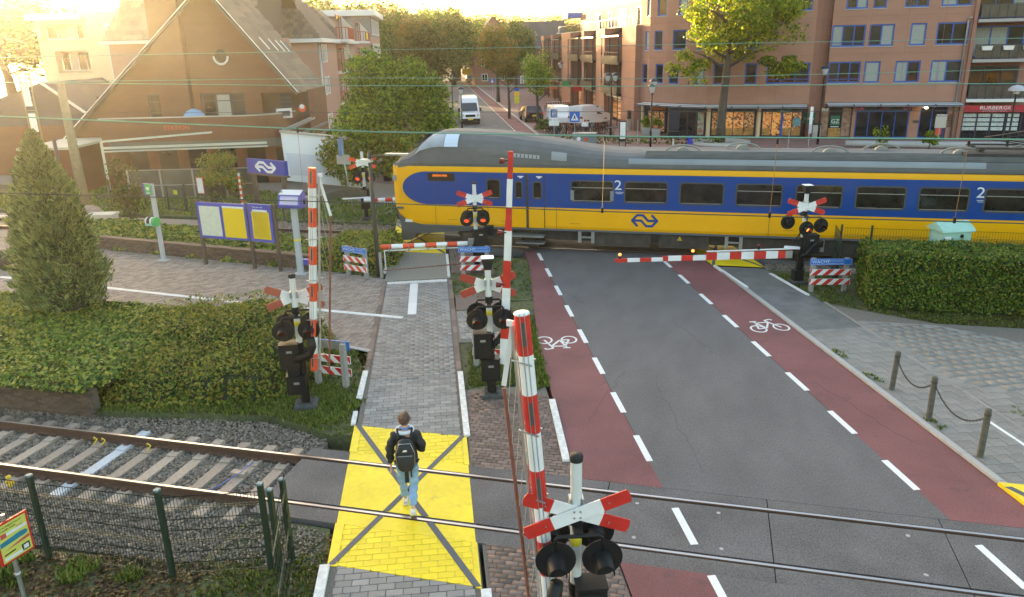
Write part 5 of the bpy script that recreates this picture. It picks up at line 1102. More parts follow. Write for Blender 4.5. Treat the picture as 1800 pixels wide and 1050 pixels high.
# street trees: pixel column, crown top and half width give their place along the street
ORD = 'first second third fourth fifth sixth seventh eighth ninth tenth'.split()
def street_tree(px, ptop, pbot, halfw, depth, mat, label, k, group='trees along the street and behind the houses', base=None):
    if group[:4] == 'wood': ptop -= 10; pbot += 15; halfw *= 1.25
    x, ztop = PC(px, ptop, depth); zb = PC(px, pbot, depth)[1]; rw = halfw / F_PX * depth; rz_ = max(1.5, (ztop - max(zb, 1.2)) / 2); cr = dome[k % 4]
    t = thing('street_tree' if depth < 130 else 'background_tree', label, 'tree', tuple(cf(x, depth)), k * 1.3, group)
    c = link('crown', cr, t); b = ((4.2, 4.6), (4.2, 4.6), (4.6, 5.4), (3.6, 5.2))[k % 4]
    c.scale = (rw / b[0], rw / b[0], rz_ / b[1]); c.location = (0, 0, ztop - rz_); c.material_slots[0].link = 'OBJECT'; c.material_slots[0].material = mat
    tr = link('trunk', trk[k % 2], t); s = max(.5, (ztop - rz_) / 8 * 1.15); tr.scale = (max(.6, rw / 4), max(.6, rw / 4), s)
    return t
street_tree(747, 38, 172, 68, 92, l_bronze, 'broad bronze green tree left of the street', 0); street_tree(872, 33, 138, 44, 112, l_autumn, 'tall tree with orange tinged crown right of the street end', 1)
street_tree(893, 92, 150, 26, 86, l_autumn, 'small yellow orange street tree near the dark car', 3); street_tree(944, 84, 178, 31, 74, l_green, 'slim conical green street tree beside the bicycle racks', 3)
street_tree(905, 28, 140, 42, 125, l_dark, 'dark green tree behind the orange tinged one', 2); street_tree(700, 8, 150, 60, 150, l_dark, 'dark tree rising left of the bronze green tree', 2)
street_tree(735, 20, 120, 50, 138, l_autumn, 'orange topped tree right behind the bronze green tree', 1); street_tree(792, 8, 150, 62, 160, l_dark, 'tall dark tree above the end of the street', 0)
street_tree(640, 0, 120, 55, 165, l_dark, 'dark tree behind the white corniced house', 2); street_tree(850, 42, 140, 46, 175, l_green, 'pale green tree in the gap of the skyline', 0)
for k, (px, pt, hw, d) in enumerate(((560, -6, 70, 190), (610, 10, 60, 210), (670, 6, 60, 215), (725, 18, 60, 220), (775, 22, 60, 225), (825, 28, 60, 230), (880, 34, 55, 235), (935, 38, 55, 240), (990, 34, 60, 245), (1040, 36, 60, 250), (60, -18, 110, 125), (150, -8, 95, 135), (235, -14, 90, 150), (330, -20, 100, 150), (430, -22, 90, 150), (510, -16, 80, 155), (-20, -20, 130, 110))):
    street_tree(px, pt, 150, hw, d, (l_dark, l_green, l_bronze, l_dark)[k % 4], [ORD[k % 10] + ' tree from the white corniced house along the hazy skyline wood', ORD[(k - 10) % 10] + ' tree along the top of the sun glare behind the station'][px < 540], k, 'wood behind the houses' if px >= 540 else 'trees in the sun glare')
for k, (px, pt, hw, d) in enumerate(((575, 14, 60, 172), (615, 8, 55, 176), (655, 22, 55, 170), (685, 30, 50, 168), (715, 26, 52, 178), (760, 26, 55, 182), (800, 30, 55, 186), (838, 44, 50, 190), (905, 40, 50, 195))):
    street_tree(px, pt, 160, hw, d, (l_dark, l_green)[k % 2], ORD[k] + ' tree from the white corniced house in the nearer row of the skyline wood', k + 1, 'wood behind the houses')
# conifer on the ivy bed
cx, cy = -17.9, 17.4
rng = np.random.default_rng(31); n = 26000; t = rng.uniform(0, 1, n) ** .8; Hc = 5.3; prof = np.interp(t, [0, .06, .2, .45, .7, .85, .93, 1], [.86, 1.08, 1.1, .92, .66, .38, .2, .04])
a = rng.uniform(0, 2 * PI, n); br = np.floor(a * 13 / (2 * PI) + t * 37) % 5; rr = prof * (rng.uniform(.62, 1.05, n)) * (1 + .15 * np.sin(a * 5 + t * 23) + .12 * np.sin(a * 11 - t * 47))
P = np.stack([rr * np.cos(a), rr * np.sin(a), .25 + t * (Hc - .4)], 1); o = np.stack([np.cos(a), np.sin(a), np.full(n, .4)], 1)
up = np.stack([np.cos(a) * .75, np.sin(a) * .75, np.full(n, .9)], 1); side_ = np.stack([-np.sin(a), np.cos(a), np.zeros(n)], 1) + rng.normal(0, .6, (n, 3))
V, Fq = leaves(P, side_ + o * .3, .19, .27, .3, .45, up=up * 2)
CT = thing('conifer', 'bushy conifer standing in the ivy bed in the sun glare', 'tree', (cx, cy, .45)); link('foliage', raw('foliage', V, Fq, l_con, 'mesh'), CT); mb = MB(); mb.tube([(0, 0, -.5), (0, 0, 2), (.05, 0, 5)], [.16, .12, .03], 8); mb.lathe((0, 0, .1), [(.45, 0), (.66, .6), (.56, 2.2), (.34, 3.6), (.08, 4.4)], 12); mb.build('trunk', m_bark, CT, local=True)  # trunk mesh also holds an added dark core closing gaps in the foliage
# ---- leaf carpets over height fields
def carpet(o, n, size, mat, name, jitter=.55, aspect=.75, thick=.1, zmin=-9):
    """leaves spread evenly over the surface of a mound"""
    me = o.data; me.calc_loop_triangles(); V = np.empty(len(me.vertices) * 3, np.float32); me.vertices.foreach_get('co', V); V = V.reshape(-1, 3)
    T = np.empty(len(me.loop_triangles) * 3, np.int32); me.loop_triangles.foreach_get('vertices', T); T = V[T.reshape(-1, 3)]
    N = np.cross(T[:, 1] - T[:, 0], T[:, 2] - T[:, 0]); A = np.linalg.norm(N, axis=1); N *= np.where(N[:, 2:] < 0, -1, 1); k = RNG.choice(len(T), n, p=A / A.sum()); r = np.sqrt(RNG.uniform(0, 1, (n, 1))); q = RNG.uniform(0, 1, (n, 1)); T = T[k]
    P = T[:, 0] * (1 - r) + T[:, 1] * r * (1 - q) + T[:, 2] * r * q; N = N[k] / A[k][:, None]; P += N * (.09 + RNG.uniform(-thick, thick * .5, (n, 1)))
    V, Fq = leaves(P, N + [0, 0, .35], size, aspect, jitter); c = link(name, raw(name, V, Fq, mat, 'mesh'), o.parent); c.location = o.location; return c
def skin_of(poly, hf, mat, name, step=.25, parent=None, base=-.1):
    """closed mound below the leaves"""
    A = np.array([[p[0], p[1]] for p in poly]); lo, hi = A.min(0), A.max(0); xs = np.arange(lo[0], hi[0] + step, step); ys = np.arange(lo[1], hi[1] + step, step)
    g_ = np.stack(np.meshgrid(xs, ys, indexing='ij'), -1).reshape(-1, 2); z = hf(g_) - .09; ins = in_poly(g_, poly); z[~ins] = base; nx, ny = len(xs), len(ys)
    V = np.column_stack([g_, z]); q = np.array([(i * ny + j, (i + 1) * ny + j, (i + 1) * ny + j + 1, i * ny + j + 1) for i in range(nx - 1) for j in range(ny - 1)]); keep = ins[q].any(1)
    return raw(name, V, q[keep], mat, parent)
m_under = M('dark undergrowth', (.035, .04, .018), .95, var=.4, scale=9)  # dark brown green core of mounds and hedges below the leaves
def nz(P, s, seed=0):
    r = np.random.default_rng(seed); v = np.zeros(len(P))
    for k in range(5):
        a = r.uniform(0, 6.28); f = s * (1 + k * .7); v += np.sin(P[:, 0] * math.cos(a) * f + P[:, 1] * math.sin(a) * f + r.uniform(0, 6)) / (1 + k * .6)
    return v / 2.4
IVP = [(-32, 12.52), (-13.1, 12.62), (-12.9, 13.4), (-13.2, 16), (-12.6, 17.9), (-21.6, 18.4), (-32, 18.8)]
ivh = lambda P: .66 + .10 * nz(P, 1.6, 3) - .28 * np.clip((P[:, 1] - 16.2) / 2.2, 0, 1)
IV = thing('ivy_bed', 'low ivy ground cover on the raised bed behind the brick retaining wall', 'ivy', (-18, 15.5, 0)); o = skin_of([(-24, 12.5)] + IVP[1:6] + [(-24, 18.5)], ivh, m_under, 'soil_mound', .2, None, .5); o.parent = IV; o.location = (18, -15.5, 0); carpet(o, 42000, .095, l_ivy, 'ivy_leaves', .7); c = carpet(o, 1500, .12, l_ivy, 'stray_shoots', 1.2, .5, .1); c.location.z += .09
SHP = [(-14.1, 13.5), (-12.2, 13.1), (-10.6, 13.7), (-9.2, 14.3), (-8.9, 15.6), (-9.3, 17.2), (-10.6, 17.9), (-13.0, 18.0), (-14.6, 17.4), (-14.9, 15.0)]
def shh(P):
    h = np.full(len(P), .12)
    for x, y, r, k in ((-13.3, 16.7, 1.6, .9), (-11.3, 16.6, 1.75, 1.22), (-9.9, 15.9, 1.25, 1.1), (-10.5, 14.5, 1.2, .72), (-12.4, 14.7, 1.5, .66), (-13.7, 15.0, 1.0, .45)): h = np.maximum(h, k * np.sqrt(np.clip(1 - (((P - [x, y]) / r) ** 2).sum(1) ** 1.3, 0, 1)))
    return h + .09 * nz(P, 3.1, 5)
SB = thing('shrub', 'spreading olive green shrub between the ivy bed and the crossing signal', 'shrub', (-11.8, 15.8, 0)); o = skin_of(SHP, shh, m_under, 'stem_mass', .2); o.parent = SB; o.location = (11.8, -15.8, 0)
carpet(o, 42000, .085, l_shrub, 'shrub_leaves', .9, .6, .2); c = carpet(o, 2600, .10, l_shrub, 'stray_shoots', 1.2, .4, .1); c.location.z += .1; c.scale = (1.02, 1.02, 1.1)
# retaining walls of the beds, brick by brick courses
def brick_wall(name, label, a, b, h, th, z0, mat, n_ind=300, L=.21, B=.065, cap=True):
    a, b = Vector((*a, 0)), Vector((*b, 0)); d = b - a; ang = math.atan2(d.y, d.x); t = thing(name, label, 'garden wall', tuple((a + b) / 2)); n_ = Vector((-d.y, d.x, 0)).normalized()
    mb = MB(); mb.obox(a + n_ * .012 + Vector((0, 0, z0)), d, n_ * th, (0, 0, h)); mb.build('mortar_core', M('mortar', (.13, .11, .09), .95), t)
    me = MB().box(-L / 2 + .004, L / 2 - .004, -.01, .05, -B / 2 + .004, B / 2 - .004).mesh('brick', m_wallbrick); k = 0; rest = []
    rowsn = int(h / B)
    for r in range(rowsn):
        for i in range(int(d.length / L)):
            q = a + d.normalized() * ((i + .5 + (r % 2) * .5) * L) + Vector((0, 0, z0 + (r + .5) * B)) - n_ * random.uniform(0, .004); rest.append(q)
    rest.sort(key=lambda q: q.length)
    for q in rest[:n_ind]: piece('brick', me, t, wmat(t).inverted() @ Matrix.Translation(q) @ Matrix.Rotation(ang, 4, 'Z'))
    if rest[n_ind:]:
        V, Fq = boxes(np.array([(q + n_ * .02)[:] for q in rest[n_ind:]]), (L - .008, .06, B - .008), ang); o = raw('brick_field', V - np.array(t.location), Fq, m_wallbrickS, t, kind='stuff')
    if cap: mb = MB(); mb.obox(a - n_ * .02 + Vector((0, 0, z0 + rowsn * B)), d, n_ * (th + .04), (0, 0, .06)); mb.build('coping', m_wallbrick, t)
    return t
m_wallbrick = M('retaining wall brick', (.125, .085, .06), .92, var=.2, scale=30, objr=.25, bump=.3); m_wallbrickS = M('retaining wall bricks', (.125, .085, .06), .92, var=.2, scale=30, island=.25, bump=.3)
brick_wall('retaining_wall', 'dark brick retaining wall holding the ivy bed beside the near track', (-24, 12.55), (-13.05, 12.75), .84, .25, -.25, m_wallbrick)
a, b = G(140, 434), G(545, 474); brick_wall('planter_wall', 'long low brick planter wall along the far side of the platform', (a.x, a.y), (b.x, b.y), .46, .25, 0, m_wallbrick, 0)
# ground cover bank behind the planter wall, lawn patches
BKP = [(a.x, a.y + .2), (b.x, b.y + .2), (-13.4, 25.6), (-12.9, 26.9), (-15, 27.0), (-26, 28.6), (-28, 28.6)]
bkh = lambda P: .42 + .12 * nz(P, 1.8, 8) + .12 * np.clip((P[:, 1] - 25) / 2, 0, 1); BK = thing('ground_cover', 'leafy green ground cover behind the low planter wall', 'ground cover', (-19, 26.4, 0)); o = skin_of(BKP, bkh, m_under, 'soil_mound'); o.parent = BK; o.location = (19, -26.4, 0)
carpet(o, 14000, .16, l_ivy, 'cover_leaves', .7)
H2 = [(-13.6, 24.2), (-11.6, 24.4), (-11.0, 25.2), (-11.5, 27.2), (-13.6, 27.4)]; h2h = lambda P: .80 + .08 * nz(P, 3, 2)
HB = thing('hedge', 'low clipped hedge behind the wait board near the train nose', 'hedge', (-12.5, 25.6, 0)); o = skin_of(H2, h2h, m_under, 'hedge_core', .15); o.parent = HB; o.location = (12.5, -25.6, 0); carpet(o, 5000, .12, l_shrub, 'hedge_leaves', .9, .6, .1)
def hedge_leaves(x0, x1, y0, y1, z0, z1, dens, size):
    n1 = int((x1 - x0) * (z1 - z0) * dens); A = np.column_stack([RNG.uniform(x0, x1, n1), np.full(n1, y0), RNG.uniform(z0, z1, n1)]); NA = np.tile([0, -1, .25], (n1, 1))
    n2 = int((x1 - x0) * (y1 - y0) * dens); B = np.column_stack([RNG.uniform(x0, x1, n2), RNG.uniform(y0, y1, n2), np.full(n2, z1)]); NB = np.tile([0, 0, 1], (n2, 1))
    n3 = int((y1 - y0) * (z1 - z0) * dens); C_ = np.column_stack([np.full(n3, x0), RNG.uniform(y0, y1, n3), RNG.uniform(z0, z1, n3)]); NC = np.tile([-1, 0, .2], (n3, 1))
    P, N = np.concatenate([A, B, C_]), np.concatenate([NA, NB, NC]).astype(float); P += RNG.normal(0, .035, P.shape) + N * (.05 * np.sin(P[:, :1] * 3.1 + P[:, 2:] * 2.3) * np.sin(P[:, 1:2] * 2.7 + P[:, :1] * 1.3))
    return leaves(P, N, size, .7, .75)
HX0, HX1, HY0, HY1, HZ = 4.75, 17, 23.15, 25.1, 1.62
HG = thing('hedge', 'tall trimmed box hedge on the right in front of the train', 'hedge', (10, 24, 0)); MB().box(HX0 + .08, HX1, HY0 + .08, HY1 - .05, 0, HZ - .08).build('hedge_core', m_under, HG)
V, Fq = hedge_leaves(HX0, HX1, HY0, HY1, .05, HZ, 1050, .07); o = raw('hedge_leaves', V, Fq, l_hedge, HG); o.location = (-10, -24, 0)
# ---- grass tufts and litter
def grass(poly, n, z, h, name='grass', mat=l_grass, lean=.5, w=.016, clump=6):
    P = scatter(poly, max(1, n // clump)); P = np.repeat(P, clump, 0) + RNG.normal(0, .035, (len(P) * clump, 2)); n = len(P); a = RNG.uniform(0, 6.28, n); hh = h * RNG.uniform(.4, 1.2, n); l = RNG.uniform(.1, lean, n) * hh
    dx, dy = np.cos(a), np.sin(a); b = np.column_stack([P, np.full(n, z)]); s = np.column_stack([-dy, dx, np.zeros(n)]) * w
    m = b + np.column_stack([dx * l * .4, dy * l * .4, hh * .6]); t = b + np.column_stack([dx * l, dy * l, hh])
    V = np.stack([b - s, b + s, m + s * .7, t, m - s * .7], 1).reshape(-1, 3); f = np.concatenate([np.array([(0, 1, 2, 4)]) + (np.arange(n) * 5)[:, None], np.array([(4, 2, 3, 3)]) + (np.arange(n) * 5)[:, None]])
    tri = np.concatenate([np.array([(0, 1, 2), (0, 2, 4), (4, 2, 3)])[None] + (np.arange(n) * 5)[:, None, None]]).reshape(-1, 3)
    return raw(name, V, tri, mat, kind='stuff')
def litter(poly, n, z, size, mat=l_moss, name='leaf_litter'):
    P = scatter(poly, n); V, Fq = leaves(np.column_stack([P, np.full(n, z) + RNG.uniform(0, .015, n)]), np.tile([0., 0, 1], (n, 1)), size, .7, .35); return raw(name, V, Fq, mat, kind='stuff')
G1 = [(-13, 12.8), (-9, 13.4), (-7.6, 13.0), (-8.2, 14.4), (-9.2, 14.4), (-12.2, 13.2)]; grass(G1, 6000, -.03, .07); litter(G1, 1500, -.02, .07); grass(E1, 8000, -.03, .06); litter(E1, 2600, -.025, .07); grass([(-9.2, 14.0), (-7.4, 13.2), (-7.2, 14.5), (-8.8, 15.4)], 3000, -.03, .08)
grass([vw(.7, 18.8), vw(2.2, 18.8), vw(2.2, 16.6), vw(.5, 16.4)], 4200, -.03, .06); grass([vw(1.7, 21.5), vw(2.6, 21.0), vw(2.4, 16.2), vw(1.75, 16.0)], 7000, -.03, .11); litter(E2, 900, -.025, .06)
for k in range(13): x, y = random.uniform(-13.5, -7.0), random.uniform(6.6, 7.9) + .25; r = random.uniform(.12, .4); grass([(x - r, y - r * .6), (x + r, y - r * .5), (x + r * .8, y + r * .5), (x - r * .7, y + r * .6)], int(900 * r), -.08, .13, lean=.9)
litter([(-14, 8.0), (-7.2, 8.6), (-7, 7.2), (-14, 6)], 3000, -.075, .09, leafmat('brown leaf litter', ['#2e2013', '#4a3420', '#5e4226', '#3a2a1c'], trans=.05)); grass([(-7, 8.6), (-5.6, 9.3), (-5.2, 8.0), (-7, 7.4)], 1300, -.08, .08); litter([(-13, 7.9), (-7.2, 8.7), (-5.7, 9.8), (-5.0, 7.5), (-13, 6)], 3400, -.07, .08)
stones('gravel', [(-7.3, 9.9), (-5.85, 9.8), (-5.5, 8.9), (-7.3, 8.7)], 900, -.07, .03, .08, m_ballast)
grass([vY(11.3, 26.6), vY(11.4, 24.0), vw(11.6, 20.8), (6.4, 22.2), (14, 22.2), (14, 23.0), (4.6, 23.2), (4.4, 26.6)], 5000, -.03, .07); litter([vw(11.6, 20.8), (6.4, 22.2), (14, 22.2), (14, 23.1), (4.6, 23.2), (3.5, 24.5)], 3000, -.02, .07)
grass(E5, 7000, -.03, .12); grass(E6[1:5] + [(-40, 38.5), (-40, 32)], 16000, -.05, .16, w=.03); grass(E7, 2500, -.03, .06); grass(E8, 2500, .01, .06)
for v, w in ((9.85, 16.9), (9.85, 15.4), (9.85, 13.2)): grass([vw(v - .12, w - .3), vw(v + .12, w - .3), vw(v + .1, w + .3), vw(v - .1, w + .3)], 90, .03, .05)
# small plants by the train and the wall
def wispy(label, loc, R3, n, mat, size=.16): t = thing('shrub', label, 'shrub', loc); c = link('crown', crown('crown', mat, R3, n, size, 16, .4, int(abs(loc[0]) * 10)), t); c.location = (0, 0, R3[2]); link('trunk', trunk_mesh(R3[2] * 1.5, .05, 6, R3[0] * .7, 3, .2), t); return t
wispy('rounded shrub behind the blue station sign', tuple(cf(-15.3, 41.0)), (1.5, 1.2, 1.35), 3000, l_shrub); wispy('thin dry shrub at the left end of the glass wind screen', tuple(cf(-18.0, 36)), (1.3, .8, 1.5), 1300, l_bronze); wispy('green shrub against the station wall below the small windows', tuple(cf(-25.8, 47.3)), (.9, .7, 1.2), 1200, l_green)
wispy('tawny shrub behind the ticket reader', tuple(cf(-13.4, 34.5)), (.6, .5, .8), 600, l_bronze)
p = G(1010, 236); q = thing('low_hedge', 'clipped box hedge block at the end of the bicycle rack', 'hedge', tuple(G(965, 232))); c = link('crown', crown('crown', l_hedge, (1.3, .9, .6), 1500, .16, 14, .5, 71), q); c.location = (0, 0, .5)
LH = thing('low_hedge', 'low hedge strip along the plaza behind the train', 'hedge', tuple(G(1130, 252))); V, Fq = hedge_leaves(-6.5, 6.0, -.4, .4, 0, .45, 60, .2); raw('hedge_leaves', V, Fq, l_hedge, LH)
for k, (x, y) in enumerate(((1547, 262), (1632, 264))): q = thing('sapling', 'yellow leaved %s sapling behind the train roof' % ('taller', 'shorter')[k], 'tree', (PY(x, y, 58).x, 58, 0)); c = link('crown', crown('crown', l_yellow, (.75, .6, 1.0 - .4 * k), 420, .17, 9, .4, 80 + k), q); c.location = (0, 0, 1.0); link('trunk', trunk_mesh(1.4, .04, 3, .4, 3, .5), q)
# ================================================================ TRAIN
TR = thing('train', 'yellow and blue passenger train with a raised grey cab passing on the far track', 'train', (0, 29.3, 0))
XN, YS = -12.05, 27.9                       # nose tip, near side of the body
def sect(hw, zb, zs, zr, n=9, sh=.55):
    """cross-section from the near lower edge over the roof to the far lower edge"""
    p = [(-hw + .04, zb), (-hw, zb + .12), (-hw, zs - .12), (-hw + .01, zs)]
    for i in range(1, n):
        t = PI * i / n; c, s = math.cos(t), math.sin(t); e = .62
        p.append((-(hw - .01) * math.copysign(abs(c) ** e, c), zs + (zr - zs) * abs(s) ** .85))
    return p + [(hw - .01, zs), (hw, zs - .12), (hw, zb + .12), (hw - .04, zb)]
def loft(stations, mi_of):
    mb = MB(); rows = []
    for x, hw, zb, zs, zr in stations: rows.append([(x, 29.3 + y, z) for y, z in sect(hw, zb, zs, zr)])
    n = len(rows[0]); v = [p for r in rows for p in r]
    fs = [(i * n + j, (i + 1) * n + j, (i + 1) * n + j + 1, i * n + j + 1) for i in range(len(rows) - 1) for j in range(n - 1)]
    for q in fs:
        z = sum(v[k][2] for k in q) / 4; xx = sum(v[k][0] for k in q) / 4
        mb.add([v[k] for k in q], [(0, 1, 2, 3)], mi_of(xx, z), True)
    for r, fl in ((rows[0], 1), (rows[-1], 0)): mb.add(r, [tuple(range(n)) if fl else tuple(range(n))[::-1]], mi_of(r[0][0], 2))
    return mb
# lower body: yellow sides
st = [(XN, .95, 1.75, 3.15, 3.2), (XN + .08, 1.12, 1.55, 3.19, 3.24), (XN + .3, 1.27, 1.25, 3.2, 3.25), (XN + .7, 1.36, 1.02, 3.2, 3.25), (XN + 1.2, 1.395, .93, 3.2, 3.25), (XN + 2, 1.4, .91, 3.2, 3.25), (34, 1.4, .91, 3.2, 3.25)]
body = loft(st, lambda x, z: 0).build('body', m_tyel, TR)
# grey roof and cab
rs = [(XN + x, h, zb_, zs_, zr_) for x, h, zb_, zs_, zr_ in ((.02, 1.0, 3.16, 3.2, 3.25), (.2, 1.2, 3.18, 3.22, 3.38), (.45, 1.33, 3.19, 3.27, 3.58), (.8, 1.37, 3.2, 3.33, 3.76), (1.05, 1.39, 3.2, 3.40, 3.93), (1.3, 1.39, 3.2, 3.5, 4.22), (1.8, 1.39, 3.2, 3.6, 4.42), (2.2, 1.39, 3.2, 3.62, 4.48), (3.0, 1.385, 3.2, 3.62, 4.47), (4, 1.385, 3.2, 3.6, 4.43), (4.7, 1.385, 3.2, 3.57, 4.37), (5.3, 1.385, 3.2, 3.54, 4.28), (6, 1.385, 3.2, 3.5, 4.18), (6.9, 1.385, 3.2, 3.45, 4.05), (7.5, 1.385, 3.2, 3.42, 3.93), (8.2, 1.385, 3.2, 3.4, 3.83), (9, 1.385, 3.2, 3.38, 3.78))] + [(34, 1.385, 3.2, 3.38, 3.78)]
roof = loft(rs, lambda x, z: 0).build('roof', m_troof, TR)
def side(pts, name, mat, parent, y=YS, th=.012, **kw):
    """flat panel on the near side from (x, z) points"""
    return MB().prism(pts, (0, y, 0), (1, 0, 0), (0, 0, 1), (0, -th, 0)).build(name, mat, parent, **kw)
xl = PY(708, 330, YS).x; zt, zb = 3.02, 1.74
pan = [(34, zb), (34, zt)] + [(xl + 1.05, zt)] + [(xl + 1.05 - 1.05 * math.sin(t * PI / 24), (zt + zb) / 2 + (zt - zb) / 2 * math.cos(t * PI / 24)) for t in range(1, 24)] + [(xl + 1.05, zb)]
side(pan, 'blue_panel', m_tblue, body, th=.008)
def rrect(x0, x1, z0, z1, r, n=4):
    p = []
    for cx, cz, a0 in ((x1 - r, z1 - r, 0), (x0 + r, z1 - r, 1), (x0 + r, z0 + r, 2), (x1 - r, z0 + r, 3)):
        for i in range(n + 1): a = (a0 + i / n) * PI / 2; p.append((cx + r * math.cos(a), cz + r * math.sin(a)))
    return p
def twindow(x0, x1, z0, z1, r=.12, top=True):
    w = side(rrect(x0, x1, z0, z1, r), 'window', m_frame, body, YS - .008, .012)
    side(rrect(x0 + .05, x1 - .05, z0 + .05, z1 - .05, r * .7), 'pane', m_tglass, w, YS - .019, .004)
    mb = MB()
    if top: mb.box(x0 + .06, x1 - .06, YS - .030, YS - .022, z0 + (z1 - z0) * .66, z0 + (z1 - z0) * .66 + .02)
    mb.box(x0 + .1, x1 - .1, YS - .028, YS - .022, z0 + .052, z0 + .066)
    mb.build('window_bar', m_galv, w)
    return w
px = [(1003, 1079), (1097, 1174), (1194, 1273), (1293, 1376), (1398, 1482), (1504, 1594), (1615, 1706), (1731, 1826), (1850, 1946), (1975, 2075)]
for k, (a, b) in enumerate(px):
    x0, x1 = PY(a, 340, YS).x, PY(b, 340, YS).x; twindow(x0, x1, 1.98, 2.79, top=k != 2)
    if k == 0: 
        mb = MB(); mb.box(x0 + .0, x0 + .13, YS - .027, YS - .021, 2.05, 2.42); mb.box(x1 - .13, x1, YS - .027, YS - .021, 2.05, 2.42); mb.build('pane_reflection_strip', M('painted pane reflection', (.22, .23, .24), .2), body)  # reflections painted as pale strips on the pane edges
xa, xb = PY(855, 330, YS).x, PY(880, 330, YS).x; twindow(xa, xb, 2.02, 2.78, top=False)
for a, b in ((905, 919), (936, 953)): twindow(PY(a, 330, YS).x, PY(b, 330, YS).x, 2.04, 2.72, .1, False)
# doors: gap line, leaf outlines and steps
xd = PY(927, 340, YS).x; d0, d1 = PY(897, 340, YS).x, PY(957, 340, YS).x
door = MB()
for x in (d0, xd, d1): door.box(x - (.05 if x == xd else .014), x + (.05 if x == xd else .014), YS - .02, YS, .94, 2.98)
dr = door.build('door', m_tdark, body)
for a, b in ((d0 + .015, xd - .05), (xd + .05, d1 - .015)): side([(a, .95), (b, .95), (b, 1.735), (a, 1.735)], 'door_leaf', m_tyel, dr, YS, .016)
mb = MB(); mb.box(d0, d1, YS - .25, YS + .2, .62, .68); mb.box(d0 + .2, d1, YS - .18, YS + .2, .35, .4); mb.build('step', m_galv, dr)
for a, nm in ((d0 + .3, 0), (xd + .35, 0)):
    mb = MB(); mb.box(a, a + .22, YS - .022, YS - .008, 2.87, 2.91); mb.box(a + .06, a + .16, YS - .022, YS - .008, 2.83, 2.87); mb.build('door_marking', m_white, dr)
# destination display
x0, x1 = PY(752, 308, YS).x, PY(799, 308, YS).x
dp = side([(x0, 2.66), (x1, 2.66), (x1, 2.97), (x0, 2.97)], 'destination_display', M('display face', (.03, .02, .014), .3), body, YS - .008, .012)
text('display_text', 'EINDHOVEN', dp, (x0 + .2, YS - .0215, 2.83), (1, 0, 0), (0, 0, 1), .12, m_led, squeeze=.85)
for a in ((1078, 333), (1713, 345)):
    p = PY(*a, YS); text('class_number', '2', body, (p.x + .03, YS - .01, 2.47), (1, 0, 0), (0, 0, 1), .5, m_white, squeeze=1.15)
    mb = MB(); mb.box(p.x + .12, p.x + .34, YS - .012, YS - .008, 2.32, 2.335); mb.box(p.x + .08, p.x + .38, YS - .012, YS - .008, 2.37, 2.385); mb.build('small_sign', m_white, body)
def rail_logo(name, parent, o, ax, up, w, h, mat, wd=.115, mirror=1):
    """two interlocking arrows"""
    o, ax, up = Vector(o), Vector(ax).normalized(), Vector(up).normalized(); nz = ax.cross(up); mb = MB()
    S1 = [(0, .5), (.2, 1), (.43, 1), (.64, .5), (1, .5)]; S2 = [(1, .5), (.8, 0), (.57, 0), (.36, .5), (0, .5)]
    for seg in (S1, S2, [(1, .5), (.79, 1)], [(0, .5), (.21, 0)]):
        for k, (a, b) in enumerate(zip(seg, seg[1:])):
            d = Vector(((b[0] - a[0]) * w, (b[1] - a[1]) * h)).normalized() * wd * h * .35
            mb.beam(o + ax * (a[0] * w - d.x) + up * (a[1] * h - d.y) + nz * .001 * k, o + ax * (b[0] * w + d.x) + up * (b[1] * h + d.y) + nz * .001 * k, wd * w * .62, .006, up=nz)
    return mb.build(name, mat, parent)
p0, p1 = PY(1111, 392, YS), PY(1155, 392, YS); rail_logo('logo', body, (p0.x, YS - .004, 1.15), (1, 0, 0), (0, 0, 1), p1.x - p0.x, .40, m_tblue, .15)
mb = MB()
for x in (xl + 1.3, d0 - .9, d1 + .45, 2.2, 8.3): mb.box(x, x + .012, YS - .0095, YS, .93, 3.0); mb.box(x + .5, x + .9, YS - .004, YS, 1.15, 1.16)
mb.build('panel_seam', M('panel seam', (.10, .07, .03), .7), body, kind='stuff')
mb = MB(); mb.box(XN + 1.3, 34, YS - .004, YS + .05, .86, .93); mb.build('sole_bar', M('sole bar', (.10, .11, .125), .5), TR)
for a, b, z0, z1, m in (((838, 262), (905, 262), 3.52, 3.62, 0), ):
    pass
# cab windows
def roofquad(pts, name, mat, par=roof):
    c = sum((Vector(p) for p in pts), Vector()) / len(pts); return MB().sheet(pts).build(name, mat, par)
def rpt(x, f, out=.02):
    """point on the near flank of the roof at x; f runs from the eave (0) to the crown (1)"""
    for a, b in zip(rs, rs[1:]):
        if a[0] <= x <= b[0]:
            k = (x - a[0]) / (b[0] - a[0]); q = [a[i] + (b[i] - a[i]) * k for i in range(5)]; break
    t = PI / 2 * f; c, s = math.cos(t), math.sin(t); y = -(q[1] - .01) * c ** .62 if c > 1e-6 else 0; z = q[3] + (q[4] - q[3]) * s ** .85
    return Vector((x, 29.3 + y - out * c - .004, z + out * s + .004))
def patch(x0, x1, f0, f1, name, mat, out=.02, nx=4, nf=4, xs=None):
    mb = MB(); g_ = [[rpt(((x0 + (x1 - x0) * i / nx) if xs is None else xs(i / nx, j / nf)), f0 + (f1 - f0) * j / nf, out) for j in range(nf + 1)] for i in range(nx + 1)]
    for i in range(nx):
        for j in range(nf): mb.add([g_[i][j], g_[i + 1][j], g_[i + 1][j + 1], g_[i][j + 1]], [(0, 1, 2, 3)], 0, True)
    return mb.build(name, mat, roof)
m_cabg = M('cab glass', (.36, .40, .45), .2, var=.35, scale=1.1)
patch(0, 0, .20, .66, 'cab_side_window', m_cabg, .07, 12, 8, xs=lambda i, j: XN + 1.12 + j * .62 + i * (1.18 - j * .62))
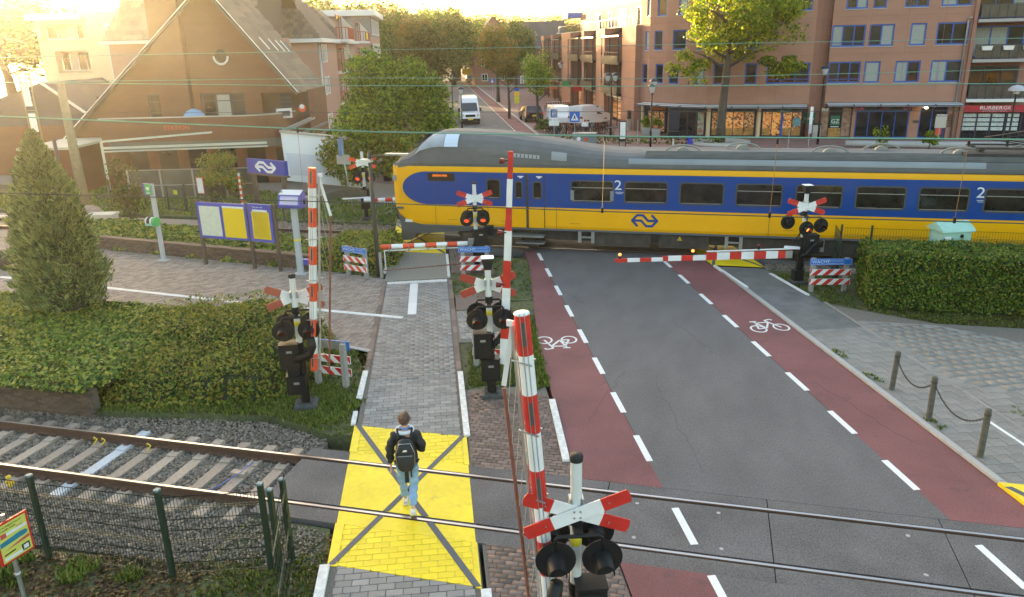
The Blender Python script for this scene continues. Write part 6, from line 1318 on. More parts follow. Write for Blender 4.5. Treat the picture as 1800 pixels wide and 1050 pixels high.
patch(XN + 2.32, XN + 2.86, .20, .66, 'cab_quarter_window', M('bright cab glass', (.55, .64, .78), .15), .075)
ws = [(XN + 1.0, -1.15, 3.86), (XN + 1.0, 1.15, 3.86), (XN + 1.68, .95, 4.38), (XN + 1.68, -.95, 4.38)]
MB().sheet([(x - .07, 29.3 + y, z + .05) for x, y, z in ws][::-1]).build('windscreen', m_cabg, roof)
mb = MB(); mb.prism([(XN + .5, 3.5), (XN + 1.1, 3.72), (XN + 1.1, 3.86), (XN + .55, 3.62)], (0, 28.35, 0), (1, 0, 0), (0, 0, 1), (0, 1.9, 0)); mb.build('wiper_cowl', m_tgrey, roof)
patch(PY(841, 280, YS).x, PY(893, 280, YS).x, .02, .20, 'roof_grille', m_tgrey, .012)
gx0, gx1 = PY(899, 287, YS).x, PY(948, 287, YS).x; patch(gx0, gx1, .02, .12, 'roof_louvre', M('pale louvre', (.36, .38, .40), .4), .012)
mb = MB()
for k in range(7): x = gx0 + (gx1 - gx0) * (k + .3) / 7; p, q = rpt(x, .03, .02), rpt(x, .11, .02); mb.beam(p, q, .05, .02, up=(0, -1, 0))
mb.build('louvre_slat', m_tgrey, roof)
hx0, hx1 = PY(969, 280, YS).x, PY(996, 280, YS).x; patch(hx0, hx1, .02, .3, 'roof_hatch', M('hatch grey', (.26, .28, .30), .5), .03)
# lighter band along the coach eaves, dark ribbed roof with vents, cables
patch(PY(1105, 270, YS).x, PY(1735, 290, YS).x, .015, .30, 'eave_panel', M('eave panel', (.225, .25, .275), .4, var=.08, scale=1), .006, 30, 4)
mb = MB()
for f in (.36, .44, .52, .6, .7, .8): 
    a, b = rpt(-2.2, f, .01), rpt(33.5, f, .01); mb.beam(a, b, .03, .03)
mb.build('roof_rib', m_tgrey, roof)
patch(-2.4, 33.5, .34, .98, 'roof_cover', M('dark roof cover', (.10, .105, .108), .6, var=.2, scale=1.5), .002, 24, 5)
for k, x in enumerate((-.9, 1.2, 4.1, 5.9, 8.2, 10.4, 13.2)):
    mb = MB(); yy = 28.85 if k % 2 == 0 else 29.6
    mb.tube([(x + .62 * math.cos(t * PI / 10), yy, 3.72 + .26 * math.sin(t * PI / 10)) for t in range(11)], .035, 6); mb.cyl((x, yy - .1, 3.66), (x, yy + .1, 3.66), .26, .26, 16)
    mb.build('roof_vent', M('vent grey', (.24, .24, .225), .5), roof)
x = PY(1740, 280, YS).x; mb = MB(); mb.box(x, x + 3.5, 28.0, 30.6, 3.35, 3.5); mb.box(x - .6, x + 4, 28.3, 30.3, 3.72, 3.84); mb.build('roof_well', m_tdark, roof)
pg = thing('pantograph', None, None, (x + .8, 29.3, 3.8)); pg.parent = TR; pg.location = (x + .8, 0, 3.8)
mb = MB()
for s in (-.5, .5): mb.tube([(1.6, s, .12), (-.5, s * .8, .42), (1.5, s * .5, .78)], .035, 6)
mb.beam((1.5, -.85, .8), (1.5, .85, .8), .12, .06); mb.beam((1.75, -.85, .8), (1.75, .85, .8), .08, .05)
for q in ((-.8, -.5), (-.8, .5), (1.7, -.5), (1.7, .5)): mb.lathe((q[0], q[1], 0), [(.07, 0), (.1, .04), (.06, .06), (.1, .1), (.06, .13)], 10)
mb.beam((-1, -.55, .16), (2, -.55, .16), .08, .06); mb.beam((-1, .55, .16), (2, .55, .16), .08, .06); mb.build('pantograph_frame', m_tdark, pg, local=True)
# nose details
mb = MB(); mb.prism([(XN + .15, 1.6), (XN + .1, 1.3), (XN + .35, .95), (XN + .8, .62), (XN + .62, .35), (XN + .2, .28), (XN + .28, .8)], (0, 28.2, 0), (1, 0, 0), (0, 0, 1), (0, 2.2, 0))
mb.prism([(XN + .25, 1.32), (XN + .6, 1.02), (XN + 1.3, .92), (XN + 3.4, .9), (XN + 3.2, .72), (XN + 1.2, .55), (XN + .4, .5)], (0, YS + .06, 0), (1, 0, 0), (0, 0, 1), (0, 2.68, 0))
mb.prism([(XN + .35, .6), (XN + 1.0, .55), (XN + .75, .26), (XN + .3, .22)], (0, YS + .1, 0), (1, 0, 0), (0, 0, 1), (0, 2.6, 0)); mb.build('front_skirt', M('skirt grey', (.085, .09, .098), .5), TR)
mb = MB(); mb.box(XN + .55, XN + .85, YS + .02, YS + .2, 1.0, 1.1); mb.build('buffer_beam_lamp', m_white, TR)
mb = MB(); mb.box(XN + .08, XN + .22, YS + .13, YS + .3, 2.62, 2.82); mb.build('headlight', M('headlamp glass', (.30, .30, .32), .2), TR)
mb = MB(); mb.tube([(XN + .12, YS + .12, 1.55), (XN + .05, YS + .02, 1.55), (XN + .05, YS + .02, 2.05), (XN + .12, YS + .12, 2.05)], .02, 6); mb.box(XN + .2, XN + .5, YS + .02, YS + .1, 1.52, 1.6); mb.build('hand_rail', m_tgrey, TR)
MB().box(XN - .25, XN + .3, 29.0, 29.6, .85, 1.3).build('coupler', m_tdark, TR)
# running gear
mb = MB(); mb.box(XN + 3.0, 34, 28.2, 30.4, .45, .9); mb.build('underframe', m_tdark, TR)
def bogie(x):
    b = thing('bogie', None, None, (0, 0, 0)); b.parent = TR; b.location = (x, 0, 0)
    mb = MB()
    for s in (-1, 1): mb.prism([(-1.7, .55), (-1.5, .72), (-.5, .7), (-.3, .5), (.3, .5), (.5, .7), (1.5, .72), (1.7, .55), (1.5, .45), (-1.5, .45)], (0, s * 1.08 - .06, 0), (1, 0, 0), (0, 0, 1), (0, .12, 0))
    mb.box(-.35, .35, -1.2, 1.2, .4, .75); mb.build('bogie_frame', m_tdark, b, local=True)
    for q in (-1.25, 1.25):
        mb = MB()
        for s in (-1, 1): mb.lathe((q, s * .76, .46), [(.46, -.07), (.46, .05), (.40, .07), (.1, .08), (.1, -.02)], 24, 0, (0, s, 0))
        mb.cyl((q, -.8, .46), (q, .8, .46), .07, n=8)
        for s in (-1, 1): mb.box(q - .18, q + .18, s * 1.1 - .1, s * 1.1 + .1, .32, .62)
        mb.build('wheelset', M('wheel steel', (.075, .06, .05), .7, var=.3, scale=6), b, local=True)
for x in (XN + 4.3, 11.2, 18): bogie(x)
for x0, x1, z0 in ((-4.0, -1.9, .3), (-1.6, .2, .32), (1.3, 3.3, .3), (3.7, 6.2, .26), (6.6, 8.9, .3)):
    mb = MB(); mb.box(x0, x1, 28.05, 30.5, z0, .9); 
    for k in range(5): mb.box(x0 + .12 + k * (x1 - x0 - .2) / 5, x0 + .12 + (k + .82) * (x1 - x0 - .2) / 5, 28.03, 28.06, z0 + .1, .8)
    mb.build('equipment_box', M('equipment brown', (.062, .050, .042), .8, var=.35, scale=3), TR)
for x in (-4.6, .75, 3.5):
    mb = MB(); mb.box(x, x + .12, 28.0, 28.15, .4, .9); mb.box(x + .5, x + .62, 28.0, 28.15, .4, .9); mb.box(x, x + .62, 28.02, 28.1, .58, .64); mb.build('foot_step', m_galv, TR)
mb = MB(); mb.add([(-.95, 28.02, .62), (-.75, 28.02, .62), (-.85, 28.02, .78)], [(0, 1, 2)]); mb.build('warning_triangle', M('warning yellow', (.5, .36, .02), .5), TR)
# ================================================================ LEVEL CROSSING EQUIPMENT
def cross_board(t, y, z, mr, L=1.28, wd=.165, ang=rad(20), front=True):
    """St Andrew's cross: two boards with red tips, bolts in the middle"""
    cr = thing('andrews_cross', None, None, (0, y, z)); cr.parent = t
    h = wd / 2; e = .06
    for k, s in enumerate((1, -1)):
        a = Vector((math.cos(ang), 0, s * math.sin(ang))); b = Vector((-s * math.sin(ang), 0, math.cos(ang))); off = Vector((0, (-.02 if front else .02) * (1 - 2 * k) * .9, 0))
        def pz(poly, mi, mb): mb.prism(poly, off - Vector((0, .008, 0)), a, b, (0, .016, 0), mi)
        mb = MB(); m = L * .235
        pz([(-m, -h), (m, -h), (m, h), (-m, h)], 0, mb)
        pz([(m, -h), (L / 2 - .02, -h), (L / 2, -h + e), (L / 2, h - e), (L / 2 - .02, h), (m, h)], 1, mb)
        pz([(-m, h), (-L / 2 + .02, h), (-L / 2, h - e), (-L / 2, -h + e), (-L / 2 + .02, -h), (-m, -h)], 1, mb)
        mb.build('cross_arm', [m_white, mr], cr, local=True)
    mb = MB(); f = -1 if front else 1
    for x in (-.035, .035):
        for zz in (-.04, .04): mb.cyl((x, f * .028, zz), (x, f * .036, zz), .012, n=6)
    for x in (-.36, .36):
        for zz in (-.13, .13): mb.cyl((x, f * .01, zz), (x, f * .033, zz), .01, n=6)
    for x in (-.07, .07): mb.box(x - .012, x + .012, -f * .03, -f * .16, .02, .16)
    mb.build('bolt', m_galv, cr, local=True)
    return cr
def signal_light(t, x, y, z, f, lit=False, r=.232, hot=False):
    """warning light facing f*Y: background disc, hood, housing, lens"""
    l = MB(); l.cyl((x, y, z), (x, y + f * .018, z), r, n=28); l.cyl((x, y - f * .14, z), (x, y, z), .09, .12, n=14)
    o = l.build('signal_light', m_black, t, local=True)
    n = 12; v = []
    for d in (0, .24):
        for i in range(n + 1):
            a = PI * (-.12 + 1.24 * i / n); rr = .115 - d * .05; v.append((x + rr * math.cos(a), y + f * (.015 + d), z + rr * math.sin(a) - d * .16))
    v2 = [(p[0] + (p[0] - x) * -.06, p[1], p[2] - .006) for p in v]
    fs = [(i, i + 1, n + 2 + i, n + 1 + i) for i in range(n)]
    MB().add(v, fs, 0, True).add(v2, [q[::-1] for q in fs], 0, True).build('hood', m_black, o, local=True)
    mb = MB(); mb.lathe((x, y + f * .017, z), [(.095, 0), (.085, .018), (.05, .03), (.001, .034)], 16, 0, (0, f, 0)); mb.build('lens', (m_lamphot if hot else m_lampon) if lit else m_lampoff, o, local=True)
    if lit and hot: pass
    return o
def signal(name, label, pos, rz, front=True, mr=m_sred, cap='round', fl=((-.265, 0), (.265, 0)), rl=((-.265, 0), (.265, 0)), H_=3.2, zc=2.62, zl=1.93, boxes_=(), base=.46, group='level crossing signals'):
    t = thing(name, label, 'crossing signal', pos, rz, group)
    MB().cyl((0, 0, 1.45), (0, 0, H_), .066, n=18).build('pole', m_pole, t, local=True)
    mb = MB(); mb.cyl((0, 0, .06), (0, 0, 1.5), .075, n=16); mb.cyl((0, 0, 1.42), (0, 0, 1.52), .09, n=16); mb.box(-.09, .09, -.05, .05, .1, 1.1)
    mb.cyl((0, 0, zl + .30), (0, 0, zl + .45), .085, n=12); mb.build('mast_foot', m_black, t, local=True)
    mb = MB()
    if cap == 'round': mb.lathe((0, 0, H_), [(.075, -.07), (.08, -.01), (.07, .012), (.001, .015)], 18)
    else:
        mb.add([(x * a, y * a, H_ - .06 + z) for z, a in ((-.16, .075), (.10, .13)) for x, y in ((-1, -1), (1, -1), (1, 1), (-1, 1))], [(0, 1, 5, 4), (1, 2, 6, 5), (2, 3, 7, 6), (3, 0, 4, 7), (3, 2, 1, 0), (4, 5, 6, 7)])
        mb.box(-.135, .135, -.135, .135, H_ + .04, H_ + .055, 1)
    mb.build('pole_cap', [m_blackr, m_white], t, local=True)
    mb = MB(); mb.lathe((0, 0, zl + .02), [(.0665, 0), (.0675, .002), (.0675, .11), (.0665, .112)], 14); mb.build('yellow_sticker', M('yellow sticker', (.75, .62, .03), .5), t, local=True)
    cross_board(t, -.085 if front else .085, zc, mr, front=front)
    mb = MB()
    for f, ls in ((-1, fl), (1, rl)):
        if not ls: continue
        y = f * .24; xs = [l[0] for l in ls]; zb = zl + .29
        mb.tube([(min(xs), y, zl + .1), (min(xs), y, zb - .03), (min(xs) + .03, y, zb), (max(xs) - .03, y, zb), (max(xs), y, zb - .03), (max(xs), y, zl + .1)], .024, 8)
        mb.cyl((0, 0, zb), (0, y, zb), .03, n=8); mb.box(-.05, .05, min(0, y), max(0, y), zb - .03, zb + .03)
        for k, l in enumerate(ls): signal_light(t, l[0], y, zl + (l[2] if len(l) > 2 else 0), f, bool(l[1]), hot=l[1] == 2)
    mb.build('light_bracket', m_black, t, local=True)
    for bx in boxes_:
        mb = MB(); x0, x1, y0, y1, z0, z1 = bx; mb.box(*bx); mb.box(x0 - .012, x1 + .012, y0 - .012, y1 + .012, z1, z1 + .02)
        mb.box(x0 + .03, x1 - .03, y0 - .008, y0, z0 + .04, z1 - .05); mb.cyl(((x0 + x1) / 2, y0 - .03, (z0 + z1) / 2), ((x0 + x1) / 2, y0, (z0 + z1) / 2), .03, n=8)
        o = mb.build('drive_box', m_black, t, local=True)
        if z1 - z0 > .4: MB().box((x0 + x1) / 2 - .05, (x0 + x1) / 2 + .07, y0 - .013, y0 - .007, z1 - .17, z1 - .12).build('type_plate', m_galv, o, local=True)
    mb = MB(); b = base / 2; mb.add([(x * a, y * a, z) for z, a in ((-.1, 1), (.07, 1), (.10, .82)) for x, y in ((-b, -b), (b, -b), (b, b), (-b, b))],
        [(0, 1, 5, 4), (1, 2, 6, 5), (2, 3, 7, 6), (3, 0, 4, 7), (4, 5, 9, 8), (5, 6, 10, 9), (6, 7, 11, 10), (7, 4, 8, 11), (8, 9, 10, 11)])
    for x in (-.13, .13):
        for y in (-.13, .13): mb.cyl((x, y, .1), (x, y, .14), .018, n=6)
    mb.build('base_block', M('dark base block', (.06, .06, .06), .9, var=.3), t, local=True)
    mb = MB(); mb.tube([(.05, -.08, .1), (.1, -.1, .5), (.02, -.14, .9), (.12, -.12, 1.3), (.08, -.06, 1.55)], .013, 6); mb.tube([(-.05, .08, .1), (-.1, .08, .6), (-.06, .1, 1.2), (-.05, .08, 1.9)], .011, 6); mb.build('cable', m_blackr, t, local=True)
    return t
def striped_arm(t, p0, p1, w0, w1, n, mats, first=1, round_=True, name='barrier_arm', cuts=None, depth=None):
    """arm from the pivot p0 to the tip p1 (world), n alternating bands counted from the tip"""
    p0, p1 = Vector(p0), Vector(p1); d = p1 - p0; mb = MB(); cuts = cuts or [i / n for i in range(n + 1)]
    for i, (a, b) in enumerate(zip(cuts, cuts[1:])):
        q0, q1 = p1 - d * a, p1 - d * b; k = first if i % 2 == 0 else 1 - first
        wa, wb = w1 + (w0 - w1) * a, w1 + (w0 - w1) * b
        if round_: mb.cyl(q0, q1, wa / 2, wb / 2, 18, k, caps=(i in (0, len(cuts) - 2)))
        else: mb.beam(q0, q1, depth or .07, (wa + wb) / 2, k, up=(0, 0, 1) if abs(d.normalized().z) < .5 else (1, 0, 0))
    return mb.build(name, mats, t)
def skirt(t, arm, p0, p1, side, near, off_tube=.15, off_rod=.36, Lf=.93, tube_from=.04, rod_to=None):
    """folding under-run guard: alloy tube clamped to the arm, rust red bottom rod, legs and cords"""
    p0, p1, side = Vector(p0), Vector(p1), Vector(side); d = p1 - p0
    T0, T1 = p0 + d * .0 + side * off_tube, p1 - d * tube_from + side * off_tube
    R0, R1 = (p0 if rod_to is None else p1 - d * rod_to) + side * off_rod * .9, p1 - d * (tube_from + .19) + side * off_rod
    MB().cyl(T0, T1, .024, n=10).build('guard_tube', m_alu, arm)
    MB().cyl(R0, R1, .022, n=10).build('guard_rod', m_rustrod, arm)
    mb = MB(); mb.beam(T1 - d.normalized() * .02, R1 + d.normalized() * .03, .055, .012, up=near); mb.beam(T1 + d.normalized() * .02 - side * .02, T1 + d.normalized() * .02 + side * .07, .07, .03, up=near); mb.build('guard_leg', m_white, arm)
    mb = MB(); N = 8
    for i in range(N):
        a = T1.lerp(T0, (i + .15) / N * .95); b = R1.lerp(R0, min(1, (i + .95) / N)); mb.cyl(a, b, .0045, n=4)
    mb.build('guard_cord', M('pale cord', (.45, .42, .35), .7), arm)
    mb = MB()
    for i in range(5):
        c = p1 - d * (.13 + .2 * i); mb.beam(c - side * .1 - Vector(near) * .09, c + side * (off_tube + .03) - Vector(near) * .09, .012, .022, up=near); mb.beam(c - side * .1 + Vector(near) * .09, c + side * (off_tube + .03) + Vector(near) * .09, .012, .022, up=near)
    mb.build('guard_clamp', m_galv, arm)
    return arm
def arm_details(arm, p0, p1, r, near, n, start=.04):
    """reflector strips and guide wires along the face of the arm"""
    p0, p1, near = Vector(p0), Vector(p1), Vector(near).normalized(); d = p1 - p0; sd = d.normalized().cross(near)
    mb = MB()
    for s in (-.025, .025): mb.beam(p1 + near * (r + .004) + sd * s, p0 + near * (r + .004) + sd * s, .007, .006, up=near)
    mb.build('guide_wire', m_galv, arm)
    mb = MB()
    for i in range(0, n, 2):
        a, b = (i + .22) / n, (i + .80) / n; mb.beam(p1 - d * a + near * (r + .002), p1 - d * b + near * (r + .002), .03, .005, up=near)
    mb.build('reflector_strip', m_refl, arm)
VIEW = -SV                                        # towards the footbridge, along the street
# nearest signal (foot of the picture)
pa = G(1013, 800, 3.2); SGA = signal('crossing_signal', 'nearest crossing signal, round black cap over a bright red and white cross facing the footbridge', (pa.x, pa.y, 0), SA - .04, True, zc=2.50, zl=2.02, boxes_=[(-.02, .33, -.28, .0, 1.05, 1.60), (-.3, .3, -.2, .12, .45, .95)])
mb = MB(); mb.tube([(-.26, -.30, 1.75), (-.30, -.30, 1.5), (-.27, -.30, 1.25), (-.1, -.26, 1.12), (.1, -.2, 1.05)], [.08, .09, .095, .09, .08], 10); mb.tube([(-.12, -.26, 1.5), (.1, -.3, 1.32), (.32, -.28, 1.2)], .035, 8); mb.build('counterweight_arm', m_black, SGA, local=True)
ya = pa.y - .12; A0, A1 = PY(973, 1120, ya), PY(917, 551, ya)
ARM = striped_arm(SGA, A0, A1, .165, .165, 9, [m_white, m_sred])
sideA = Vector((-1, 0, -.0)); arm_details(ARM, A0, A1, .0825, (.25, -1, .3), 9)
skirt(SGA, ARM, A0, A1, (-.88, .38, 0), (.0, -1, 0), .15, .37)
MB().lathe(A1, [(.084, -.01), (.086, .0), (.08, .012), (.001, .014)], 18, 0, tuple(A1 - A0)).build('end_cap', m_white, ARM)
# signal with black lantern top, behind it
SGB = signal('crossing_signal', 'crossing signal with black lantern top between the footpath and the near cycle lane', (-4.47, 15.28, 0), SA - .05, False, M('dark red back', (.36, .045, .03), .5), 'lantern', zc=2.6, zl=1.92,  # board tips coloured a darker red on the back
    fl=((-.27, 0), (.30, 0)), boxes_=[(-.36, .02, -.2, .12, .98, 1.55), (-.22, .20, -.16, .14, .42, .92), (-.1, .1, -.2, -.02, .18, .42)])
mb = MB(); mb.tube([(-.1, -.1, 1.1), (.15, .02, 1.3), (.3, .05, 1.5)], [.07, .075, .07], 8); mb.build('counterweight_arm', m_black, SGB, local=True)
B0, B1 = PY(886, 640, 15.3), PY(898, 266, 15.3)
cuts = [0, .12, .245, .305, .352, .49, .62, .745, .87, 1.0]
arm = MB(); d = B1 - B0; col = [1, 0, 1, 1, 0, 1, 0, 1, 0]
for i, (a, b) in enumerate(zip(cuts, cuts[1:])): arm.beam(B1 - d * a, B1 - d * b, .06, .095 + .09 * (a + b) / 2 + (.015 if a > .3 else 0), col[i], up=(1, 0, 0))
ARMB = arm.build('barrier_arm', [m_white, m_sred], SGB)
for a in (.04, .36, .605):
    p = B1 - d * a; l = MB(); l.beam(p, p + Vector((-.15, -.02, 0)), .05, .03); o = l.build('arm_lamp_bracket', m_black, ARMB); MB().cyl(p + Vector((-.22, -.02, -.01)), p + Vector((-.12, -.02, -.01)), .06, .045, n=10).build('arm_lamp', m_lampoff, o)
# signal on the platform side with its upright arm
SGC = signal('crossing_signal', 'crossing signal beside the ivy bed, its upright arm folded against a rust red rod', (-8.40, 13.95, 0), SA + .03, False, M('brown board back', (.34, .085, .05), .5), 'round', H_=3.05, zc=2.52, zl=1.88, base=.5,  # board tips coloured brownish red on the back
    boxes_=[(-.42, -.02, -.2, .12, .98, 1.52), (-.34, .06, -.2, .1, .36, .78), (-.3, -.05, -.15, .05, .78, .98)])
mb = MB(); mb.tube([(.28, -.28, 1.72), (.30, -.28, 1.5), (.22, -.24, 1.3), (-.1, -.22, 1.2)], [.09, .095, .09, .08], 10); mb.build('counterweight_arm', m_black, SGC, local=True)
C0, C1 = PY(552, 650, 13.9), PY(548.5, 295, 13.9)
ARMC = striped_arm(SGC, C0, C1, .165, .165, 11, [m_white, m_ored]); arm_details(ARMC, C0, C1, .0825, (.2, -1, .3), 11)
skirt(SGC, ARMC, C0, C1, (1, .25, 0), (0, -1, 0), .13, .36)
# lowered footpath barrier by the train
pe = PY(833, 320, 24.9); SGE = signal('crossing_signal', 'crossing signal with two lit red lamps in front of the train nose', (pe.x, 24.9, 0), SA - .06, True, H_=pe.z, zc=2.62, zl=1.93, fl=((-.29, 1), (.27, 1)),
    boxes_=[(-.06, .40, -.2, .12, 1.02, 1.52), (-.12, .3, -.14, .14, .45, .95), (.3, .62, -.1, .1, 1.3, 1.62)])
E0, E1_ = G(822, 428, .98), G(669, 434.5, .98)
ARME = striped_arm(SGE, E0, E1_, .16, .165, 8, [m_white, m_ored], name='barrier_arm', cuts=[0, .125, .255, .385, .51, .64, .765, .88, 1.0])
dn = Vector((0, 0, -1)); mb = MB(); dE = E1_ - E0
mb.cyl(E0 + dn * .14, E1_ + dn * .14 - dE * .03, .022, n=8); mb.beam(E1_ - dE * .04 + dn * .14, E1_ - dE * .04 + dn * .86, .04, .02); mb.build('guard_frame', m_white, ARME)
MB().cyl(E0 + dn * .72, E1_ - dE * .02 + dn * .86, .02, n=8).build('guard_rod', m_rustrod, ARME)
mb = MB()
for i in range(7): mb.cyl(E1_ - dE * (.06 + .13 * i) + dn * .14, E1_ - dE * (.1 + .13 * i) + dn * .82, .004, n=4)
for i in range(4): mb.beam(E1_ - dE * (.11 + .22 * i) + dn * .17, E1_ - dE * (.11 + .22 * i) + dn * -.02, .02, .2)
mb.build('guard_cord', m_galv, ARME)
mb = MB(); q = E0 - dE * .01; mb.beam(q, q - dE * .1, .26, .3); mb.build('arm_clamp', m_galv, ARME)
mb = MB(); q = Vector((pe.x, 24.9, 1.0)); mb.tube([E0 - dE * .1, E0 - dE * .17 + Vector((0, 0, .08)), q + Vector((.1, -.1, .3))], .06, 8); mb.build('arm_lever', m_black, SGE)
# long lowered road barrier
SGF = signal('crossing_signal', 'crossing signal with three round lights beside the long lowered road barrier', (3.07, 25.45, 0), SA - .05, True, cap='lantern', H_=3.15, zc=2.52, zl=1.92, fl=((-.02, 2, -.06), (.44, 0, .02)), rl=((-.42, 0, .05),),
    boxes_=[(-.02, .46, -.2, .12, 1.0, 1.6), (-.2, .1, -.14, .14, .05, .42), (.46, .66, -.1, .1, 1.18, 1.36)])
mb = MB(); mb.tube([(-.12, -.28, .98), (.05, -.26, 1.02), (.2, -.26, 1.25), (.34, -.26, 1.4)], .06, 8); mb.tube([(-.35, -.1, 1.3), (-.1, -.1, 1.75)], .02, 6); mb.build('counterweight_arm', m_black, SGF, local=True)
F0, F1 = G(1396, 449, .98), G(1081, 457, .98); d = F1 - F0; L = d.length; mb = MB()
edges = [80, 165, 250, 330, 408, 445, 535, 615, 705, 780, 868, 948, 1035, 1118, 1200, 1252, 1300]; col = [1, 0, 1, 0, 1, 0, 1, 0, 1, 0, 1, 0, 1, 0, 1, 2]
for i, (a, b) in enumerate(zip(edges, edges[1:])):
    h = .115 if a < 405 else .16 if a < 700 else .235; f = lambda e: F1 - d * ((e - 80) / 1235)
    mb.beam(f(a) + Vector((0, 0, h / 2 - .08)), f(b) + Vector((0, 0, h / 2 - .08)), .07, h, col[i])
ARMF = mb.build('barrier_arm', [m_white, m_sred, m_galv], SGF)
mb = MB(); mb.beam(F1 - d * .51 + Vector((0, 0, .2)), F0 + Vector((0, 0, .22)), .06, .03); q = F0 + Vector((0, 0, .2)); mb.obox(q + Vector((-.35, -.15, .05)), (.5, .14, -.05), (.05, .3, 0), (0, 0, .02)); mb.build('arm_brace', m_white, ARMF)
for e, lit in ((113, 1), (614, 1), (1066, 0)):
    p = F1 - d * ((e - 80) / 1235) + Vector((0, 0, .06 if e < 200 else .12 if e < 700 else .24)); o = MB().box(p.x - .035, p.x + .035, p.y - .035, p.y + .035, p.z - .02, p.z + .07).build('arm_lamp', m_black, ARMF)
    MB().ball(p + Vector((0, 0, .11)), .05, n=10, k=6).build('lens', m_lamphot if lit else m_lampoff, o)
# far barrier beyond the far track
SGD = signal('crossing_signal', 'far crossing signal beyond the tracks in front of the bushy tree, one orange lamp lit', (-15.31, 32.53, 0), SA, True, m_ored, zc=2.62, zl=1.95, fl=((-.25, 1), (.33, 1)), boxes_=[(-.2, .2, -.15, .2, .5, 1.4)])
mb = MB()
for s in (-.16, .16): mb.prism([(.1, .95), (.1, 1.35), (-.9, 1.55), (-2.0, 1.15), (-2.0, .95), (-.9, 1.1)], (0, s - .03, 0), (1, 0, 0), (0, 0, 1), (0, .06, 0))
mb.build('counterweight_arm', M('weathered dark steel', (.075, .068, .05), .7, var=.2), SGD, local=True)
D0, D1 = G(640, 352, 1.02), G(740, 350, 1.02); striped_arm(SGD, D0, D1, .17, .17, 8, [m_white, m_sred])
MB().beam(G(602, 350, 1.1), G(655, 346.5, 1.1), .2, .03).build('counterweight_plate', m_white, SGD)
# ---- WACHT boards
def wacht(pl, pr, slant, label, back=False):
    pl, pr = Vector(pl), Vector(pr); c = (pl + pr) / 2; d = (pr - pl); L = d.length; rz = math.atan2(d.y, d.x)
    t = thing('wait_board', label, 'warning board', (c.x, c.y, 0), rz, 'wait boards beside the crossing')
    f = -1; h = L / 2
    for s in (-1, 1): MB().box(s * (h - .13) - .06, s * (h - .13) + .06, .0, .12, -.1, 1.06).build('post', m_concrete, t, local=True)
    if not back:
        mb = MB(); mb.box(-h, h, -.035, -.012, .86, 1.06, 0); o = mb.build('blue_board', m_blue, t, local=True)
        mb = MB()
        for a, b, e, g_ in ((-h + .012, h - .012, 1.044, 1.05), (-h + .012, h - .012, .87, .876), (-h + .012, -h + .018, .87, 1.05), (h - .018, h - .012, .87, 1.05)): mb.box(a, b, -.037, -.035, e, g_)
        mb.build('white_border', m_white, o, local=True)
        w = wmat(t); P = lambda x, z: w @ Vector((x, -.036, z)); axx = w.to_3x3() @ Vector((1, 0, 0))
        text('lettering', 'WACHT', o, P(-h + .05, .915), axx, (0, 0, 1), .145, m_white)
        text('lettering', 'tot het rode licht gedoofd is', o, P(-h + .52, .975), axx, (0, 0, 1), .05, m_white, squeeze=.86)
        text('lettering', 'er kan nog een trein komen', o, P(-h + .52, .90), axx, (0, 0, 1), .05, m_white, squeeze=.9)
    else:
        mb = MB(); mb.box(-h, h, .13, .15, .88, 1.08, 0); mb.box(-h, h, .125, .152, 1.08, 1.095, 1); mb.box(h - .08, h, .125, .152, .88, 1.08, 1); mb.build('blue_board', [m_galv, m_blue], t, local=True)
    for z0 in (.53, .22):
        yb = -.035 if not back else .125
        o = MB().box(-h + .02, h - .0, yb, yb + .022, z0, z0 + .19).build('striped_board', m_white, t, local=True)
        mb = MB(); k = 0; x = -h + .02
        st = .17
        for i in range(-1, 8):
            x0 = -h + .06 + i * st * 2; sl = .2 * slant; q = [(x0, z0), (x0 + st, z0), (x0 + st + sl, z0 + .19), (x0 + sl, z0 + .19)]
            q = [(min(max(a, -h + .022), h - .002), b) for a, b in q]
            if max(p[0] for p in q) - min(p[0] for p in q) > .03 and abs(q[1][0] - q[0][0]) + abs(q[2][0] - q[3][0]) > .05: mb.prism(q, (0, yb - .003, 0), (1, 0, 0), (0, 0, 1), (0, .003, 0))
        mb.build('red_stripe', m_ored if slant < 0 and not back else m_sred, o, local=True)
    return t
p1, p2 = G(607, 488), G(657, 490); wacht((-12.2, 23.75, 0), (-11.15, 23.4, 0), -1, 'blue and striped wait board on the grass beside the dark lamp post')
wacht((-8.12, 24.25, 0), (-7.05, 24.45, 0), 1, 'blue and striped wait board below the two lit red lamps')
wacht((3.25, 24.55, 0), (4.5, 24.80, 0), 1, 'blue and striped wait board at the end of the trimmed hedge')
wacht((-8.86, 15.1, 0), (-7.86, 15.02, 0), -1, 'wait board seen from behind beside the ivy bed signal', True)
wacht((-5.45, 16.85, 0), (-4.42, 16.9, 0), -1, 'wait board seen from behind next to the lantern topped signal', True)
wacht((-14.5, 34.2, 0), (-13.3, 34.5, 0), -1, 'striped wait board partly hidden behind the train nose')
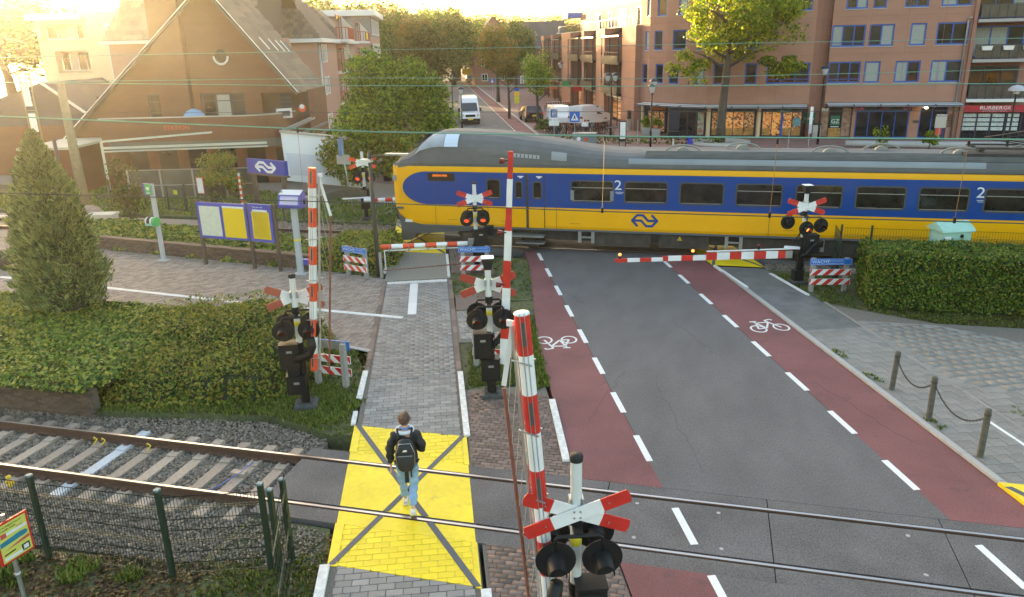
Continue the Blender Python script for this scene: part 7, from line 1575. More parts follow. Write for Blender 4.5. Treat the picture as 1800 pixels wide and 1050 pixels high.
# ================================================================ STREET AND STATION FURNITURE
def posts_chain():
    pts = [(4.28, 17.28), (4.71, 15.88), (5.25, 14.45)]; hs = (.93, .97, 1.0); tilt = (-.06, .02, 0)
    for (x, y), h, t_, lab in zip(pts, hs, tilt, ('chain bollard nearest the hedge, leaning slightly', 'middle chain bollard carrying both chains', 'chain bollard nearest the yellow corner')):
        t = thing('bollard', lab, 'bollard', (x, y, .03), 0, 'bollards with chains'); t.rotation_euler = (0, -t_ * .5, 0); mb = MB(); mb.cyl((0, 0, -.1), (0, 0, h - .04), .058, n=14); mb.lathe((0, 0, h - .04), [(.058, 0), (.05, .03), (.001, .042)], 14); mb.build('post', M('mossy bollard', (.10, .095, .075), .85, var=.35, scale=9, bump=.3), t, local=True); MB().lathe((0, 0, h - .14), [(.058, 0), (.064, .01), (.064, .03), (.058, .04)], 14).build('chain_collar', m_tdark, t, local=True)
    for (a, b), l in zip(zip(pts, pts[1:]), ('sagging iron chain nearer the hedge', 'sagging iron chain nearer the yellow corner')):
        A, B = Vector((*a, .84)), Vector((*b, .86)); t = thing('chain', l, 'chain', tuple((A + B) / 2), 0, 'chains between the bollards'); n = 40
        P = [A.lerp(B, i / n) - Vector((0, 0, .36 * (1 - (2 * i / n - 1) ** 2))) for i in range(n + 1)]; mb = MB()
        for i in range(n):
            c, d = (P[i] + P[i + 1]) / 2, (P[i + 1] - P[i]); s = Vector((0, 0, 1)) if i % 2 else d.cross(Vector((0, 0, 1))).normalized(); s = (s - d.normalized() * s.dot(d.normalized())).normalized()
            mb.tube([c + d * .72 * math.cos(k * PI / 4) + s * .016 * math.sin(k * PI / 4) for k in range(8)], .0065, 4, closed=True)
        mb.build('chain_links', m_tdark, t, kind='stuff')
posts_chain()
# mesh fence along the near track
FN = thing('mesh_fence', 'dark green wire mesh fence beside the near track', 'fence', (-8, 8.3, 0))
def mesh_panel(a, b, z0, z1, par, name='mesh_panel', sp=.05):
    a, b = Vector(a), Vector(b); d = b - a; L = math.hypot(d.x, d.y); n = int(L / sp); mb = MB()
    for i in range(n + 1): p = a.lerp(b, i / n); mb.beam((p.x, p.y, p.z + z0), (p.x, p.y, p.z + z1), .006, .006)
    for k in range(8):
        z = z0 + (z1 - z0) * k / 7
        for e in ((0, .0) if k % 3 else (-.02, .02)): mb.beam(a + Vector((0, 0, z + e)), b + Vector((0, 0, z + e)), .009, .009)
    return mb.build(name, m_wire, par, kind='stuff')
fpts = [(-14.4, 8.15), (-12.1, 8.18), (-9.85, 8.21), (-7.61, 8.27), (-6.2, 8.75)]
for k, (x, y) in enumerate(fpts): mb = MB(); mb.box(x - .035, x + .035, y - .035, y + .035, -.3, 1.42); mb.box(x - .04, x + .04, y - .04, y + .04, 1.42, 1.45, 1); mb.build('post', [m_green, M('blue grey cap', (.14, .22, .24), .6)], FN)
for a, b in zip(fpts, fpts[1:]): mesh_panel((*a, 0), (*b, 0), -.05, 1.3, FN)
FS = thing('mesh_fence', 'leaning wire mesh side panel next to the yellow crossing box', 'fence', (-5.9, 8.6, 0)); sp_ = [(-5.98, 9.0), (-5.75, 8.55), (-5.52, 8.05), (-5.25, 7.4)]
for x, y in ((-6.0, 9.02), (-6.03, 8.72)): mb = MB(); mb.box(x - .035, x + .035, y - .035, y + .035, -.3, 1.36); mb.box(x - .04, x + .04, y - .04, y + .04, 1.36, 1.39, 1); mb.build('post', [m_green, MATS['blue grey cap']], FS)
mesh_panel((-5.98, 9.05, 0), (-5.28, 7.5, 0), -.05, 1.42, FS, sp=.16)
# warning sign by the fence
q = G(45, 1050, .0); z0 = 1.02; P2, P1 = G(62, 962, z0), G(5, 998, z0); SG = thing('information_sign', 'yellow green information sign with a red border on a grey pole', 'sign', (P1.x, P1.y, 0)); e = (P2 - P1); L = e.length; e.normalize(); nrm = e.cross(Vector((0, 0, 1))); hh = L * 1.28
def face(o, u0, u1, v0, v1, name, mat, par, d): mb = MB(); mb.obox(o + e * u0 + Vector((0, 0, v0)) + nrm * d, e * (u1 - u0), nrm * .004, (0, 0, v1 - v0)); return mb.build(name, mat, par)
bd = MB(); bd.obox(P1 - nrm * .03, e * L, nrm * .03, (0, 0, hh)); bd = bd.build('red_border', m_sred, SG); yf = face(P1, .03, L - .03, .03, hh - .03, 'yellow_face', M('yellow green face', (.56, .58, .12), .5), bd, .0)
tx = lambda s, u, v, sz, m, sq=.9: text('lettering', s, yf, P1 + nrm * .0055 + e * u + Vector((0, 0, v)), e, UZ, sz, m, squeeze=sq)
tx('bij uw veiligheid voor uw', .06, hh * .87, .035, m_black); tx('gevaarlijke situatie', .06, hh * .80, .035, m_black)
o = face(P1, .06, L - .04, hh * .665, hh * .735, 'white_band', m_white, yf, .004); face(P1, .06, .14, hh * .64, hh * .75, 'red_icon', M('icon red', (.5, .08, .08), .5), yf, .008); tx('hier niet', L * .62, hh * .745, .03, m_sred)
mb = MB(); tr_ = [(0.035, .44), (.035, .55), (L - .15, .60), (L - .07, .585), (L - .045, .54), (L - .06, .49), (L - .1, .47)]; mb.prism([(u, v * hh) for u, v in tr_], P1 + nrm * .004, e, UZ, nrm * .003); tb = mb.build('train_picture', M('sign teal', (.02, .19, .30), .5), yf); tx('35', .07, hh * .475, .05, m_white)
mb = MB(); mb.prism([(.08, .33 * hh), (L - .04, .44 * hh), (L - .04, .36 * hh)], P1 + nrm * .004, e, UZ, nrm * .003); mb.build('red_wedge', MATS['icon red'], yf); mb = MB(); mb.prism([(.06, .24 * hh), (.22, .26 * hh), (.22, .23 * hh), (.06, .21 * hh)], P1 + nrm * .004, e, UZ, nrm * .003); mb.build('boat_shape', m_black, yf); face(P1, .05, L * .7, hh * .09, hh * .16, 'white_band', m_white, yf, .004); tx('12', .07, hh * .1, .04, m_galv); face(P1, L - .17, L - .06, hh * .10, hh * .26, 'phone_icon', m_black, yf, .004); face(P1, L - .15, L - .08, hh * .13, hh * .23, 'phone_screen', m_white, yf, .008)
pp = P1 + e * L * .42 - nrm * .06; MB().cyl((pp.x, pp.y, -.2), (pp.x, pp.y, hh + 1.1), .03, n=12).build('pole', m_galv, SG); mb = MB(); mb.lathe((pp.x, pp.y, .72), [(.03, 0), (.042, .01), (.042, .06), (.03, .07)], 12); mb.build('pole_sleeve', m_galv, SG)
# yellow flowers / blob by the fence post
mb = MB()
for k in range(9): mb.ball((-10.75 + random.uniform(-.06, .06), 8.6 + random.uniform(-.05, .05), 1.0 + random.uniform(-.08, .08)), .035, n=6, k=4)
o = mb.build('yellow_ribbon', M('ribbon yellow', (.75, .5, .02), .6)); tag(o, 'yellow ribbon tied to the fence wire', 'ribbon')
# timetable boards
b0, b1, b2 = Vector((-18.06, 24.11, 0)), Vector((-15.9, 23.9, 0)), Vector((-14.71, 23.72, 0))
def board_thing(label, a, b, z0, z1, posters, head=None):
    d = b - a; ax = d.normalized(); n_ = Vector((ax.y, -ax.x, 0)); L = d.length; t = thing('notice_board', label, 'notice board', tuple((a + b) / 2), 0, 'blue framed station notice boards')
    o = MB(); o.obox(a + Vector((0, 0, z0)) - n_ * .04, d, n_ * .08, (0, 0, z1 - z0)); o = o.build('blue_frame', M('frame blue', (.075, .085, .42), .45), t)
    for u0, u1, v0, v1, m in posters: MB().obox(a + ax * L * u0 + n_ * .042 + Vector((0, 0, z0 + (z1 - z0) * v0)), ax * L * (u1 - u0), n_ * .006, (0, 0, (z1 - z0) * (v1 - v0))).build('poster', m, o)
    if head: text('lettering', head, o, a + ax * L * .2 + n_ * .043 + Vector((0, 0, z1 - .13)), ax, UZ, .085, m_white)
    return t, ax, n_
m_map = M('map poster', (.62, .64, .52), .6, var=.12, scale=6); m_ypost = M('timetable yellow', (.82, .56, .01), .55, var=.03, scale=9); m_map2 = M('pale town map', (.62, .65, .66), .6, var=.10, scale=7)
t, ax, n_ = board_thing('wide blue notice board with a map and a yellow timetable', b0, b1, 1.05, 2.38, [(.05, .47, .07, .90, m_map), (.53, .96, .06, .88, m_ypost), (.53, .96, .88, .93, m_white)]); board_thing('narrow blue notice board headed ready to ask, with a town map', b1 + ax * .09, b2 - ax * .06, 1.05, 2.42, [(.14, .88, .08, .80, m_ypost), (.2, .82, .12, .86, m_map2)], 'Nog een reis?')
for p, l in ((b0, 'first'), (b1 + ax * .03, ''), (b2, '')): 
    o = MB().box(p.x - .05, p.x + .05, p.y - .02, p.y + .09, -.1, 2.44).build('board_post', m_brpost, t)
# platform card reader column
TK = thing('travel_display', 'grey column with a sloping blue departure display', 'display', (-13.8, 23.55, 0)); mb = MB(); mb.box(-.1, .1, -.06, .06, 0, 2.5); mb.box(-.22, .22, -.16, .16, 0, .03); mb.build('column', M('column grey', (.44, .46, .48), .45), TK, local=True)
mb = MB(); mb.prism([(-.28, 2.42), (.16, 2.42), (.22, 2.78), (.05, 2.98), (-.2, 2.86), (-.32, 2.52)], (-.42, 0, 0), (0, 1, 0), (0, 0, 1), (.84, 0, 0)); o = mb.build('display_case', M('case blue', (.10, .10, .40), .4), TK, local=True)
mb = MB(); mb.add([(-.40, -.215, 2.875), (.40, -.215, 2.875), (.40, .05, 3.005), (-.40, .05, 3.005)], [(0, 1, 2, 3)]); mb.build('vented_lid', M('lid white', (.62, .62, .64), .5), o, local=True); mb = MB(); mb.add([(-.34, -.315, 2.555), (.34, -.315, 2.555), (.34, -.222, 2.82), (-.34, -.222, 2.82)], [(0, 1, 2, 3)]); mb.build('screen', M('pale screen face', (.50, .46, .62), .3, var=.2, scale=1, stretch=(.5, 1, 30)), o, local=True)
for k in range(12): MB().box(-.36 + k * .062, -.33 + k * .062, -.12, -.06, 2.92, 2.965).build('vent_slot', m_tdark, o, local=True, kind='stuff') if k < 1 else None
mb = MB(); mb.box(-.11, .11, -.065, .065, 1.22, 1.28); mb.build('yellow_band', m_yel, TK, local=True); MB().box(-.18, .3, .06, .2, .32, .52).build('blue_box', MATS['case blue'], TK, local=True)
# AED pillar
AE = thing('aed_pillar', 'slim grey pillar with a green heart sign and a defibrillator case', 'AED pillar', (-20.07, 24.35, 0), -.1); mb = MB(); mb.box(-.08, .08, -.05, .05, 0, 2.95); mb.box(-.2, .2, -.14, .14, 0, .03); mb.build('pillar', MATS['column grey'], AE, local=True)
o = MB().box(-.28, .02, -.16, -.05, 2.55, 2.98).build('sign_box', M('sign purple', (.10, .08, .30), .4), AE, local=True); MB().box(-.16, .1, -.17, -.14, 2.58, 2.96).build('green_sign', M('aed green', (.08, .42, .12), .4), o, local=True)
hp = [(.075 * 16 * math.sin(t) ** 3 / 16, .075 * (13 * math.cos(t) - 5 * math.cos(2 * t) - 2 * math.cos(3 * t) - math.cos(4 * t)) / 16) for t in [k * PI / 12 for k in range(24)]]; MB().prism(hp, (-.03, -.171, 2.80), (1, 0, 0), (0, 0, 1), (0, -.004, 0)).build('heart', m_white, o, local=True); w = wmat(AE); text('lettering', 'AED', o, w @ Vector((-.11, -.173, 2.61)), w.to_3x3() @ Vector((1, 0, 0)), UZ, .09, m_white)
mb = MB(); mb.cyl((-.28, -.16, 1.55), (.02, -.16, 1.55), .17, n=14); o = mb.build('defibrillator_case', M('case pale', (.60, .64, .62), .3), AE, local=True); MB().cyl((.02, -.16, 1.55), (.14, -.16, 1.55), .185, n=14).build('green_end', MATS['aed green'], o, local=True); MB().cyl((-.2, -.16, 1.56), (-.07, -.16, 1.56), .176, n=14).build('case_window', m_tdark, o, local=True); MB().box(-.26, 0, -.345, -.31, 1.42, 1.5).build('green_band', m_teal, o, local=True)
# blue station sign with the railway logo
NS = thing('station_sign', 'blue station sign box with the white double arrow logo on dark posts', 'sign', (-22.0, 35.2, 0)); a, b = G(441, 353), G(511, 365)
A, B = PY(433, 285, 35.6), PY(499, 285, 34.7); zt0, zb0 = 2.28, 1.56; d = Vector((B.x - A.x, B.y - A.y, 0)); ax = d.normalized(); n_ = Vector((ax.y, -ax.x, 0)); o0 = Vector((A.x, A.y, 0))
o = MB(); o.obox(o0 + Vector((0, 0, zb0)), d, -n_ * .22, (0, 0, zt0 - zb0)); o = o.build('sign_box', M('sign box blue', (.04, .055, .36), .35), NS); rail_logo('logo', o, o0 + ax * d.length * .24 + n_ * .008 + Vector((0, 0, zb0 + .13)), ax, UZ, d.length * .52, .45, m_white, .14)
mb = MB(); mb.obox(o0 - ax * .08 + Vector((0, 0, zb0 - .1)) - n_ * .2, d + ax * .2, n_ * .2, (0, 0, .09)); 
for u in (.12, .9): p = o0 + d * u - n_ * .1; mb.box(p.x - .12, p.x + .12, p.y - .06, p.y + .06, -.1, zb0 - .1)
mb.build('post', m_brpost, NS)
# dark lamp post beside the footpath
LP = thing('lamp_post', 'dark platform lamp post with a long flat lamp arm before the train nose', 'lamp post', (-10.94, 23.82, 0)); mb = MB(); mb.tube([(0, 0, -.1), (0, 0, 2), (0, 0, 4.2)], [.085, .075, .06], 12); mb.lathe((0, 0, 4.2), [(.06, 0), (.06, .05), (.01, .16)], 10); mb.tube([(0, 0, 4.1), (.2, .02, 4.16), (1.1, .1, 4.2)], .035, 8); mb.build('post', M('dark lamp post', (.055, .05, .04), .6), LP, local=True)
mb = MB(); mb.box(.55, 1.35, .02, .2, 4.18, 4.24); mb.build('lamp_head', m_galv, LP, local=True); mb = MB(); mb.add([(-.32, -.2, 3.92), (.06, -.1, 3.96), (.06, .1, 3.96), (-.32, .1, 3.92), (-.3, -.18, 4.06), (.04, -.1, 4.06), (.04, .1, 4.06), (-.3, .1, 4.06)], [(0, 3, 2, 1), (4, 5, 6, 7), (0, 1, 5, 4), (1, 2, 6, 5), (2, 3, 7, 6), (3, 0, 4, 7)]); mb.build('lamp_box', M('pale lamp box', (.60, .58, .50), .5), LP, local=True); MB().box(.16, .24, -.25, -.17, 0, .9).build('side_post', m_concrete, LP, local=True)
# masts and ladder boards in the glare
PM = thing('timber_pole', 'thick timber pole leaning in front of the brick cabin', 'pole', (-30.2, 31.7, 0)); mb = MB(); mb.tube([(0, 0, -.2), (-.02, 0, 3), (-.05, 0, 6.3)], [.26, .22, .18], 14); mb.build('pole', M('weathered pole', (.24, .20, .12), .8, var=.2, scale=5), PM, local=True)
PM = thing('signal_mast', 'slender dark signal mast in front of the conifer', 'mast', (-26.5, 26.85, 0)); mb = MB(); mb.tube([(0, 0, -.2), (0, 0, 4.2)], .075, 10); mb.lathe((0, 0, 4.2), [(.12, 0), (.1, .06), (.01, .1)], 10); mb.build('pole', m_brpost, PM, local=True)
LM = thing('lattice_mast', 'ladder mast with white boards in the sun glare', 'lattice mast', (-31.5, 31.0, 0)); mb = MB(); fx = [PY(118, 360, 31), PY(38, 100, 31), PY(140, 360, 31), PY(62, 100, 31)]
fx = [(-.35, 0, 0), (-.35, 0, 6.9), (.25, 0, 0), (.25, 0, 6.9)]
mb.beam(fx[0], fx[1], .06, .06); mb.beam(fx[2], fx[3], .06, .06)
for k in range(22): mb.beam((-.35, 0, .3 + k * .3), (.25, 0, .3 + k * .3), .03, .03)
mb.build('ladder', M('mast paint', (.30, .25, .14), .7), LM, local=True)
for z0, z1, x in ((5.3, 6.4, -.05), (4.1, 5.0, .0), (2.0, 3.0, -.1), (.2, .9, .1)): MB().box(x - .2, x + .2, -.09, -.06, z0, z1).build('white_board', M('white board', (.80, .80, .78), .5), LM, local=True)
UB = thing('utility_box', 'small grey concrete utility box at the edge of the ground cover', 'utility box', (-26.3, 28.5, 0), .25); mb = MB(); mb.box(-.55, .55, -.3, .3, 0, .72); mb.box(-.6, .6, -.36, .34, .72, .79); mb.build('box', M('pale concrete', (.50, .47, .40), .8, var=.1), UB, local=True)
BL = thing('ball_bollard', 'dark concrete ball bollard on the platform edge', 'ball bollard', (-25.6, 22.4, 0)); mb = MB(); mb.ball((0, 0, .34), .36, n=20, k=12); mb.cyl((0, 0, 0), (0, 0, .06), .2); mb.build('ball', M('ball stone', (.07, .06, .045), .5, var=.2), BL, local=True)
RK = thing('boulder', 'rounded boulder at the foot of the timber pole', 'boulder', (-29.3, 30.9, 0)); mb = MB(); mb.ball((0, 0, .1), .75, .6, .5, 12, 8); mb.build('boulder_stone', M('boulder', (.30, .24, .19), .9, var=.2), RK, local=True)
mb = MB(); a, b = G(0, 383), G(215, 389); mb.obox(Vector((a.x, a.y, 0)), b - a, (0, .12, 0), (0, 0, .12)); c = G(150, 392), G(175, 394); o = mb.build('white_edge_beam', M('white edge', (.66, .64, .58), .7)); tag(o, 'low white edging beam at the platform end in the glare', 'edging')
def thin_post(name, label, cat, px, py, h, r, mat, group=None): p = G(px, py); t = thing(name, label, cat, (p.x, p.y, 0), 0, group); MB().cyl((0, 0, -.1), (0, 0, h), r, n=8).build('post', mat, t, local=True); return t
t = thin_post('striped_post', 'slim red and white banded marker post before the station shrub', 'marker post', 427, 365, .5, .05, m_white); mb = MB()
for k in range(10): mb.cyl((0, 0, .25 + k * .15), (0, 0, .40 + k * .15), .055, n=10, mi=k % 2)
mb.build('bands', [m_ored, m_white], t, local=True)
t = thin_post('notice_post', 'red edged white notice on a thin post by the grass', 'sign', 357, 357, .6, .04, m_brpost); MB().box(-.2, .2, -.03, .0, .5, 1.35).build('red_edge', m_ored, t, local=True); MB().box(-.17, .17, -.036, -.031, .53, 1.32).build('white_face', m_white, t, local=True)
for k, (px, py, h) in enumerate(((196, 352, 1.1), (455, 350, .9), (372, 350, .7), (535, 385, 1.2), (500, 385, 1.2))): thin_post('fence_post', ['thin dark post on the lawn near the timber pole', 'short dark post left of the blue station sign', 'short dark post beside the red edged notice', 'slim brown post left of the orange arm', 'slim brown post behind the departure display'][k], 'post', px, py, h, .05, m_brpost)
GT = thing('metal_gate', 'dark metal gate frame with a yellow lock on the grass', 'gate', tuple(G(318, 372)), -.3); mb = MB()
for a, b in (((-.9, 0, 0), (-.9, 0, 1.25)), ((.55, 0, 0), (.55, 0, 1.45)), ((-.9, 0, 1.2), (.55, 0, 1.2)), ((-.9, 0, .1), (.55, 0, .1)), ((.45, 0, 0), (.45, 0, 1.2))): mb.beam(a, b, .07, .07)
mb.build('gate_frame', m_green, GT, local=True); MB().box(-.3, -.05, -.05, 0, .85, 1.05).build('yellow_lock', M('lock yellow', (.6, .6, .05), .5), GT, local=True)
MR = thing('mirror_post', 'grey post with a blue sign edge and a small plate left of the far signal', 'sign', tuple(G(621, 372))); mb = MB(); mb.tube([(0, 0, 0), (-.35, 0, 3.4)], .035, 8); mb.build('post', m_galv, MR, local=True); MB().box(-.4, -.3, -.2, .2, 2.7, 3.5).build('blue_sign', M('dusty blue', (.12, .20, .35), .5), MR, local=True); MB().box(-.6, .1, -.06, -.03, 2.3, 2.75).build('grey_plate', m_galv, MR, local=True)
# grey wall beyond the street
mb = MB(); a, b = Vector((-21, 44.6, 0)), Vector((-12.8, 43.0, 0)); mb.obox(a, b - a, (0, .2, 0), (0, 0, .85)); t = mb.build('low_wall', m_concrete); tag(t, 'low grey wall under the bushy tree', 'wall')
# teal relay cabinet behind the hedge
CBX = thing('relay_cabinet', 'pale teal cabinet with a pitched lid behind the trimmed hedge', 'cabinet', (PY(1668, 425, 25.9).x, 25.9, 0), .35); mb = MB(); mb.box(-.46, .46, -.34, .34, 0, 1.85); mb.build('body', m_teal, CBX, local=True); mb = MB(); mb.prism([(-.42, 1.83), (.42, 1.83), (.4, 1.87), (0, 2.1), (-.4, 1.87)], (-.54, 0, 0), (0, 1, 0), (0, 0, 1), (1.08, 0, 0)); mb.build('lid', m_teal, CBX, local=True); MB().cyl((.15, -.36, 1.68), (.15, -.34, 1.68), .06, n=10).build('lock', m_black, CBX, local=True); MB().box(-.4, -.2, -.35, -.34, 1.52, 1.68).build('label', m_white, CBX, local=True)
SF = thing('mesh_fence', 'dark green mesh fence between the trimmed hedge and the far track', 'fence', (4.3, 26.2, 0)); mesh_panel((4.2, 25.2, 0), (4.2, 26.6, 0), 0, 1.7, SF, sp=.06); mesh_panel((4.4, 26.0, 0), (16, 26.0, 0), 0, 1.75, SF, sp=.08)
for x in (4.3, 5.2, 7.8, 10.4): MB().box(x - .03, x + .03, 25.97, 26.03, 0, 1.85).build('post', m_green, SF)
# ---- catenary wires
def wire(name, label, pts, r, mat, drop=None):
    o = MB(); o.tube(pts, r, 5); c = Vector(pts[len(pts) // 2]); t = thing(name, label, 'wire', tuple(c)); o.build('wire_strand', mat, t); return t
def sag(Y, z0, z1, x0, x1, s=0.0, n=16): return [(x0 + (x1 - x0) * i / n, Y, z0 + (z1 - z0) * i / n - s * (1 - (2 * i / n - 1) ** 2)) for i in range(n + 1)]
cwx = [(-60, 11.13, 7.3), (-30, 11.13, 6.85), (-12.0, 11.13, 6.57), (-4.98, 11.13, 6.33), (-1.15, 11.13, 6.28), (3.9, 11.13, 6.27), (9, 11.13, 6.35), (40, 11.13, 7.2)]
mw = wire('messenger_wire', 'green patinated messenger wire above the near track', cwx, .011, m_copper); cw_ = wire('contact_wire', 'dark contact wire hanging below the green messenger wire', [(-60, 11.13, 5.16), (-4.7, 11.13, 5.22), (-1.5, 11.13, 5.19), (40, 11.13, 5.2)], .009, m_dwire)
for x, zt in ((-1.45, 6.26), (.9, 6.24), (3.24, 6.23), (-6.3, 6.36)):
    o = MB(); o.cyl((x, 11.13, zt), (x - .02, 11.13, 5.22), .0035, n=4); o.build('dropper', M('dropper bronze', (.22, .13, .05), .5), cw_)
    o = MB(); o.cyl((x, 11.13, zt - .05), (x, 11.13, zt + .02), .018, n=6); o.cyl((x - .02, 11.13, 5.17), (x - .02, 11.13, 5.25), .02, n=6); o.build('clamp', m_black, cw_)
wire('messenger_wire', 'green messenger wire above the far track', [(-90, 29.3, 7.6), (-31.2, 29.3, 6.48), (-17, 29.3, 6.21), (-3.1, 29.3, 6.03), (9.9, 29.3, 6.0), (60, 29.3, 7)], .016, m_copper); wire('contact_wire', 'thin contact wire above the far track', [(-90, 29.3, 5.1), (60, 29.3, 5.15)], .011, m_dwire)
wire('feeder_wire', 'upper thin wire above the far track', [(-90, 29.9, 7.7), (-13.8, 29.9, 7.5), (60, 29.9, 7.2)], .01, m_copper); wire('feeder_wire', 'middle thin wire above the far track', [(-90, 30.4, 6.5), (-14, 30.4, 6.42), (-3, 30.4, 6.25), (10, 30.4, 6.4), (60, 30.4, 6.9)], .011, m_copper)
# ================================================================ VEHICLES, BICYCLES, SIGNS ON THE PLAZA
def loft_body(prof, w, name, mat, t, inset=.12):
    """side profile [(x, z)] extruded across with narrower upper part"""
    zmax = max(z for _, z in prof); zmid = zmax * .52; mb = MB(); n = len(prof)
    f = lambda z: w / 2 - (inset * max(0, (z - zmid) / (zmax - zmid)) if z > zmid else 0)
    L = [(x, -f(z), z) for x, z in prof]; R_ = [(x, f(z), z) for x, z in prof]
    c = (sum(x for x, _ in prof) / n, zmid); 
    mb.add(L, [tuple(range(n))]); mb.add(R_, [tuple(range(n))[::-1]])
    mb.add(L + R_, [(i, n + i, n + (i + 1) % n, (i + 1) % n) for i in range(n)])
    return mb.build(name, mat, t, local=True)
def wheels(t, xs, w, r=.33):
    for x in xs:
        for s in (-1, 1):
            o = MB().lathe((x, s * (w / 2 - .12), r), [(r * .6, -.08), (r, -.08), (r, .1), (r * .9, .115), (r * .62, .1)], 18, 0, (0, s, 0)).build('wheel', m_blackr, t, local=True); MB().lathe((x, s * (w / 2 - .12), r), [(r * .62, .09), (r * .5, .1), (r * .1, .09)], 14, 0, (0, s, 0)).build('rim', m_galv, o, local=True)
def plate(t, x, z, s, m=None): MB().box(x - .01, x + .01, -.26, .26, z - .06, z + .06).build('number_plate', m or m_ypost, t, local=True)
m_vanw = M('van white', (.74, .75, .77), .3, coat=.4); m_carb = M('dark car paint', (.015, .018, .03), .25, coat=.6); m_lampg = M('head lamp', (.55, .57, .6), .15); m_tail = M('tail lamp', (.35, .02, .015), .25)
# x axis of a vehicle points to its front
def van(label, loc, rz, L=5.9, Hh=2.65, W_=1.95):
    t = thing('delivery_van', label, 'van', loc, rz); h = L / 2
    loft_body([(-h, .35), (h - .1, .35), (h, .6), (h - .05, .95), (h - .75, 1.25), (h - 1.45, 2.1), (h - 2.0, Hh - .15), (h - 2.6, Hh), (-h + .1, Hh - .02), (-h, Hh - .2)], W_, 'body', m_vanw, t, .14)
    MB().add([(h - .80, -.82, 1.28), (h - .80, .82, 1.28), (h - 1.44, .74, 2.06), (h - 1.44, -.74, 2.06)], [(0, 1, 2, 3)]).add([(h - .765, -.82, 1.30), (h - .765, .82, 1.30), (h - 1.405, .74, 2.08), (h - 1.405, -.74, 2.08)], [(0, 1, 2, 3)]).build('windscreen', M('vehicle glass', (.05, .07, .09), .08), t, local=True)
    for s in (-1, 1):
        MB().add([(h - 1.0, s * (W_ / 2 - .02), 1.3), (h - 2.0, s * (W_ / 2 - .02), 1.3), (h - 2.0, s * (W_ / 2 - .09), 1.95), (h - 1.5, s * (W_ / 2 - .09), 1.95)], [(0, 1, 2, 3)]).build('side_window', MATS['vehicle glass'], t, local=True)
        MB().box(h - .28, h + .0, s * .78 - .14, s * .78 + .14, .82, 1.08).build('headlight', m_lampg, t, local=True); MB().box(h - 1.15, h - 1.0, s * (W_ / 2 + .12) - .1, s * (W_ / 2 + .12) + .1, 1.25, 1.6).build('mirror', m_blackr, t, local=True)
    MB().box(h - .1, h + .02, -.5, .5, .78, 1.02).build('grille', m_black, t, local=True); MB().box(h - .3, h + .05, -W_ / 2, W_ / 2, .32, .62).build('bumper', m_blackr, t, local=True); wheels(t, (h - 1.0, -h + 1.1), W_); plate(t, h + .06, .55, 1)
    return t
van('white delivery van driving towards the crossing on the street', tuple(vw(3.9, 82.5)), SA - PI / 2)
def car(label, loc, rz, mat, prof=None, L=4.5, W_=1.85, panel=False, name='parked_car', group=None):
    t = thing(name, label, 'car', loc, rz, group); h = L / 2
    prof = prof or [(-h, .4), (h, .4), (h, .75), (h - .3, .9), (h - 1.1, 1.0), (h - 1.9, 1.52), (-h + 1.3, 1.58), (-h + .25, 1.15), (-h, .95)]
    loft_body(prof, W_, 'body', mat, t, .2); zt = max(z for _, z in prof)
    MB().add([(-h + .2, -.68, 1.14), (-h + .2, .68, 1.14), (-h + 1.1, .58, zt - .1), (-h + 1.1, -.58, zt - .1)], [(0, 1, 2, 3)]).build('rear_window', MATS['vehicle glass'], t, local=True)
    MB().add([(h - 1.05, -.72, 1.02), (h - 1.05, .72, 1.02), (h - 1.8, .6, zt - .08), (h - 1.8, -.6, zt - .08)], [(0, 1, 2, 3)]).build('windscreen', MATS['vehicle glass'], t, local=True)
    for s in (-1, 1): MB().add([(h - 1.3, s * (W_ / 2 - .05), 1.03), (-h + (2.3 if panel else .7), s * (W_ / 2 - .05), 1.08), (-h + (2.3 if panel else 1.2), s * (W_ / 2 - .17), zt - .1), (h - 1.95, s * (W_ / 2 - .17), zt - .1)], [(0, 1, 2, 3)]).build('side_window', MATS['vehicle glass'], t, local=True); MB().box(-h - .01, -h + .06, s * .72 - .16, s * .72 + .16, .82, .98).build('tail_light', m_tail, t, local=True)
    wheels(t, (h - .85, -h + .8), W_); plate(t, -h - .01, .7, -1); return t
car('dark parked car seen from behind beside the street trees', tuple(vw(10.35, 82.0)), SA + PI / 2 + .06, m_carb, [(-2.2, .38), (2.2, .38), (2.25, .75), (1.9, .95), (1.1, 1.02), (.3, 1.52), (-1.5, 1.6), (-2.0, 1.15), (-2.22, 1.0)])
vp = [(-2.1, .35), (2.1, .35), (2.15, .8), (1.9, 1.0), (1.35, 1.15), (.75, 1.75), (.2, 1.85), (-2.05, 1.82), (-2.12, 1.6)]
car('white parked van behind the parking sign and bicycles', tuple(G(984, 219)), -PI / 2 + .45, m_vanw, vp, 4.3, panel=True); car('larger white parked van behind the bicycle rack', tuple(G(1036, 220)), PI / 2 - .5, m_vanw, [(-2.2, .35), (2.2, .35), (2.25, .85), (1.9, 1.05), (1.3, 1.2), (.7, 1.8), (.1, 1.95), (-2.15, 1.92), (-2.22, 1.6)], 4.5, 1.9, panel=True)
for k, (px, py, c) in enumerate(((826, 140, (.4, .43, .46)), (845, 139, (.5, .52, .55)), (862, 141, (.05, .05, .06)), (838, 146, (.1, .1, .11)), (877, 146, (.36, .4, .45)))):
    car(['silver car far down the street beside the yellow sign', 'pale car parked far behind the yellow sign', 'black car parked at the far end of the street', 'dark grey car at the far kerb', 'pale blue car parked by the far trees'][k], tuple(G(px, py)), SA + (.6 if k % 2 else PI / 2), M('far car paint %d' % k, c, .3), group='cars parked far down the street')
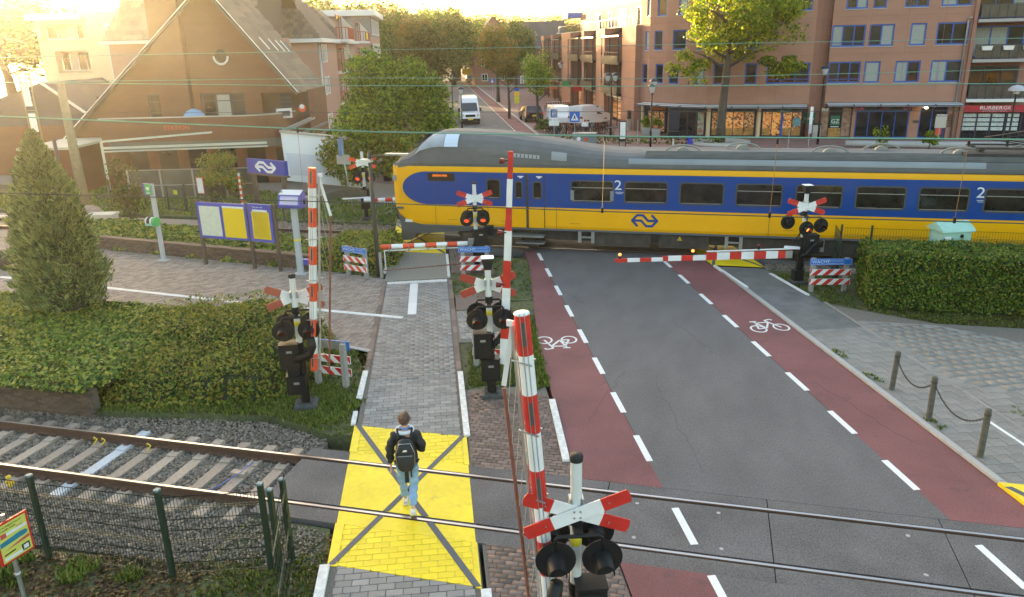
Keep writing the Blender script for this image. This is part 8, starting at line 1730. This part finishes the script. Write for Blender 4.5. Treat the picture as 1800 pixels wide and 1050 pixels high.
# bicycles
def bike_proto():
    t = thing('bicycle', 'x', 'bicycle', (0, 0, 0), 0, 'bicycles parked in the rack on the plaza'); fr_ = random.choice
    for x in (-.53, .53):
        mb = MB(); mb.tube([(x + .33 * math.cos(a * PI / 9), 0, .34 + .33 * math.sin(a * PI / 9)) for a in range(18)], .028, 5, closed=True)
        for a in range(6): mb.cyl((x, 0, .34), (x + .32 * math.cos(a * PI / 3), 0, .34 + .32 * math.sin(a * PI / 3)), .004, n=3)
        mb.build('wheel', m_blackr, t, local=True)
    mb = MB(); 
    for pts in ([(-.53, 0, .34), (-.2, 0, .84), (.32, 0, .80), (-.05, 0, .30), (-.53, 0, .34)], [(-.05, 0, .30), (-.22, 0, .92)], [(.30, 0, .98), (.36, 0, .78), (.53, 0, .34)]): mb.tube(pts, .026, 5)
    mb.build('frame', m_black, t, local=True); MB().ball((-.23, 0, .96), .14, .08, .045, 10, 6).build('saddle', m_blackr, t, local=True)
    mb = MB(); mb.tube([(.16, -.28, 1.02), (.28, -.2, 1.06), (.30, 0, 1.04), (.28, .2, 1.06), (.16, .28, 1.02)], .016, 5); mb.build('handlebar', m_galv, t, local=True); MB().box(-.85, -.42, -.07, .07, .72, .75).build('luggage_rack', m_black, t, local=True); return t
bp = bike_proto(); A_, B_ = G(966, 238), G(1066, 235); cols = [m_black, m_black, M('bike blue', (.05, .16, .4), .4), m_black, M('bike silver', (.4, .42, .44), .4), m_black, M('bike red', (.4, .03, .03), .4), m_black]
nb = 17
for k in range(nb):
    p = A_.lerp(B_, k / (nb - 1)); o = bp if k == 0 else copy_tree(bp); o.location = (p.x, p.y + random.uniform(-.12, .12), 0); o.rotation_euler = (random.uniform(-.08, .08), 0, PI / 2 - .25 + random.uniform(-.12, .12))
    o['label'] = 'dark city bicycle standing in the full plaza bicycle rack'
    m = cols[k % 8]
    for c in o.children:
        if c.name.startswith('frame'): c.material_slots[0].link = 'OBJECT'; c.material_slots[0].material = m
    if m is not m_black: o['label'] = {'bike blue': 'blue framed bicycle in the plaza bicycle rack', 'bike silver': 'silver framed bicycle in the plaza bicycle rack', 'bike red': 'red framed bicycle in the plaza bicycle rack'}[m.name]
A_, B_ = G(962, 196), G(1000, 194)
for k in range(10): o = dup(bp, tuple(A_.lerp(B_, k / 9)), PI / 2 - .2 + random.uniform(-.1, .1), 'dark bicycle in the second rack behind the slim conical tree'); o['group'] = 'bicycles in the second rack'
t = thing('toy_crate', 'white crate with a red top on a bicycle carrier', 'crate', tuple(Vector(G(1029, 237)) + Vector((0, -.3, .75)))); MB().box(-.28, .28, -.2, .2, 0, .28).build('crate_box', m_white, t, local=True); MB().ball((0, 0, .5), .1).build('red_cover', m_sred, t, local=True)
# signs on the plaza
def sign_post(name, label, px, py, h, boards): 
    p = G(px, py); t = thing(name, label, 'traffic sign', (p.x, p.y, 0), YAW * .5); MB().cyl((0, 0, 0), (0, 0, h), .035, n=8).build('pole', m_galv, t, local=True)
    for x0, x1, z0, z1, m in boards: MB().box(x0, x1, -.06, -.04, z0, z1).build('sign_plate', m, t, local=True)
    return t
t = sign_post('parking_sign', 'blue parking sign with a white plate beneath', 974, 245, 2.5, [(-.36, .36, 1.62, 2.52, m_white), (-.28, .28, 1.78, 2.45, M('traffic blue', (.015, .12, .52), .4)), (-.42, .42, 1.12, 1.56, m_white)]); w = wmat(t); text('lettering', 'P', t, w @ Vector((-.16, -.066, 1.88)), w.to_3x3() @ Vector((1, 0, 0)), UZ, .62, m_white)
t = sign_post('crossing_sign', 'blue pedestrian crossing sign with a white triangle', 1010, 246, 2.4, [(-.42, .42, 1.45, 2.3, MATS['traffic blue'])]); MB().prism([(-.32, 1.58), (.32, 1.58), (0, 2.18)], (0, -.061, 0), (1, 0, 0), (0, 0, 1), (0, -.004, 0)).build('white_triangle', m_white, t, local=True); MB().prism([(-.08, 1.64), (.0, 1.78), (.08, 1.64), (.12, 1.66), (.05, 1.88), (.05, 1.98), (-.05, 1.98), (-.05, 1.88), (-.12, 1.66)], (0, -.066, 0), (1, 0, 0), (0, 0, 1), (0, -.003, 0)).build('walker', m_black, t, local=True)
t = sign_post('far_crossing_sign', 'small blue pedestrian sign farther up the street', 866, 168, 2.7, [(-.4, .4, 1.9, 2.7, MATS['traffic blue'])]); MB().prism([(-.28, 2.0), (.28, 2.0), (0, 2.55)], (0, -.062, 0), (1, 0, 0), (0, 0, 1), (0, -.004, 0)).build('white_triangle', m_white, t, local=True)
sign_post('yellow_sign', 'yellow roadwork sign beside the dark parked car', 909, 195, 2.6, [(-.28, .28, .9, 1.7, M('sign lime', (.62, .66, .02), .5)), (-.3, .3, 1.75, 2.3, m_ypost), (-.3, .3, 2.3, 2.65, MATS['traffic blue'])]); sign_post('yellow_banner', 'pair of yellow banner signs across the far end of the street', 831, 150, 3.4, [(-2.1, -.15, 2.1, 3.3, m_ypost), (.4, 2.2, 2.2, 3.4, m_ypost)])
t = sign_post('information_totem', 'black framed white information totem on the plaza', 1094, 262, .4, [(-.26, .26, .55, 2.05, m_black), ]); MB().box(-.2, .2, -.07, -.061, .75, 1.98).build('white_face', m_white, t, local=True); mb = MB(); mb.box(-.26, -.2, -.06, -.02, 0, .6); mb.box(.2, .26, -.06, -.02, 0, .6); mb.build('totem_leg', m_black, t, local=True)
sign_post('banner_pole', 'slim pole with a white and blue banner in front of the brick wall', 1420, 262, 3.0, [(-.09, .12, 1.1, 2.95, m_white), (-.1, .13, 1.1, 1.75, MATS['traffic blue'])]); sign_post('back_sign', 'grey back of a traffic sign before the shop entrance', 1646, 262, 2.2, [(-.36, .36, 1.45, 2.25, m_galv)]); sign_post('slim_pole', 'plain slim pole left of the corner shops', 1120, 257, 2.0, []); sign_post('white_post', 'short white post in front of the bakery window', 1385, 262, 1.25, [])
def street_lamp(label, px, py, h, heads, mat=m_black):
    p = G(px, py); t = thing('street_lamp', label, 'street lamp', (p.x, p.y, 0), 0, 'lantern street lamps'); mb = MB(); mb.tube([(0, 0, 0), (0, 0, h * .3), (0, 0, h * .31), (0, 0, h)], [.085, .085, .06, .05], 10); mb.build('post', mat, t, local=True)
    for dx, dz in heads:
        o = MB().lathe((dx, 0, h + dz), [(.10, 0), (.14, .04), (.27, .42), (.28, .44)], 10).build('lantern', M('lantern glass', (.55, .58, .58), .15), t, local=True); MB().lathe((dx, 0, h + dz + .44), [(.33, 0), (.30, .08), (.16, .2), (.02, .24)], 12).build('lantern_cap', m_dframe, o, local=True)
        if dx: MB().tube([(0, 0, h - .1), (dx * .6, 0, h - .12), (dx, 0, h + dz)], .025, 6).build('lamp_bracket', mat, t, local=True)
    return t
street_lamp('twin lantern street lamp in front of the corner shops', 1143, 260, 4.0, [(0, 0), (.12, .38)]); street_lamp('lantern street lamp before the brick pier of the apartment block', 1437, 254, 5.0, [(0, 0)]); street_lamp('double lantern lamp post beside the bicycle rack', 1073, 243, 4.6, [(-.3, 0), (.3, 0)]); street_lamp('slim street lamp behind the slim conical tree', 986, 200, 5.0, [(0, 0)]); street_lamp('lantern street lamp at the left kerb beside the van', 813, 232, 3.4, [(0, 0)]); street_lamp('slim lamp post left of the white delivery van', 796, 190, 3.6, [(0, 0)])
t = street_lamp('street lamp with a wide pale cap before the red shop sign', 1768, 268, 4.05, []); MB().lathe((0, 0, 4.0), [(.5, 0), (.48, .14), (.3, .32), (.02, .38)], 16).build('lamp_cap', M('pale lamp cap', (.42, .42, .46), .4), t, local=True); MB().lathe((0, 0, 3.8), [(.18, 0), (.22, .2)], 12).build('lamp_glass', m_lampg, t, local=True)
t = thing('litter_bin', 'black litter bin on the pavement before the dark shop door', 'litter bin', tuple(PY(1183, 258, 61.5) * 0 + Vector((PY(1183, 258, 61.0).x, 61.0, 0)))); MB().box(-.4, .45, -.3, .3, .55, 1.05).build('bin_body', m_black, t, local=True); mb = MB(); mb.cyl((0, 0, 0), (0, 0, .55), .07); mb.build('bin_post', m_white, t, local=True)
t = thing('blue_bin', 'small blue bin beside the round tree planter', 'bin', (PY(1213, 245, 61.5).x, 61.5, 0)); MB().box(-.2, .2, -.15, .15, .0, .62).build('bin_body', M('bin blue', (.02, .04, .42), .4), t, local=True); MB().box(-.22, .22, -.17, .17, .62, .67).build('bin_lid', m_dframe, t, local=True)
t = thing('street_cabinet', 'grey street cabinet with two round stickers behind the train roof', 'cabinet', tuple(G(1028, 254))); MB().box(-.9, .9, -.25, .25, 0, .8).build('cabinet_body', M('cabinet grey', (.16, .20, .21), .6), t, local=True); MB().box(-.95, .95, -.3, .3, .8, .9).build('cabinet_lid', m_galv, t, local=True); MB().cyl((-.45, -.26, .45), (-.45, -.25, .45), .17).build('white_sticker', m_white, t, local=True); MB().cyl((.15, -.26, .42), (.15, -.25, .42), .15).build('orange_sticker', m_ored, t, local=True)
t = thing('grey_bin', 'grey bin against the brick pier by the coffee poster', 'bin', (PY(1434, 240, 65.6).x, 65.6, 0)); MB().box(-.3, .3, -.25, .25, 0, 1.1).build('bin_body', m_galv, t, local=True); MB().box(-.32, .32, -.27, .27, 1.1, 1.2).build('bin_lid', m_tdark, t, local=True)
t = thing('payment_terminal', 'grey public terminal standing at the brick wall beside the awning', 'terminal', tuple(G(1110, 229)), .3); MB().box(-.42, .42, -.25, .25, 0, 1.0).build('terminal_body', m_galv, t, local=True); MB().box(-.42, .42, -.2, .25, 1.0, 1.75).build('terminal_hood', m_tdark, t, local=True); MB().box(-.3, .3, -.22, -.2, 1.1, 1.6).build('terminal_screen', m_bglass[2], t, local=True)
t = thing('bistro_table', 'round bistro table with curved legs on the plaza', 'table', tuple(G(1076, 246))); mb = MB(); mb.cyl((0, 0, .98), (0, 0, 1.02), .5, n=18); mb.build('table_top', m_tdark, t, local=True)
for k in range(4): a = k * PI / 2 + .4; MB().tube([(.4 * math.cos(a), .4 * math.sin(a), 0), (.08 * math.cos(a), .08 * math.sin(a), .5), (.3 * math.cos(a), .3 * math.sin(a), .98)], .02, 5).build('leg', m_tdark, t, local=True)
for k, (x, y) in enumerate(((1136, 237), (1153, 239))):
    p = G(x, y); t = thing('plant_pot', ['pale plant pot with a shrub left of the lantern lamp', 'pale plant pot with a shrub right of the lantern lamp'][k], 'plant pot', (p.x, p.y, 0)); MB().add([(sx * a, sy * a, z) for z, a in ((0, .3), (.6, .38)) for sx, sy in ((-1, -1), (1, -1), (1, 1), (-1, 1))], [(0, 1, 5, 4), (1, 2, 6, 5), (2, 3, 7, 6), (3, 0, 4, 7), (4, 5, 6, 7)]).build('pot', m_kerb, t, local=True); c = link('foliage', crown('foliage', l_green, (.5, .5, .55), 420, .16, 8, .5, 90 + k), t); c.location = (0, 0, 1.05)
WB = thing('bench_wall', 'low pale curved wall on the plaza behind the train', 'wall', (14, 60.5, 0)); mb = MB(); mb.tube([(9.6 + i * 1.1, 60.6 - .4 * math.sin(i * .26), .22) for i in range(13)], .28, 4); mb.build('coping', m_kerb, WB)
# ================================================================ THE WALKER
PP = thing('person', 'person in black jacket and pale jeans walking away with a black backpack', 'person', (-4.61, 10.56, 0), SA)
def skinned(name, verts, edges, radii, root, mat, parent, lev=2, post=None):
    """grow one smooth surface over a skeleton of joints"""
    me = bpy.data.meshes.new(name); me.from_pydata(verts, edges, []); o = bpy.data.objects.new(name, me); COL.objects.link(o)
    s = o.modifiers.new('skin', 'SKIN'); s.use_smooth_shade = True; s.branch_smoothing = .6
    for i, r in enumerate(radii): d = me.skin_vertices[0].data[i]; d.radius = r if isinstance(r, tuple) else (r, r); d.use_root = (i == root)
    ss = o.modifiers.new('sub', 'SUBSURF'); ss.levels = ss.render_levels = lev
    m2 = bpy.data.meshes.new_from_object(o.evaluated_get(bpy.context.evaluated_depsgraph_get())); COL.objects.unlink(o); bpy.data.objects.remove(o); bpy.data.meshes.remove(me)
    m2.name = name; m2.materials.clear(); m2.materials.append(mat)
    for p in m2.polygons: p.use_smooth = True
    if post: post(m2)
    return link(name, m2, parent)
# local frame: +Y is the walking direction, X to the walker's right
J = dict(pel=(0, 0, .95), sp1=(0, .0, 1.08), sp2=(0, .01, 1.24), ch=(0, .01, 1.38), nk=(0, .015, 1.50), nk2=(0, .03, 1.57), hd=(0, .045, 1.66), top=(0, .035, 1.755),
         ls=(-.185, .0, 1.43), le=(-.265, -.03, 1.14), lw=(-.27, .06, .90), lh=(-.268, .085, .83), rs=(.185, .0, 1.43), re=(.275, -.05, 1.17), rw=(.17, .20, 1.22), rh=(.10, .25, 1.25),
         lhip=(-.095, 0, .91), lk=(-.10, .14, .51), la=(-.085, .27, .10), lt=(-.09, .40, .035), lb=(-.085, .25, .04), rhip=(.095, 0, .91), rk=(.085, .03, .50), ra=(.055, -.24, .19), rt=(.06, -.15, .035), rb=(.055, -.29, .15))
N_ = list(J); ix = {k: i for i, k in enumerate(N_)}
E_ = [('pel', 'sp1'), ('sp1', 'sp2'), ('sp2', 'ch'), ('ch', 'nk'), ('nk', 'nk2'), ('nk2', 'hd'), ('hd', 'top'), ('ch', 'ls'), ('ls', 'le'), ('le', 'lw'), ('lw', 'lh'), ('ch', 'rs'), ('rs', 're'), ('re', 'rw'), ('rw', 'rh'), ('pel', 'lhip'), ('lhip', 'lk'), ('lk', 'la'), ('la', 'lt'), ('la', 'lb'), ('pel', 'rhip'), ('rhip', 'rk'), ('rk', 'ra'), ('ra', 'rt'), ('ra', 'rb')]
Rr = dict(pel=(.13, .10), sp1=(.12, .09), sp2=(.13, .095), ch=(.14, .10), nk=.058, nk2=.055, hd=(.078, .092), top=(.062, .075), ls=.06, le=.043, lw=.03, lh=(.03, .02), rs=.06, re=.043, rw=.03, rh=(.03, .02), lhip=.085, lk=.055, la=.038, lt=.03, lb=.03, rhip=.085, rk=.055, ra=.038, rt=.03, rb=.03)
body_ = skinned('body', [J[k] for k in N_], [(ix[a], ix[b]) for a, b in E_], [Rr[k] for k in N_], 0, m_skin, PP)
# face, ears
mb = MB(); mb.ball((0, .135, 1.655), .016, .022, .02, 8, 6)
for s in (-1, 1): mb.ball((s * .083, .035, 1.655), .012, .024, .034, 8, 6)
mb.build('ears_and_nose', m_skin, PP, local=True, kind='stuff')
mb = MB()
for s in (-1, 1): mb.ball((s * .032, .128, 1.675), .012, .006, .008, 8, 6)
mb.box(-.025, .025, .128, .133, 1.603, 1.61); mb.build('eyes_and_mouth', M('eye dark', (.03, .02, .02), .4), PP, local=True, kind='stuff')
# hands with five fingers
def hand(w, d, side, curl):
    w, d = Vector(w), Vector(d).normalized(); sx = Vector((0, 1, 0)) if abs(d.z) > .5 else Vector((0, 0, 1)); sx = (sx - d * sx.dot(d)).normalized(); nn = d.cross(sx) * side
    vs_ = [w, w + d * .05]; ed = [(0, 1)]; rd_ = [.022, (.036, .02)]
    for k, (o, L) in enumerate(((-.03, .062), (-.01, .075), (.01, .078), (.03, .068))):
        b = w + d * .085 + sx * o; i = len(vs_); vs_ += [b, b + d * L * .5 + nn * curl * L * .3, b + d * L * .85 + nn * curl * L]; ed += [(1, i), (i, i + 1), (i + 1, i + 2)]; rd_ += [.010, .009, .0075]
    b = w + d * .03 + sx * .036; i = len(vs_); vs_ += [b, b + d * .03 + sx * .022, b + d * .06 + sx * .022 + nn * .01]; ed += [(1, i), (i, i + 1), (i + 1, i + 2)]; rd_ += [.012, .0105, .009]
    return skinned('hand', [tuple(v) for v in vs_], ed, rd_, 1, m_skin, PP, 1)
hand(J['lh'], (0, .15, -.9), -1, .45); hand(J['rh'], (-.6, .5, .2), 1, .6)
# clothes
jk = ['pel', 'sp1', 'sp2', 'ch', 'nk', 'ls', 'le', 'lw', 'rs', 're', 'rw']; ji = {k: i for i, k in enumerate(jk)}
Jr = dict(pel=(.195, .145), sp1=(.19, .14), sp2=(.195, .14), ch=(.19, .135), nk=(.10, .09), ls=(.098, .092), le=.076, lw=.056, rs=(.098, .092), re=.078, rw=.058)
Jv = dict(J); Jv['pel'] = (0, 0, .93)
def puff(m):
    for v in m.vertices:
        x, y, z = v.co; k = .010 * math.sin(z * 42 + x * 16) + .007 * math.sin(y * 31 + x * 27 + z * 13); v.co += v.normal * k
skinned('jacket', [Jv[k] for k in jk], [(ji[a], ji[b]) for a, b in E_ if a in ji and b in ji], [Jr[k] for k in jk], 0, m_jacket, PP, 3, puff)
jn = ['pel', 'lhip', 'lk', 'la', 'rhip', 'rk', 'ra']; ji = {k: i for i, k in enumerate(jn)}; Jl = dict(J); Jl['la'] = (-.087, .25, .13); Jl['ra'] = (.058, -.215, .23)
Kr = dict(pel=(.165, .125), lhip=.107, lk=.078, la=.064, rhip=.107, rk=.078, ra=.066)
skinned('jeans', [Jl[k] for k in jn], [(ji[a], ji[b]) for a, b in E_ if a in ji and b in ji], [Kr[k] for k in jn], 0, m_jeans, PP, 3, lambda m: [setattr(v, 'co', v.co + v.normal * (.007 * math.sin(v.co.z * 48 + v.co.y * 20) + .005 * math.sin(v.co.x * 60 + v.co.z * 21))) for v in m.vertices])
for a, h, t in (('la', 'lb', 'lt'), ('ra', 'rb', 'rt')):
    A, Hh_, T_ = Vector(J[a]), Vector(J[h]), Vector(J[t]); d = (T_ - Hh_).normalized(); up_ = (A - Hh_ - d * (A - Hh_).dot(d)).normalized()
    sk = skinned('shoe', [tuple(Hh_ - d * .02 + up_ * .01), tuple(Hh_ + d * .10 + up_ * .018), tuple(T_ + d * .03 + up_ * .0), tuple(A + up_ * .01)], [(0, 1), (1, 2), (0, 3)], [(.046, .044), (.048, .042), (.044, .026), (.048, .048)], 1, m_shoe, PP, 2)
    sd = d.cross(up_); o0 = (Hh_ + T_) / 2 - up_ * .034; ol = [(-.175, -.03), (-.16, -.042), (0, -.042), (.12, -.05), (.19, -.03), (.2, 0), (.19, .03), (.12, .05), (0, .042), (-.16, .042), (-.175, .03)]
    MB().prism([(p * .88, q) for p, q in ol], PP.matrix_basis @ o0 if False else o0, d, sd, up_ * .025).build('shoe_sole', m_sole, sk, local=True)
# hair as a cap of locks, collar
mb = MB(); mb.ball((0, .03, 1.69), .094, .108, .105, 20, 14); hv = [Vector(v) for v in mb.v]; keep = MB(); keep.v = [tuple(v) for v in hv]
for f, s_ in zip(mb.f, mb.s):
    c = sum((hv[i] for i in f), Vector()) / len(f)
    if c.z > 1.70 or (c.y < .055 and c.z > 1.615): keep.f.append(f); keep.m.append(0); keep.s.append(True)
hm = keep.build('hair', m_hair, PP, local=True)
mb = MB(); rd2 = random.Random(3)
for k in range(150):
    a, b = rd2.uniform(0, 6.28), rd2.uniform(.05, 1.25); n_ = Vector((math.sin(b) * math.cos(a), math.sin(b) * math.sin(a), math.cos(b)))
    if n_.y > .25 and n_.z < .5: continue
    p = Vector((0, .03, 1.69)) + Vector((n_.x * .094, n_.y * .108, n_.z * .105)); t_ = Vector((.12, -.35, -1)); t_ = (t_ - n_ * t_.dot(n_)).normalized() if n_.z < .8 else Vector((.6, .5, 0)); w_ = n_.cross(t_) * .009
    mb.add([p - w_, p + w_, p + t_ * .05 + w_ * .5 + n_ * .012, p + t_ * .05 - w_ * .5 + n_ * .012], [(0, 1, 2, 3)], 0, True)
mb.build('hair_locks', m_hair, hm, local=True, kind='stuff')
mb = MB(); ring = [(.125 * math.cos(a), .02 + .105 * math.sin(a), 1.505 + .012 * math.sin(a) ) for a in [k * PI / 8 for k in range(16)]]; mb.tube(ring, .034, 8, closed=True); mb.build('fleece_collar', m_fleece, PP, local=True)
mb = MB(); mb.tube([(.07 * math.cos(a), .02 + .065 * math.sin(a), 1.55) for a in [k * PI / 6 for k in range(12)]], .016, 6, closed=True); mb.build('blue_shirt_collar', M('shirt blue', (.12, .25, .50), .8), PP, local=True)
# backpack
BPK = thing('backpack', None, None, (0, 0, 0)); BPK.parent = PP
def pod(cx, cy, cz, hx, hy, hz, name, mat, e=2.8, n=22, k=14, taper=.18):
    mb = MB(); v = []
    for i in range(k + 1):
        t = -PI / 2 + PI * i / k
        for j in range(n):
            p = 2 * PI * j / n; s = lambda q: math.copysign(abs(q) ** (2 / e), q); z = s(math.sin(t)); x = s(math.cos(t)) * s(math.cos(p)); y = s(math.cos(t)) * s(math.sin(p)); f = 1 - taper * max(0, z)
            v.append((cx + hx * x * f, cy + hy * y * f, cz + hz * z))
    mb.add(v, [(i * n + j, i * n + (j + 1) % n, (i + 1) * n + (j + 1) % n, (i + 1) * n + j) for i in range(k) for j in range(n)], 0, True); return mb.build(name, mat, BPK, local=True)
pod(0, -.23, 1.20, .165, .115, .27, 'pack_body', m_pack); pod(0, -.33, 1.10, .135, .05, .155, 'front_pocket', m_pack, 2.6); pod(0, -.315, 1.33, .115, .04, .07, 'top_pocket', m_pack, 2.4)
mb = MB(); mb.tube([(-.14, -.305, 1.05), (-.15, -.31, 1.25), (-.09, -.30, 1.42), (.09, -.30, 1.42), (.15, -.31, 1.25), (.14, -.305, 1.05)], .006, 5); mb.tube([(-.12, -.37, 1.24), (.12, -.37, 1.24)], .005, 5); mb.build('zip', m_galv, BPK, local=True); 
mb = MB()
for s in (-1, 1): mb.tube([(s * .10, -.17, 1.44), (s * .115, -.02, 1.545), (s * .125, .11, 1.46), (s * .14, .13, 1.28), (s * .16, -.05, 1.06)], .022, 6); mb.beam((s * .16, -.18, 1.02), (s * .19, -.05, 1.0), .05, .01)
mb.box(-.035, .03, -.26, -.235, .70, .97); mb.box(.06, .085, -.26, -.24, .80, .97); mb.tube([(-.03, -.2, 1.46), (0, -.2, 1.52), (.03, -.2, 1.46)], .01, 5); mb.build('strap', m_strap, BPK, local=True)
mb = MB(); mb.prism([(-.035, -.012), (.03, -.012), (.035, .012), (.0, .02), (-.03, .008)], (0.0, -.358, 1.325), (1, 0, 0), (0, 0, 1), (0, -.004, 0)); mb.build('pale_emblem', m_white, BPK, local=True)
PP.scale = (1.03,) * 3
# ================================================================ EVENING HAZE
hz = bpy.data.materials.new('evening haze'); hz.use_nodes = True; hn = hz.node_tree.nodes; hn.remove(hn['Principled BSDF'])
pvn = hn.new('ShaderNodeVolumePrincipled'); pvn.inputs['Color'].default_value = (1.0, .93, .80, 1); pvn.inputs['Density'].default_value = HAZE_D; pvn.inputs['Anisotropy'].default_value = HAZE_G
hz.node_tree.links.new(pvn.outputs[0], hn['Material Output'].inputs['Volume'])
try: hz.cycles.homogeneous_volume = True
except Exception: pass
MB().box(-1650, 1650, -450, 2650, -1.4, 27).build('haze', hz, kind='stuff')
